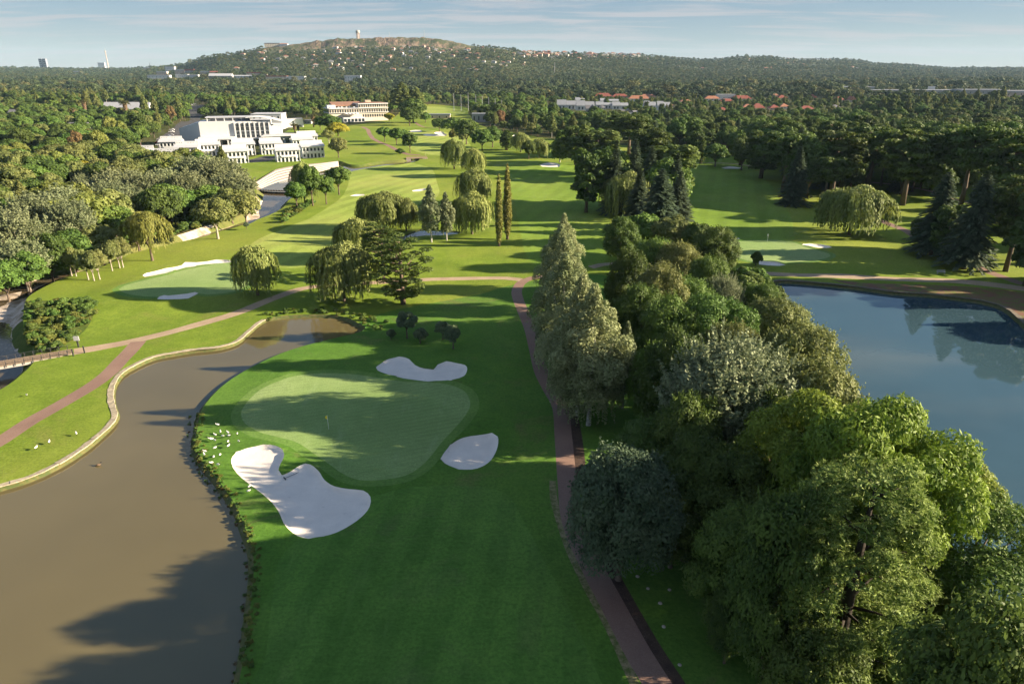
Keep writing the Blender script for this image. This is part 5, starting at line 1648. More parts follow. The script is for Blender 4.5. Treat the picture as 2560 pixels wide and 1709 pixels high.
mb = MB(); mb.box(-1, wd * .12, 3, 10, fh * 2.76, fh * 3.5); mb.build('penthouse', WHITE, club)
for lvl, x0_, n_ in ((1.95, 0, 24), (3.0, .5, 13), (.9, .55, 11)):
    for k in range(n_):
        bw = wd * (1 - x0_) / n_; x_ = wd * x0_ + k * bw
        f_ = MB(); f_.box(x_ + bw * .18, x_ + bw * .82, .7, .85, fh * lvl - .1, fh * (lvl + .58)); f_.build('window', GLASS, club)
for k in range(7):
    for lvl in (.2, 1.1, 1.95):
        f_ = MB(); f_.box(-.1, .05, 2 + k * 3.4, 4.8 + k * 3.4, fh * lvl, fh * (lvl + .65)); f_.build('window', GLASS, club)
mb = MB(); mb.box(wd * .2, wd * .56, -6.5, .79, 0, fh * .95); mb.build('terrace_wall', WHITE, club)
for k in range(6):
    f_ = MB(); x_ = wd * .2 + wd * .36 * (k + .5) / 6; f_.box(x_ - 1.3, x_ + 1.3, -6.6, -6.45, .3, fh * .7); f_.build('window', GLASS, club)
for k in range(4):
    x_ = wd * (.24 + .06 * k)
    f_ = MB(); f_.hull([(x_, -5.5, fh * 1.75), (x_, -.1, fh * 1.75), (x_, -.1, fh * 1.8), (x_, -5.5, fh * 1.8)], [(x_ + wd * .06, -5.5, fh * 1.5), (x_ + wd * .06, -.1, fh * 1.9), (x_ + wd * .06, -.1, fh * 1.95), (x_ + wd * .06, -5.5, fh * 1.55)])
    f_.build('shade_sail', WHITE2, club)
for k in range(7):
    x_ = wd * (.04 + .065 * k)
    f_ = MB(); f_.tube([(x_, 3 + k % 2 * 3, fh * 2.76), (x_, 3 + k % 2 * 3, fh * 3.0)], .1, 6); f_.add([(x_ - 1.1, 1.9 + k % 2 * 3, fh * 3.0), (x_ + 1.1, 1.9 + k % 2 * 3, fh * 3.0), (x_ + 1.1, 4.1 + k % 2 * 3, fh * 3.0), (x_ - 1.1, 4.1 + k % 2 * 3, fh * 3.0), (x_, 3 + k % 2 * 3, fh * 3.22)], [(0, 1, 4), (1, 2, 4), (2, 3, 4), (3, 0, 4), (3, 2, 1, 0)])
    pr_ = f_.build('parasol', WHITE, None); pr_.parent = club
BLD_KEEP.append((Xa - 14, Ya - 22, Xb + 8, Yb + 34))
# --- single buildings: px0, px1, ybase, ytop(wall), roofpx, wall, roof, kind, name, label
def by_px(px0, px1, yb, yw, yr, wall, roof, kind, name, label, dep=10, rz=0.0, cat='house', windows=4, storeys=1, group=None, far=False):
    if far:
        X0, Y, z = hit((px0 + px1) / 2, yb)
        w_ = (px1 - px0) / FPX * (Y * CT + (CAM_H - z) * ST)
        h_ = height_at(X0, Y, yw) - z; r_ = height_at(X0, Y, yr) - height_at(X0, Y, yw)
        X = X0
    else:
        X, Y, w_, h_ = span(px0, px1, yb, yw); z = 0
        r_ = height_at(X, Y, yr) - height_at(X, Y, yw)
    return simple_house(name, label, X, Y + dep / 2, z, w_, dep, max(h_, 2.2), max(r_, .3), wall, roof, rz, kind, group, cat, windows, storeys)
by_px(259, 373, 282, 273, 256, WHITE, WHITE2, 'gable', 'school_hall', 'long white building with a sloping roof behind two palms', 12, 0, 'hall', 9)
by_px(169, 216, 326, 318, 307, WHITE, GREYR, 'gable', 'house', 'white gabled house with a dark roof in the left woodland', 9)
by_px(231, 265, 328, 320, 317, GREYW, GREYR, 'flat', 'house', 'low grey roofed building right of the white gabled house', 8)
by_px(283, 342, 342, 331, 327, CREAM, TANR, 'flat', 'house', 'tan flat roofed building left of the car park', 9, 0, 'house', 5)
by_px(22, 43, 296, 284, 274, WHITE, GREYR, 'gable', 'house', 'white house with grey roof at the left edge', 9)
for i_, (a_, b_, y_) in enumerate([(60, 84, 352), (128, 150, 300), (96, 116, 262), (200, 226, 360), (12, 34, 430), (140, 162, 372), (240, 262, 232), (60, 80, 236)]):
    by_px(a_, b_, y_, y_ - 8, y_ - 14, [WHITE, CREAM][i_ % 2], [GREYR, ORNR, BROWNR][i_ % 3], 'hip', 'house', ['house half hidden below the dark hedge line', 'house between the tall palms and the left edge', 'small house in the upper left woods', 'house above the tall yellow green tree', 'house near the left edge beside the court', 'house left of the thin brown tree', 'house beyond the long white building', 'far house near the left skyline'][i_], 9, .2 * (i_ % 3), 'house', 3)
by_px(-4, 20, 340, 331, 328, WHITE, WHITE2, 'flat', 'house', 'white wall at the left edge of the woodland', 6)
by_px(207, 246, 492, 478, 460, WHITE, ORNR, 'gable', 'house', 'white house with a terracotta roof left of the stream', 8, .25)
by_px(180, 212, 488, 478, 466, CREAM, BROWNR, 'gable', 'house', 'brown roofed house beside the terracotta roofed one', 8, .25)
by_px(110, 132, 474, 464, 459, WHITE, GREYR, 'flat', 'house', 'small white outbuilding below the green court', 5)
X, Y = P(88, 400)
mb = MB(); mb.box(-26, 26, -7, 7, -.2, .12); o = mb.build('sports_court', plain('court_surface', (0.22, 0.33, 0.22), .8, .05), None, (X, Y, 0)); tag(o, 'pale green sports court in the left woodland', 'court')
X, Y = P(40, 446)
for a in [(762, 778, 310, 303, 300, GREYW, GREYR, 'flat', 'store_shed', 'grey shed at the left end of the clubhouse', 6),
          (1055, 1125, 297, 289, 285, PINKW, PALER, 'flat', 'range_shelter', 'long low shelter along the practice field', 7),
          (1180, 1226, 306, 287, 284, GREYW, PALER, 'flat', 'open_pavilion', 'open pavilion with a pale flat roof among the trees', 10)]:
    by_px(*a, cat='pavilion')
# terraces of townhouses
rows_ = [(1392, 1440, 274, 262, 246), (1440, 1486, 276, 264, 248), (1500, 1547, 262, 252, 244), (1489, 1530, 272, 262, 252), (1530, 1571, 274, 264, 252), (1609, 1640, 274, 264, 249), (1642, 1676, 276, 264, 250), (1438, 1462, 256, 250, 242)]
for i, (a, b, yb, yw, yr) in enumerate(rows_):
    X, Y, w_, h_ = span(a, b, yb, yw)
    r_ = height_at(X, Y, yr) - height_at(X, Y, yw)
    n = max(2, int(w_ / 9)); o = empty('townhouse_row', (X, Y, -.2), 0)
    tag(o, ['white townhouse row, leftmost of the grey roofed rows', 'white townhouse row, second from the left', 'townhouse row just below the red roofs', 'townhouse row in the middle of the estate', 'townhouse row right of the middle one in the estate', 'pale roofed row left of the tall cypress', 'pale roofed row right of the tall cypress', 'small townhouse row behind the leftmost ones'][i], 'townhouses', 'grey roofed townhouse rows')
    u = w_ / n
    for k in range(n):
        x0_ = -w_ / 2 + u * k
        f_ = MB(); f_.box(x0_ + .01, x0_ + u - .01, .2 * (k % 2), 9, 0, h_); f_.build('wall', WHITE, o)
        f_ = MB(); f_.gable(x0_ + .1, x0_ + u - .1, -.6, 9.6, h_ + .003, h_ + max(r_ * .8, 3.0) - (1.2 if k % 2 else 0)); f_.build('roof', PALER, o)
        f_ = MB(); f_.box(x0_ + u * .25, x0_ + u * .42, .2 * (k % 2) - .05, .2 * (k % 2) + .1, 1, h_ * .75); f_.build('window', GLASS, o)
        f_ = MB(); f_.box(x0_ + u * .62, x0_ + u * .78, .2 * (k % 2) - .05, .2 * (k % 2) + .1, 1, h_ * .75); f_.build('window', GLASS, o)
    keepbox(X, Y + 5, w_ / 2, 6, 22)
gab = [(1464, 1476, 282, 272, 263), (1474, 1488, 283, 273, 262), (1498, 1503, 272, 268, 264), (1504, 1512, 274, 270, 265), (1472, 1484, 291, 285, 278), (1535, 1548, 290, 285, 277), (1548, 1562, 291, 283, 274), (1562, 1580, 288, 281, 272), (1580, 1594, 286, 282, 278), (1418, 1436, 296, 290, 285), (1442, 1454, 298, 293, 289), (1370, 1382, 278, 272, 268), (1345, 1358, 264, 258, 252), (1284, 1296, 250, 246, 238)]
for i, (a, b, yb, yw, yr) in enumerate(gab):
    by_px(a, b, yb, yw, yr, WHITE, GREYR, 'gable', 'gabled_house', 'small white gabled house in the estate below the red roofs', 7, [0, 1.57, .5][i % 3], 'house', 2, 1, 'white gabled houses of the estate')
red = [(1487, 1530, 247, 241, 233), (1530, 1571, 248, 242, 235), (1571, 1625, 254, 247, 239), (1505, 1540, 238, 234, 228), (1560, 1600, 236, 232, 226), (1600, 1640, 247, 242, 236), (1396, 1410, 238, 235, 231), (1364, 1386, 218, 215, 211), (1762, 1800, 252, 247, 240), (1830, 1879, 252, 247, 239), (1800, 1835, 258, 253, 247), (1855, 1885, 277, 271, 261), (1880, 1912, 276, 270, 259), (1787, 1822, 281, 276, 269),
       (1922, 1950, 246, 241, 234), (1945, 1968, 250, 245, 238), (1925, 1950, 275, 270, 262), (1950, 1974, 272, 267, 259), (2000, 2037, 278, 273, 265), (2022, 2043, 250, 245, 236), (1978, 2000, 244, 240, 234), (1128, 1172, 206, 203, 198), (1180, 1240, 208, 205, 199), (1000, 1024, 212, 209, 204), (945, 965, 200, 197, 192), (1090, 1110, 222, 219, 214), (1700, 1730, 258, 254, 249), (1655, 1685, 268, 264, 258), (2085, 2112, 256, 250, 242), (2232, 2262, 268, 264, 259)]
for i, (a, b, yb, yw, yr) in enumerate(red):
    by_px(a, b, yb, yw, yr, [CREAM, PINKW, WHITE][i % 3], [REDR, REDR, ORNR][i % 3], 'hip', 'red_roofed_house', 'house with a red tiled roof among the garden trees', 12, 0, 'house', 3, 1, 'red roofed houses on the plain')
for i, a in enumerate([(1658, 1682, 242, 236, 232, 'white block house behind the red roofs'), (1792, 1838, 250, 243, 236, 'white mansion left of the dark red roofs on the right'), (1422, 1448, 206, 200, 195, 'white building alone in the trees below the hill'), (1028, 1048, 188, 184, 182, 'small white building at the foot of the hill'), (1113, 1138, 242, 236, 230, 'white building beyond the practice field'), (1884, 1905, 226, 222, 218, 'small white house on the right of the plain'), (2108, 2124, 292, 285, 281, 'blue white wall in the right woods')]):
    by_px(*a[:5], WHITE, WHITE2, 'flat', 'white_house', a[5], 10, 0, 'house', 4, 2)
by_px(2119, 2142, 256, 250, 241, CREAM, ORNR, 'gable', 'gabled_house', 'cream gabled house facing the course on the right', 10, 1.57, 'house', 1)
by_px(2078, 2100, 275, 268, 262, GREYW, GREYR, 'hip', 'house', 'grey roofed house left of the grey bushy tree on the right', 9)
wh = [(2110, 2185, 232, 224, 217, WHITE, 'white warehouse at the left end of the long row'), (2185, 2290, 238, 228, 225, GREYW, 'grey warehouse with wall panels'), (2290, 2400, 240, 229, 225, GREYW, 'long pale roofed warehouse behind the woods'), (2400, 2510, 244, 228, 224, GREYW, 'warehouse with dark doors near the right edge'), (2510, 2620, 252, 232, 227, PINKW, 'tall warehouse cut by the right edge')]
for a in wh:
    o = by_px(a[0], a[1], a[2], a[3], a[4], a[5], PALER, 'flat', 'warehouse', a[6], 30, 0, 'warehouse', 7, 2)
by_px(2436, 2482, 250, 245, 242, WHITE, WHITE2, 'flat', 'shed', 'white low shed in front of the warehouses', 8, 0, 'shed', 3)
by_px(2275, 2300, 245, 240, 238, WHITE, WHITE2, 'flat', 'shed', 'small white roof in front of the warehouse row', 8, 0, 'shed', 3)
X, Y = P(2325, 238); z0_, z1_ = height_at(X, Y, 224), height_at(X, Y, 216)
o = empty('billboard', (X, Y, 0)); tag(o, 'pale blank billboard above the warehouses', 'billboard')
mb = MB(); mb.box(-7, 7, -.2, .2, z0_, z1_); mb.build('panel', WHITE, o)
mb = MB(); mb.box(-.5, .5, -.19, .19, 0, z0_ - .003); mb.build('post', GREYW, o)
# commercial strip at the foot of the hill
com = [(370, 425, 202, 190, 188, WHITE, 'white flat block, leftmost of the business district'), (392, 418, 190, 181, 179, PINKW, 'pink block above the leftmost white one'), (414, 437, 180, 169, 167, WHITE, 'tallest white block of the business district'), (438, 462, 186, 176, 174, PINKW, 'pinkish block right of the tallest one'), (462, 486, 184, 177, 173, GREYW, 'red roofed grey block in the business district'),
       (440, 470, 197, 189, 186, WHITE, 'white low block with dark roof pieces'), (470, 496, 198, 190, 187, WHITE, 'white block beside a round tree in the business district'), (501, 524, 188, 181, 178, PINKW, 'pinkish hall left of the big shed roof'), (522, 580, 198, 190, 184, GREYW, 'big shed with a pale pitched roof'), (524, 545, 185, 181, 178, CREAM, 'row with orange roof above the big shed'),
       (585, 632, 196, 190, 188, WHITE, 'long white wall building right of the big shed'), (617, 666, 190, 183, 181, PINKW, 'barracks like building with many windows'), (665, 717, 198, 192, 190, CREAM, 'low tan building right of the barracks like one'), (717, 762, 202, 193, 191, WHITE, 'white building at the right end of the business district'), (862, 902, 205, 192, 189, WHITE, 'white cluster among trees below the cliff'), (780, 818, 202, 198, 196, WHITE, 'low white roofs between the business district and the cliff'),
       (360, 378, 176, 171, 169, CREAM, 'yellowish block on the left skyline'), (245, 262, 165, 160, 157, WHITE, 'white building beside the leaning mast'), (185, 205, 185, 180, 178, CREAM, 'small building in the far left trees'), (330, 352, 182, 178, 176, WHITE, 'small white building left of the business district')]
for a in com:
    by_px(a[0], a[1], a[2], a[3], a[4], a[5], REDR if 'red roof' in a[6] or 'orange' in a[6] or 'barracks' in a[6] else WHITE2, 'gable' if 'shed' in a[6] and 'left' not in a[6] else 'flat', 'commercial_building', a[6], 16, 0, 'building', 6, 2, None, True)
# hillside houses
HS = []
rh = np.random.default_rng(21)
spots = [(650, 108, 1.6), (672, 112, 1.2), (688, 118, 1.2)]
for _ in range(185):
    spots.append((rh.uniform(590, 1330), 118 + 60 * rh.uniform(0, 1) ** 1.2, rh.uniform(.6, 1.3)))
for _ in range(55):
    spots.append((rh.uniform(1300, 1640), rh.uniform(130, 150), rh.uniform(.8, 1.5)))
for _ in range(150):
    spots.append((rh.uniform(1300, 1600), rh.uniform(129, 143), rh.uniform(1.3, 2.0)))
for _ in range(40):
    spots.append((rh.uniform(1640, 2400), rh.uniform(148, 176), rh.uniform(.7, 1.4)))
protos_h = []
for i in range(6):
    mbw = MB(); mbw.box(-6, 6, -4.5, 4.5, -3, 4.6)
    if i % 2: mbw.box(-9.5, -6.003, -3, 3.5, -3, 2.8)
    wm = mbw.mesh('hill_house_wall', [WHITE, CREAM, WHITE, PINKW, CREAM, WHITE][i])
    mbr = MB(); mbr.hip(-6, 6, -4.5, 4.5, 4.603, 6.8, .6) if i != 4 else mbr.box(-6.4, 6.4, -4.9, 4.9, 4.603, 5.0)
    if i % 2: mbr.hip(-9.5, -6.2, -3, 3.5, 2.803, 4.2, .2)
    rm = mbr.mesh('hill_house_roof', [ORNR, REDR, GREYR, ORNR, WHITE2, BROWNR][i])
    mw = MB()
    for k in range(4): mw.box(-5 + 2.8 * k, -3.6 + 2.8 * k, -4.56, -4.4, 1, 3.2)
    protos_h.append((wm, rm, mw.mesh('hill_house_windows', GLASS)))
nplaced = 0
for (px_, py_, s_) in spots:
    X, Y, z = hit(px_, py_)
    if Y > 6000 or Y < 1500: continue
    if 640 < px_ < 1180 and py_ < 112: continue
    _, t__, rk__, _p = hill_h([X], [Y])
    if rk__[0] > .05 or nplaced > 290 or (t__[0] > .9 and px_ < 1200 and px_ > 700): continue
    if any(abs(X - a) < 18 and abs(Y - b) < 26 for a, b in HS): continue
    HS.append((X, Y)); nplaced += 1
    wm, rm, gm = protos_h[rh.integers(6)]
    zone = 'below the cliff of the big hill' if px_ < 1200 else ('along the saddle right of the big hill' if px_ < 1640 else 'on the low hills to the right')
    o = empty('hillside_house', (X, Y, z + .8), rh.uniform(-.4, .4), s_ * 1.05)
    tag(o, 'small pale house %s' % zone, 'house', 'houses %s' % zone)
    for nm, me in (('wall', wm), ('roof', rm), ('window', gm)):
        c = link(nm, me, o)
    BLD_KEEP.append((X - 7 * s_, Y - 12, X + 7 * s_, Y + 7))
# white institution on the left shoulder
X, Y, z = hit(680, 118)
simple_house('hilltop_mansion', 'pale mansion on the left shoulder of the big hill', X, Y + 10, z, 60, 16, 12, 3, CREAM, GREYR, .1, 'flat', None, 'mansion', 9, 3)
X, Y, z = hit(708, 117)
simple_house('hilltop_mansion', 'stepped pale mansion right of the shoulder one', X, Y + 10, z, 34, 14, 9, 3, WHITE, ORNR, 0, 'hip', None, 'mansion', 6, 2)
# water tower
X, Y = 0, 0
Dd = 3060.0
def on_hill(px, D):
    X = (px - 1280) / FPX * D * CT * 1.0
    return X, D, float(hill_h([X], [D])[0][0])
X, Y, z = on_hill(901, 3020)
zt = height_at(X, Y, 76)
o = empty('water_tower', (X, Y, z - 1)); tag(o, 'water tower with a round tank on top of the cliff', 'water tower')
hh_ = zt - z + 1
mb = MB(); mb.tube([(0, 0, hh_ * .66), (0, 0, hh_ * .70), (0, 0, hh_ * .92), (0, 0, hh_)], [3, 8.5, 8.5, 6], 18); mb.build('tank', CONC, o)
for k in range(8):
    a = k * math.pi / 4; f_ = MB(); f_.tube([(6.5 * math.cos(a), 6.5 * math.sin(a), 0), (6 * math.cos(a), 6 * math.sin(a), hh_ * .7)], .8, 5); f_.build('leg', PINKW, o)
mb = MB(); mb.tube([(0, 0, 0), (0, 0, hh_ * .66)], 2, 8); mb.build('shaft', PINKW, o)
# leaning looking mast and twin towers and spire far left
X, Y, z = hit(270, 158, 1200, 5200); X, Y = P(270, 168.3 + 2); Y = 5000; X = (271 - 1280) / FPX * Y * CT; z = float(hill_h([X], [Y])[0][0])
zt = height_at(X, Y, 122); zm = height_at(X, Y, 131)
X *= 1.0
o = empty('telecom_tower', (X, Y, z)); tag(o, 'tall thin telecom tower on the far left horizon', 'tower')
mb = MB(); mb.tube([(0, 0, 0), (0, 0, zm - z)], [3.6, 2.2], 10); mb.build('shaft', PINKW, o)
mb = MB(); mb.tube([(0, 0, zm - z), (0, 0, zm - z + 7), (0, 0, zm - z + 11)], [4.4, 4.4, 2], 12); mb.build('pod', CONC, o)
mb = MB(); mb.tube([(0, 0, zm - z + 14), (0, 0, zt - z)], [1.2, .5], 6); mb.build('antenna', CONC, o)
for i, pxx in enumerate((106, 116)):
    Y = 5000; X = (pxx - 1280) / FPX * Y * CT; z = float(hill_h([X], [Y])[0][0]); zt = height_at(X, Y, 147)
    o = empty('tower_block', (X, Y, z - 5)); tag(o, ['left one of the twin dark tower blocks on the horizon', 'right one of the twin dark tower blocks on the horizon'][i], 'tower block', 'twin tower blocks')
    mb = MB(); mb.box(-10, 10, -10, 10, 0, zt - z + 5); mb.build('wall', plain('tower_wall', (.22, .24, .30), .6, .05, .05), o)
    for k in range(6):
        f_ = MB(); zz0 = (zt - z + 5) * (k + .15) / 6; f_.box(-8.5, 8.5, -10.3, -9.9, zz0, zz0 + (zt - z + 5) / 6 * .55); f_.build('window_band', GLASS, o)
X, Y, z = hit(375, 166); zt = height_at(X, Y, 155)
o = empty('church_spire', (X, Y, z)); tag(o, 'thin dark spire on the left skyline', 'church')
mb = MB(); mb.tube([(0, 0, 0), (0, 0, max(5, (zt - z) * .5)), (0, 0, max(12, zt - z))], [4, 3, .3], 8); mb.build('spire', DARK, o)
for i, (px_, pyt) in enumerate(((978, 81), (1064, 75), (1386, 156))):
    X, Y, z = on_hill(px_, 3030) if i < 2 else hit(1386, 182)
    zt = height_at(X, Y, pyt)
    o = MB().tube([(0, 0, -1), (0, 0, zt - z)], [1.3, .5], 5).build('radio_mast', GREYW, None, (X, Y, z)); tag(o, ['short mast right of the water tower', 'thin mast at the right end of the cliff', 'lattice mast standing in the trees below the hill'][i], 'mast')
# net poles of the practice range
for px_, yt in ((1135, 234), (1153, 236), (1171, 232), (1190, 236), (1206, 240), (1222, 243), (1238, 246), (1254, 250), (1066, 272)):
    X, Y = P(px_, 277 if px_ > 1100 else 290); h = height_at(X, Y, yt)
    o = MB().tube([(0, 0, -.2), (0, 0, h)], [.32, .22], 6).build('net_pole', PALER, None, (X, Y, 0)); tag(o, 'tall pale pole of the practice range net', 'pole', 'net poles of the practice range')
    BLD_KEEP.append((X - 3, Y - 10, X + 3, Y + 2))
# --- terraced stone wall (gabions) beside the weir pool
lo = [(652, 471), (672, 463), (695, 454), (716, 448), (736, 443), (770, 436), (803, 428), (847, 415)]
up = [(630, 462), (662, 441), (690, 424), (712, 419), (735, 415), (770, 411), (803, 408), (846, 403)]
gw = empty('gabion_wall', (0, 0, 0)); tag(gw, 'curved stepped stone terraces between villas and weir pool', 'retaining wall')
NS = 5
for k in range(NS):
    f0, f1 = k / NS, (k + 1) / NS
    for i in range(len(lo) - 1):
        def pt(j, f):
            a = P(*lo[j], -1.2); b = P(*up[j], .6)
            return (a[0] + (b[0] - a[0]) * f, a[1] + (b[1] - a[1]) * f)
        q_ = [pt(i, f0), pt(i + 1, f0), pt(i + 1, f1), pt(i, f1)]
        cxq = sum(p[0] for p in q_) / 4; cyq = sum(p[1] for p in q_) / 4
        q_ = [(cxq + (p[0] - cxq) * .985, cyq + (p[1] - cyq) * .995) for p in q_]
        zt = -1.3 + 2.0 * (k + 1) / NS
        mb = MB(); mb.prism(q_, -3.2, zt); mb.build('stone_block', STONE, gw)
# weir
Xa, Ya = P(650, 476, -1.2); Xb, Yb = P(722, 478, -1.2)
o = empty('weir', ((Xa + Xb) / 2, (Ya + Yb) / 2, 0), math.atan2(Yb - Ya, Xb - Xa)); tag(o, 'dark low weir across the stream', 'weir')
wl = math.hypot(Xb - Xa, Yb - Ya) / 2
mb = MB(); mb.box(-wl - 1, wl + 1, -.5, .5, -2.6, -.9); mb.build('wall', DARK, o)
for k in range(12):
    x_ = -wl + 2 * wl * k / 11; f_ = MB(); f_.box(x_ - .08, x_ + .08, -.6, -.503, -2.6, -.7); f_.build('post', GREYW, o)
# upper pool water
up_poly = smooth_poly(W([(652, 476), (672, 463), (700, 453), (736, 443), (803, 428), (847, 416), (900, 416), (960, 408), (1035, 399), (1035, 404), (960, 414), (900, 424), (820, 448), (760, 474), (722, 480)], -1.0), 4.0)
sheet('weir_pool_water', up_poly, -1.1, M['murk'], 'still brown water above the weir')
# small stone bridge below the clubhouse
Xa, Ya = P(1016, 397); Xb, Yb = P(1068, 396)
o = empty('small_bridge', ((Xa + Xb) / 2, (Ya + Yb) / 2, 0), math.atan2(Yb - Ya, Xb - Xa)); tag(o, 'small stone and timber bridge over the stream below the far green', 'bridge')
wl = math.hypot(Xb - Xa, Yb - Ya) / 2
mb = MB(); mb.box(-wl, wl, -2.0, 2.0, .25, .6); mb.build('deck', WOODD, o)
for s_ in (-1, 1):
    f_ = MB(); f_.box(-wl, wl, s_ * 2 - .1, s_ * 2 + .1, 1.2, 1.35); f_.build('handrail', WOODD, o)
    f_ = MB(); f_.box(s_ * wl * .8 - 1.4, s_ * wl * .8 + 1.4, -2.3, 2.3, -2.6, .248); f_.build('pier', STONE, o)
# footbridge at the left
Xa, Ya = P(-40, 917, .2); Xb, Yb = P(180, 879, .2)
o = empty('footbridge', (Xa, Ya, 0), math.atan2(Yb - Ya, Xb - Xa)); tag(o, 'pale timber footbridge with thin railing over the stream', 'bridge')
wl = math.hypot(Xb - Xa, Yb - Ya)
nb_ = 60
for k in range(nb_):
    f_ = MB(); x0_ = wl * k / nb_; f_.box(x0_ + .03, x0_ + wl / nb_ - .03, -1.45, 1.45, .22 + .01 * (k % 3), .32); f_.build('deck_board', WOODD, o)
mb = MB(); mb.box(0, wl, -1.3, -1.0, -.35, .218); mb.box(0, wl, 1.0, 1.3, -.35, .218); mb.build('beam', CONC, o)
for s_ in (-1, 1):
    for k in range(10):
        x_ = wl * (k + .5) / 10; f_ = MB(); f_.box(x_ - .05, x_ + .05, s_ * 1.5 - .045, s_ * 1.5 + .045, -.1, 1.15); f_.build('railing_post', DARK, o)
    f_ = MB(); f_.tube([(0, s_ * 1.5, 1.1), (wl, s_ * 1.5, 1.1)], .035, 5); f_.tube([(0, s_ * 1.5, .7), (wl, s_ * 1.5, .7)], .02, 4); f_.build('rail', DARK, o)
for px_, py_ in ((184, 891), (212, 883)):
    X, Y = P(px_, py_); o = MB().box(-.09, .09, -.09, .09, -.1, 1.5).build('bollard', DARK, None, (X, Y, 0)); tag(o, 'dark post at the right end of the footbridge' if px_ < 200 else 'short dark post beside the tan path', 'post')
# stone edging of the pond (left shore) and the lake
def edging(poly_src, name, mat, label, w0, z0, z1, closed=False):
    c = smooth_poly(W(poly_src, z1), 1.0 if name == 'pond_edging' else 1.6, closed)
    o = empty(name, (0, 0, 0)); tag(o, label, 'stone edging')
    NSEG = 6
    for i in range(0, len(c) - 1, NSEG):
        seg = c[i:i + NSEG + 1]
        mb = MB()
        n = len(seg)
        vs = []
        for j, (x, y) in enumerate(seg):
            a = Vector(seg[max(j - 1, 0)]); b = Vector(seg[min(j + 1, n - 1)])
            d = (b - a).normalized(); nx, ny = -d.y, d.x
            wj = w0 * random.uniform(.85, 1.15)
            for u_, z_ in ((wj * .5, z1 - .02), (wj * .45, z1 + random.uniform(.04, .12)), (-wj * .4, z1 + random.uniform(-.02, .08)), (-wj * .75, z0)):
                vs.append((x + nx * u_, y + ny * u_, z_))
        fs = [(j * 4 + k, j * 4 + k + 1, (j + 1) * 4 + k + 1, (j + 1) * 4 + k) for j in range(n - 1) for k in range(3)]
        mb.add(vs, fs); mb.build('stone_course', mat, o)
    return o
LST = plain('pale_edging_stone', (0.50, 0.43, 0.31), 0.9, 0.25, 2.2)
DST = plain('dark_edging_stone', (0.20, 0.17, 0.13), 0.9, 0.3, 1.5)
edging(Fv([(605,733),(590,742),(566,762),(540,783),(500,795),(450,800),(400,808),(350,818),(310,835),(276,855),(256,885),(253,915),(258,935),(262,955),(242,982),(190,1025),(130,1063),(60,1095),(0,1113),(-120,1150)]), 'pond_edging', LST, 'curving pale stone edge along the far shore of the near pond', 1.05, -.75, .02)
edging(Fv([(2560,900),(2420,800),(2352,740),(2310,706),(2260,690),(2200,681),(2130,673),(2050,668),(1960,656),(1860,646),(1790,642),(1757,647)]), 'lake_edging', DST, 'dark stone edge along the far shore of the blue lake', 1.2, -.9, .0)
# stone wall along the far side of the stream
sw = empty('stone_wall', (0, 0, 0)); tag(sw, 'low rough stone wall along the far bank of the stream', 'wall')
pl = smooth_poly(W([(-60, 716), (0, 703), (70, 681), (126, 671), (168, 663), (213, 651), (238, 646), (300, 631)], -.5), 2.0, False)
for i in range(0, len(pl) - 1, 2):
    a = Vector(pl[i]); b = Vector(pl[min(i + 2, len(pl) - 1)])
    if (b - a).length < .3: continue
    d = (b - a).normalized(); n_ = Vector((-d.y, d.x)) * .6
    hh_ = random.uniform(.35, .7)
    mb = MB(); q_ = [tuple(a - n_), tuple(b - n_ - d * .06), tuple(b + n_ - d * .06), tuple(a + n_)]
    mb.prism(q_, -2.6, hh_); mb.build('stone_block', STONE, sw)
# --- small things
YEL = plain('yellow_cloth', (0.75, 0.6, 0.03), .7, .02); REDC = plain('red_cloth', (.6, .08, .05), .7, .02); WPOLE = plain('flag_pole', (.8, .8, .75), .4, .02)
for px_, py_, hgt, mt, lb in ((822, 1075, 2.3, YEL, 'yellow flag on its pin on the near putting green'), (1918, 606, 2.4, WHITE, 'white flag on the green above the blue lake'), (577, 672, 2.3, WHITE, 'white flag at the far corner of the green by the stream'), (1063, 392, 2.2, YEL, 'tiny flag by the small bridge'), (918, 327, 2.3, WHITE, 'white flag beside the clubhouse path')):
    X, Y = P(px_, py_); z = surf_z(X, Y)
    o = empty('golf_flag', (X, Y, z)); tag(o, lb, 'flag')
    MB().tube([(0, 0, -.1), (0, 0, hgt)], .028, 6).build('pole', WPOLE, o)
    fb = MB()
    fb.hull([(0, -.01, hgt - .62), (0, .01, hgt - .62), (0, .01, hgt), (0, -.01, hgt)], [(-.16, .02, hgt - .60), (-.16, .04, hgt - .60), (-.14, .04, hgt - .08), (-.14, .02, hgt - .08)])
    fb.hull([(-.16, .02, hgt - .60), (-.16, .04, hgt - .60), (-.14, .04, hgt - .08), (-.14, .02, hgt - .08)], [(-.30, -.01, hgt - .52), (-.30, .01, hgt - .52), (-.32, .01, hgt - .22), (-.32, -.01, hgt - .22)])
    fb.build('cloth', mt, o)
X, Y = P(197, 869); o = empty('tee_sign', (X, Y, 0), .1); tag(o, 'white sign board on a post near the footbridge', 'sign')
MB().box(-.12, .12, -.1, .1, -.1, 1.5).build('post', DARK, o); MB().box(-.5, .5, -.14, -.06, 1.5, 2.4).build('board', WHITE, o); MB().box(-.6, .6, -.4, .4, -.05, .12).build('base', CONC, o)
# rake in the big bunker
X, Y = P(712, 1193); o = empty('bunker_rake', (X, Y, surf_z(X, Y) + .05), math.radians(38)); tag(o, 'dark rake lying in the large kidney shaped bunker', 'rake')
MB().tube([(0, 0, .05), (1.9, 0, .25)], .03, 5).build('handle', DARK, o); MB().box(-.08, .03, -.35, .35, 0, .1).build('head', DARK, o)
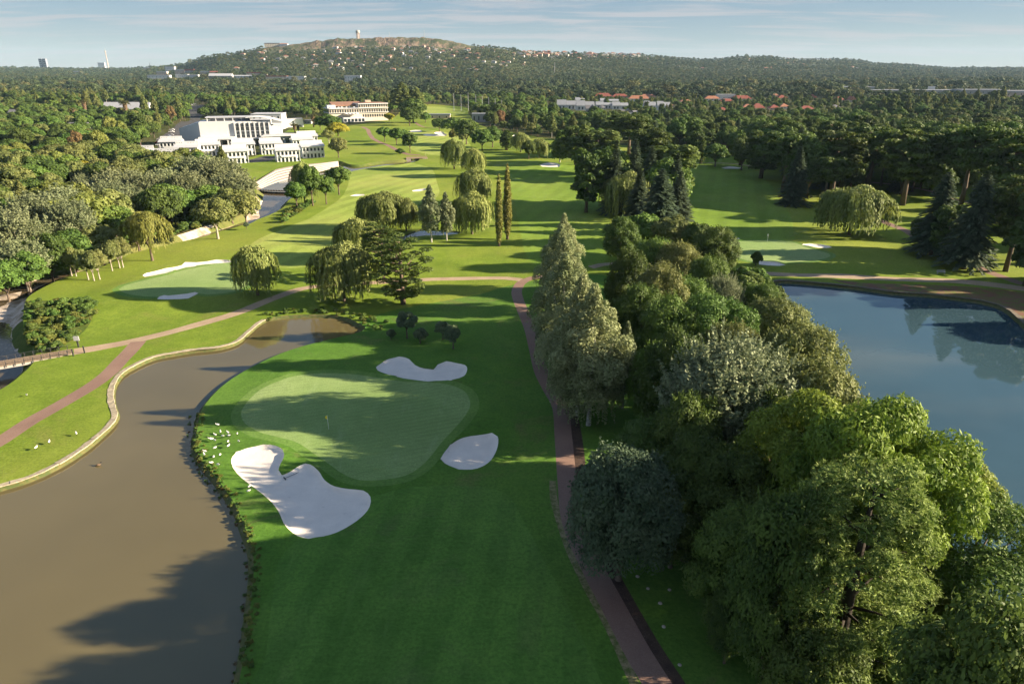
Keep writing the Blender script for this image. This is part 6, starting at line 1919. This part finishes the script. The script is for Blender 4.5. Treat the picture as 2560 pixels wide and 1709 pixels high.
# birds
BW = plain('white_feathers', (.85, .84, .80), .8, .03); BB = plain('black_feathers', (.03, .03, .035), .6, .05); BG = plain('brown_feathers', (.22, .15, .10), .8, .1)
def bird_mesh(white=True):
    mb = MB()
    mb.tube([(-.42, 0, .42), (-.30, 0, .45), (-.12, 0, .50), (.08, 0, .53), (.22, 0, .56), (.30, 0, .66), (.33, 0, .80), (.38, 0, .88), (.45, 0, .88), (.56, 0, .80), (.62, 0, .70)],
            [.02, .09, .15, .16, .11, .06, .045, .055, .04, .018, .01], 8, 0)
    for s_ in (-1, 1):
        mb.tube([(0, s_ * .06, .42), (.02, s_ * .06, .2), (0, s_ * .06, .0), (.08, s_ * .06, 0)], [.03, .016, .014, .012], 5, 1)
    n = len(mb.f)
    for i, f in enumerate(mb.f):
        xs_ = sum(mb.v[j][0] for j in f) / len(f); zs_ = sum(mb.v[j][2] for j in f) / len(f)
        if xs_ > .31 or xs_ < -.33: mb.m[i] = 1
    return mb.mesh('bird_body', [BW, BB] if white else [BG, BB], True)
BM = bird_mesh()
birds = [(67, 989, 'ibis standing alone on the grass strip left of the pond, upper one'), (192, 1088, 'ibis on the mower lines above the pale stone edge'), (124, 1108, 'left ibis of the pair above the pale stone edge'), (91, 1122, 'lowest ibis on the left grass strip'),
         (545, 1067, ''), (552, 1085, ''), (571, 1088, ''), (558, 1095, ''), (594, 1091, ''), (526, 1101, ''), (530, 1102, ''), (538, 1105, ''), (539, 1092, ''), (573, 1095, ''), (571, 1109, ''), (598, 1110, ''), (572, 1119, ''), (538, 1124, ''), (513, 1133, ''), (511, 1139, ''), (551, 1142, ''), (535, 1147, ''), (529, 1160, ''), (546, 1166, ''), (625, 1222, 'upper ibis of the two left of the large bunker'), (623, 1233, 'lower ibis of the two left of the large bunker')]
for x_, y_, lb in birds:
    X, Y = P(x_, y_); z = surf_z(X, Y)
    o = link('ibis', BM, None, (X, Y, z), random.uniform(0, 6.28)); o.scale = (.78,) * 3
    tag(o, lb or 'white ibis in the flock on the slope between pond and near green', 'bird', None if lb else 'flock of white ibises')
X, Y = P(246, 1163, -.5); o = link('duck', bird_mesh(False), None, (X, Y, -.9), .3); tag(o, 'small brown duck swimming on the near pond', 'duck')
# parked cars
CP = [plain('car_paint_%d' % i, c, .3, .02) for i, c in enumerate([(.6, .6, .62), (.75, .75, .75), (.12, .16, .24), (.55, .04, .04), (.3, .3, .33), (.08, .08, .09)])]
TYR = plain('tyre', (.02, .02, .02), .8, .02)
prof_ = [(-2.1, .35), (-2.15, .75), (-1.9, .95), (-1.3, 1.02), (-.75, 1.45), (.75, 1.48), (1.45, 1.0), (2.05, .88), (2.15, .6), (2.1, .35)]
bm_ = MB(); bm_.hull([(x, -.85, z) for x, z in prof_], [(x, .85, z) for x, z in prof_]); 
gm_ = MB(); gm_.hull([(-1.2, -.87, 1.0), (-.72, -.87, 1.38), (.72, -.87, 1.40), (1.3, -.87, 1.02)], [(-1.2, .87, 1.0), (-.72, .87, 1.38), (.72, .87, 1.40), (1.3, .87, 1.02)])
tm_ = MB(); tm_.tube([(0, -.1, 0), (0, .1, 0)], .33, 12)
car_b = [bm_.mesh('car_body', c) for c in CP]; car_g = gm_.mesh('car_glass', GLASS); car_t = tm_.mesh('car_tyre', TYR)
cars = [(430, 326, 0), (429, 332, 1), (427, 338, 4), (420, 342, 2), (416, 346, 2), (420, 348, 5), (396, 358, 3), (398, 365, 1), (400, 350, 0), (466, 262, 1), (478, 264, 0), (487, 262, 1), (472, 266, 4)]
cl_ = ['silver car in the upper car park row', 'pale car second in the car park row', 'grey car third in the car park row', 'blue car beside the lower hedge of the car park', 'dark blue car in the middle of the car park', 'black car near the hotel wall', 'red car parked at the end of the car park', 'white car parked below the red one', 'silver car above the red one']
for i, (x_, y_, c_) in enumerate(cars):
    X, Y = P(x_, y_); o = empty('parked_car', (X, Y, surf_z(X, Y) + .01), .15); tag(o, cl_[i] if i < 9 else 'light coloured car parked at the top of the road', 'car', 'parked cars at the hotel' if i < 9 else 'cars parked at the top of the road')
    link('body', car_b[c_], o); link('side_window', car_g, o)
    for sx in (-1.35, 1.35):
        for sy in (-.8, .8):
            link('wheel', car_t, o, (sx, sy, .33))
    BLD_KEEP.append((X - 6, Y - 14, X + 6, Y + 5))
# stones in the lawn beside the path
for x_, y_, r_ in ((1594, 1438, .35), (1620, 1467, .3), (1651, 1502, .35), (1674, 1470, .3), (1616, 1367, .28), (1660, 1560, .3), (1700, 1655, .3)):
    X, Y = P(x_, y_); mb = MB(); mb.tube([(0, 0, -.1), (0, 0, .05), (0, 0, .1)], [r_ * .75, r_ * .6, r_ * .3], 7); o = mb.build('boulder', STONE, None, (X, Y, surf_z(X, Y)), True); tag(o, 'small pale stone on the shaded lawn right of the path', 'stone', 'stones on the shaded lawn')
for x_, y_, lb in ((2352, 684, 'pale bench ring on the grass above the lake path'), (1746, 400, 'white shelter frame at the far end of the right fairway')):
    X, Y = P(x_, y_); o = empty('bench', (X, Y, 0)); tag(o, lb, 'bench')
    MB().box(-1.1, 1.1, -.25, .25, .42, .5).build('seat', PALER, o)
    for s_ in (-.9, .9): MB().box(s_ - .06, s_ + .06, -.2, .2, -.05, .418).build('leg', PALER, o)
    MB().box(-1.1, 1.1, .22, .28, .6, .95).build('backrest', PALER, o)
# ------------------------------------------------------------------ scattered woodland
PROTO_COL = {}
def gn_scatter(name, pts, keys, label):
    """pts rows: x, y, z, height, width, rot ; instances of whole-tree meshes picked at random"""
    cname = 'source_' + '_'.join(keys)
    if cname not in PROTO_COL:
        c = bpy.data.collections.new(cname)
        for k in keys:
            if k in PROTO:
                ob = bpy.data.objects.new(k, joined_mesh(k))
            else:
                ob = bpy.data.objects.new(k, FAR[k])
            c.objects.link(ob)
        PROTO_COL[cname] = c
    pts = np.asarray(pts, np.float32)
    me = bpy.data.meshes.new(name)
    me.vertices.add(len(pts)); me.vertices.foreach_set('co', pts[:, :3].ravel())
    for nm, cols in (('hs', 3), ('ws', 4), ('rot', 5)):
        a = me.attributes.new(nm, 'FLOAT', 'POINT'); a.data.foreach_set('value', np.ascontiguousarray(pts[:, cols]))
    me.update()
    o = link(name, me)
    tag(o, label, None, None, 'stuff')
    ng = bpy.data.node_groups.new(name + '_nodes', 'GeometryNodeTree')
    ng.interface.new_socket('Geometry', in_out='INPUT', socket_type='NodeSocketGeometry')
    ng.interface.new_socket('Geometry', in_out='OUTPUT', socket_type='NodeSocketGeometry')
    gi = ng.nodes.new('NodeGroupInput'); go = ng.nodes.new('NodeGroupOutput')
    ci = ng.nodes.new('GeometryNodeCollectionInfo')
    ci.inputs['Collection'].default_value = PROTO_COL[cname]
    ci.inputs['Separate Children'].default_value = True
    ci.inputs['Reset Children'].default_value = True
    ip = ng.nodes.new('GeometryNodeInstanceOnPoints')
    ip.inputs['Pick Instance'].default_value = True
    def attr(nm):
        n = ng.nodes.new('GeometryNodeInputNamedAttribute'); n.data_type = 'FLOAT'
        n.inputs['Name'].default_value = nm
        return n.outputs['Attribute']
    cs = ng.nodes.new('ShaderNodeCombineXYZ'); cr = ng.nodes.new('ShaderNodeCombineXYZ')
    ws = attr('ws')
    ng.links.new(ws, cs.inputs[0]); ng.links.new(ws, cs.inputs[1]); ng.links.new(attr('hs'), cs.inputs[2])
    ng.links.new(attr('rot'), cr.inputs[2])
    er = ng.nodes.new('FunctionNodeEulerToRotation')
    ng.links.new(cr.outputs[0], er.inputs[0])
    ng.links.new(gi.outputs[0], ip.inputs['Points'])
    ng.links.new(ci.outputs[0], ip.inputs['Instance'])
    ng.links.new(er.outputs[0], ip.inputs['Rotation'])
    ng.links.new(cs.outputs[0], ip.inputs['Scale'])
    ng.links.new(ip.outputs[0], go.inputs[0])
    md = o.modifiers.new('scatter', 'NODES'); md.node_group = ng
    return o
JOINED = {}
def joined_mesh(k):
    if k in JOINED:
        return JOINED[k]
    pr = PROTO[k]
    cr, tr = pr['crown'], pr['trunk']
    def arr(me):
        V = np.empty(len(me.vertices) * 3, np.float32); me.vertices.foreach_get('co', V)
        return V.reshape(-1, 3)
    Vc = arr(cr); Fc = np.arange(len(Vc)).reshape(-1, 4)
    tn = np.empty(len(Fc), np.float32); cr.attributes['tint'].data.foreach_get('value', tn)
    Vt = arr(tr)
    Ft = [tuple(p.vertices) for p in tr.polygons if len(p.vertices) == 4]
    Ft = np.array(Ft, int) + len(Vc)
    me = mesh_np(k + '_whole', np.concatenate([Vc, Vt]), np.concatenate([Fc, Ft]), [cr.materials[0], tr.materials[0]],
                 mi=np.concatenate([np.zeros(len(Fc), int), np.ones(len(Ft), int)]), tint=np.concatenate([tn, np.zeros(len(Ft))]))
    JOINED[k] = me
    return me
# far, few-leaf trees (unit height)
FAR = {}
FM = {
 'fa': leaf_mat('far_dark_foliage', (0.026, 0.048, 0.022), (0.062, 0.092, 0.038), val=.35),
 'fb': leaf_mat('far_mid_foliage', (0.040, 0.066, 0.024), (0.092, 0.122, 0.045), val=.3),
 'fc': leaf_mat('far_olive_foliage', (0.075, 0.085, 0.028), (0.145, 0.145, 0.055), val=.25)}
for i in range(7):
    L = Leaves()
    nl = 9 + i
    tall = (.5, .45, .5, .42, .5, .26, .40)[i]
    c, r = lobes_round(tall, .12, 1.0, nl, .48, low=-.4)
    fill_lobes(L, c, r, 420, .062, .9, .6, 1.2, .5, .35)
    FAR['far%d' % i] = L.mesh('far_tree_%d' % i, FM[['fa', 'fb', 'fa', 'fb', 'fc', 'fa', 'fb'][i]])
total = []
for zi, (zn, (poly, spc, hr, kinds)) in enumerate(ZONES.items()):
    A = scatter_zone(poly, spc, hr, 100 + zi)
    rg = np.random.default_rng(200 + zi)
    for x_, y_ in A:
        kd = kinds[rg.integers(len(kinds))]
        ks = KEYS[kd]
        dz_ = math.hypot(x_, y_)
        fac = 1 - (.48 if zn == 'right_woods' else .2) * min(1, max(0, (y_ - 380) / 260))
        total.append([float(x_), float(y_), ks[rg.integers(len(ks))], rg.uniform(*hr) * fac, zn, kd, rg.uniform(0, 6.28)])
arr_ = np.array([(t[0], t[1]) for t in total])
pxs, pys = proj(arr_[:, 0], arr_[:, 1], np.full(len(arr_), 8.0))
vis = (pxs > -60) & (pxs < 2620) & (pys > 0) & (pys < 1700)
d_ = np.hypot(arr_[:, 0], arr_[:, 1]) + np.where(vis, 0, 1e5)
order = np.argsort(d_)
NIND = 215
DESC = {'silver': 'pale grey green tree', 'dark': 'dark green rounded tree', 'mid': 'leafy green tree', 'olive': 'olive toned tree', 'pine': 'dark pine tree', 'spruce': 'pointed dark conifer', 'yellowgreen': 'yellow green tree'}
ZDESC = {'silver': 'pale grey green tree', 'left_woods': 'in the woodland left of the stream', 'hotel_woods': 'in the woods behind the hotel and clubhouse', 'right_woods': 'in the dark woods behind the right fairway',
         'right_edge': 'at the wood edge right of the right fairway', 'park_trees': 'on the sunlit lawn behind the tall conifers', 'offscreen_right': 'on the far side of the blue lake'}
LMK = {
 'left_woods': [('the bright yellow tree', 223, 460), ('the tall yellow green tree', 252, 420), ('the long white building', 315, 300), ('the car park', 430, 345), ('the left villas', 340, 425), ('the green court', 88, 405), ('the white gabled house', 190, 330), ('the terracotta roofed house', 225, 490), ('the stone wall', 100, 665), ('the yellow willow', 380, 640), ('the left edge', -20, 520), ('the tan roofed building', 312, 345), ('the silver poplar clump', 80, 560), ('the weedy bank', 450, 560)],
 'hotel_woods': [('the clubhouse', 900, 300), ('the hotel', 600, 330), ('the practice field', 1090, 290), ('the palm pair', 740, 318), ('the open pavilion', 1203, 305), ('the double bunker', 1070, 345)],
 'right_woods': [('the conifer cluster', 1560, 420), ('the right fairway end', 1750, 405), ('the huge willow', 2110, 560), ('the tall cypress', 1625, 315), ('the oval bunker', 1370, 410), ('the right edge', 2520, 400), ('the gabled estate', 1500, 300), ('the warehouses', 2300, 300), ('the tall conifers', 2330, 480), ('the dark red roofs', 1950, 300), ('the clearing', 2150, 430)]}
SHORT = {'left_woods': 'left woods', 'hotel_woods': 'woods behind the hotel', 'right_woods': 'right woods', 'right_edge': 'edge of the right woods', 'park_trees': 'sunlit lawn trees', 'offscreen_right': 'trees beyond the lake'}
rest = {}
for n_, i in enumerate(order):
    x_, y_, key, h, zn, kd, rz = total[i]
    if n_ < NIND and vis[i]:
        gx_, gy_ = proj(x_, y_, 0.0)
        lm = min(LMK.get(zn, LMK['right_woods']), key=lambda t: math.hypot(t[1] - gx_, (t[2] - gy_) * 2.2))
        side = 'left of' if gx_ < lm[1] - 28 else ('right of' if gx_ > lm[1] + 28 else ('behind' if gy_ < lm[2] else 'in front of'))
        size_ = ('tall ' if h > 15.5 else ('low ' if h < 11.2 else '')) if kd != 'yellowgreen' else ''
        if 'edge' in lm[0]: side = 'near'
        place_tree(key, x_, y_, h, h / PROTO[key]['h'] * random.uniform(.9, 1.2), '%s%s %s %s, in the %s' % (size_, DESC[kd], side, lm[0], SHORT[zn]), 'trees ' + ZDESC[zn], rz)
    else:
        rest.setdefault(zn, []).append((x_, y_, gz(x_, y_) - .1, h, rz, kd))
WNAME = {'left_woods': 'woodland', 'hotel_woods': 'woodland', 'right_woods': 'woodland', 'right_edge': 'woodland', 'park_trees': 'woodland', 'offscreen_right': 'woodland'}
for zn, L_ in rest.items():
    for grp, ks, kinds in (('dark', ['dark0', 'dark1', 'mid0', 'mid1', 'mid2', 'olive0'], ('dark', 'mid', 'olive', 'yellowgreen', 'silver')), ('pine', ['pine0', 'pine1', 'pine2', 'cedar0'], ('pine', 'spruce'))):
        sel = [t for t in L_ if t[5] in kinds]
        if not sel: continue
        mh = np.mean([PROTO[k]['h'] for k in ks])
        gn_scatter('woodland', [(t[0], t[1], t[2], t[3] / mh, t[3] / mh * 1.05, t[4]) for t in sel], ks, 'mass of %s trees %s' % ({'dark': 'leafy', 'pine': 'pine'}[grp], ZDESC[zn]))
# plain between the course and the hills, near part (240..1200 m) not covered by zones
rg = np.random.default_rng(5)
def band(y0, y1, sp0, sp1, xr, hmin, hmax):
    out = []
    y_ = y0
    while y_ < y1:
        s_ = sp0 + (sp1 - sp0) * (y_ - y0) / (y1 - y0)
        n = int(2 * xr * y_ / s_)
        x_ = (np.arange(n) + rg.uniform(-.42, .42, n)) * s_ - xr * y_
        yy = y_ + rg.uniform(-.45, .45, n) * s_
        out.append(np.stack([x_, yy, rg.uniform(hmin, hmax, n) * (1 + .45 * np.clip(fbm(x_, yy, .012, 6, 2), -1, 1))], 1))
        y_ += s_ * .92
    return np.concatenate(out)
NB = band(330, 1195, 13, 13.5, 0.98, 8, 14.5)
golf_or = inside(GOLF, NB[:, 0], NB[:, 1])
keep = ~golf_or
for zn, (poly, *_r) in ZONES.items():
    keep &= ~inside(W(poly), NB[:, 0], NB[:, 1])
for op in OPEN: keep &= ~inside(op, NB[:, 0], NB[:, 1])
for (bx0, by0, bx1, by1) in BLD_KEEP:
    keep &= ~((NB[:, 0] > bx0) & (NB[:, 0] < bx1) & (NB[:, 1] > by0) & (NB[:, 1] < by1))
for (a, b, r) in OCC:
    keep &= np.hypot(NB[:, 0] - a, NB[:, 1] - b) > r * .8 + 2
NB = NB[keep]
pxn, pyn = proj(NB[:, 0], NB[:, 1], np.zeros(len(NB)))
sub_ = (pxn > 1080) & (pyn < 300) & ((pxn < 2160) | (pyn < 262))
NB[:, 2] *= np.where(sub_, .58, 1.0)
ks = ['dark0', 'mid0', 'mid1', 'olive0', 'dark2', 'mid2', 'gum0', 'yellowgreen0', 'pine2']
mh = np.mean([PROTO[k]['h'] for k in ks])
gn_scatter('suburb_trees', np.column_stack([NB[:, 0], NB[:, 1], np.zeros(len(NB)) - .1, NB[:, 2] / mh, NB[:, 2] / mh * rg.uniform(.85, 1.25, len(NB)), rg.uniform(0, 6.28, len(NB))]), ks, 'mass of garden trees between the course and the hills')
FBp = np.concatenate([band(1200, 2100, 13.5, 14.5, .86, 7.5, 14), band(2100, 3300, 14, 16, .86, 7, 13), band(3300, 6200, 20, 34, .86, 9, 18)])
hz_, t_, rk_, px_ = hill_h(FBp[:, 0], FBp[:, 1])
keep = rk_ < .15
D_ = np.interp(px_, _dx, _dd)
keep &= FBp[:, 1] < D_ + 60
dry_ = np.interp(px_, [600, 700, 1150, 1220, 1340, 1480, 1620, 1680, 1900, 2120, 2160], [.5, .95, .95, .1, .3, .85, .5, .2, .5, .5, 0]) * sstep(t_, .74, .90)
keep &= rg.uniform(0, 1, len(FBp)) > dry_ * .85
for (bx0, by0, bx1, by1) in BLD_KEEP:
    keep &= ~((FBp[:, 0] > bx0) & (FBp[:, 0] < bx1) & (FBp[:, 1] > by0) & (FBp[:, 1] < by1))
FBp = FBp[keep]; hz_ = hz_[keep]; t_ = t_[keep]
hh = FBp[:, 2] * (1 - .35 * sstep(t_, .02, .3)) * np.where(rg.uniform(0, 1, len(FBp)) > .93, 1.5, 1)
for nm, m in (('plain_woodland', FBp[:, 1] < 2000), ('hillside_woodland', FBp[:, 1] >= 2000)):
    gn_scatter(nm, np.column_stack([FBp[m, 0], FBp[m, 1], hz_[m] - .3, hh[m], hh[m] * rg.uniform(.9, 1.5, m.sum()), rg.uniform(0, 6.28, m.sum())]), list(FAR), {'plain_woodland': 'trees packed across the plain below the hills', 'hillside_woodland': 'trees covering the far hills'}[nm])
# undergrowth
def blob_scatter(name, poly, spacing, hr, keys, label, prob=1.0, seed=3, zoff=-.05):
    r2 = np.random.default_rng(seed)
    q_ = np.array(poly); x0, y0 = q_.min(0); x1, y1 = q_.max(0)
    gx, gy = np.meshgrid(np.arange(x0, x1, spacing), np.arange(y0, y1, spacing))
    gx = gx.ravel() + r2.uniform(-.5, .5, gx.size) * spacing; gy = gy.ravel() + r2.uniform(-.5, .5, gy.size) * spacing
    m = inside(poly, gx, gy) & (r2.uniform(0, 1, gx.size) < prob)
    gx, gy = gx[m], gy[m]
    gz = ground_h(gx, gy)
    h = r2.uniform(*hr, len(gx))
    mh_ = np.mean([PROTO[k]['h'] for k in keys])
    return gn_scatter(name, np.column_stack([gx, gy, gz + zoff, h / mh_, h / mh_ * r2.uniform(.9, 1.5, len(gx)), r2.uniform(0, 6.28, len(gx))]), keys, label)
SHK = ['shrub0', 'shrub1', 'shrub2']
blob_scatter('undergrowth', ISLE, 1.5, (.5, 1.7), SHK, 'tangled green undergrowth on the stream bank', .72)
BANKV = W(Fv([(448,940),(470,950),(466,1000),(478,1050),(510,1090),(545,1140),(575,1200),(600,1250),(600,1330),(590,1420),(580,1500),(575,1568),(566,1680),(530,1680),(550,1500),(560,1440),(566,1380),(572,1300),(568,1250),(553,1210),(536,1170),(512,1130),(482,1090),(452,1055),(436,1020),(440,975)]))
blob_scatter('bank_plants', BANKV, .5, (.08, .36), ['shrub2', 'shrub0', 'shrub2'], 'rough plants along the edge of the near pond', .8, 4)
RUSTY = W(Fv([(430,940),(448,940),(440,1000),(448,1040),(480,1080),(520,1130),(548,1180),(566,1250),(570,1300),(562,1400),(552,1500),(520,1620),(505,1620),(535,1500),(550,1400),(558,1300),(552,1240),(535,1190),(505,1140),(465,1090),(432,1045),(425,1000)]))
r2 = np.random.default_rng(9)
q_ = np.array(RUSTY); x0, y0 = q_.min(0); x1, y1 = q_.max(0)
gx, gy = np.meshgrid(np.arange(x0, x1, .55), np.arange(y0, y1, .55)); gx = gx.ravel() + r2.uniform(-.3, .3, gx.size); gy = gy.ravel() + r2.uniform(-.3, .3, gy.size)
m = inside(RUSTY, gx, gy) & (r2.uniform(0, 1, gx.size) < .38); gx = gx[m]; gy = gy[m]
L = Leaves(); L.add(rnd_dir(60) * np.array([.35, .35, .22]) * RNG.uniform(.3, 1, (60, 1)) + np.array([0, 0, .1]), rnd_dir(60), .07, 1.8, RNG.uniform(0, 1, 60))
FAR['rusty'] = L.mesh('rusty_weed', LM['orange'])
L = Leaves(); L.add(rnd_dir(60) * np.array([.35, .35, .3]) * RNG.uniform(.3, 1, (60, 1)) + np.array([0, 0, .15]), rnd_dir(60), .08, 1.8, RNG.uniform(0, 1, 60))
FAR['greenweed'] = L.mesh('green_weed', LM['mid'])
gn_scatter('water_plants', np.column_stack([gx, gy, np.maximum(ground_h(gx, gy), WATER_Z['pond']) - .02, r2.uniform(.3, .9, len(gx)), r2.uniform(.3, 1.0, len(gx)), r2.uniform(0, 6, len(gx))]), ['rusty', 'greenweed'], 'rusty weeds growing in the pond edge')
blob_scatter('pond_head_plants', W(Fv([(600,722),(640,712),(700,708),(760,712),(830,722),(880,735),(900,750),(870,762),(842,760),(835,745),(790,726),(700,719),(650,721),(605,735)])), 1.3, (.3, 1.0), SHK, 'grasses and shrubs at the head of the near pond', .55, 6)
blob_scatter('understorey', BELT, 2.4, (1.5, 4.5), ['shrub1', 'shrub0', 'shrub1'], 'dark understorey shrubs below the belt of trees', .75, 7)
blob_scatter('stream_shrubs', W(Fv([(640,490),(700,470),(735,460),(720,475),(690,492),(660,505),(648,515)])), 2.4, (.8, 2.2), SHK, 'shrubs beside the weir', .8, 8)
blob_scatter('stream_shrubs', W(Fv([(380,500),(440,470),(480,480),(500,505),(450,525),(400,540),(330,558),(200,590),(60,622),(0,640),(-80,660),(-80,640),(0,618),(150,596),(300,556)])), 2.2, (.8, 2.4), SHK, 'shrubs on the far side of the stream', .8, 11)
# ------------------------------------------------------------------ air
hb = MB(); hb.box(-9500, 9500, -300, 12500, -6, 330)
hm = bpy.data.materials.new('haze')
hm.use_nodes = True
hm.node_tree.nodes.clear()
pv = hm.node_tree.nodes.new('ShaderNodeVolumePrincipled')
pv.inputs['Color'].default_value = (0.50, 0.74, 1.0, 1)
pv.inputs['Density'].default_value = 0.00003
ho = hm.node_tree.nodes.new('ShaderNodeOutputMaterial')
hm.node_tree.links.new(pv.outputs[0], ho.inputs['Volume'])
tag(hb.build('haze', hm), 'thin blue haze over the far hills', None, None, 'stuff')
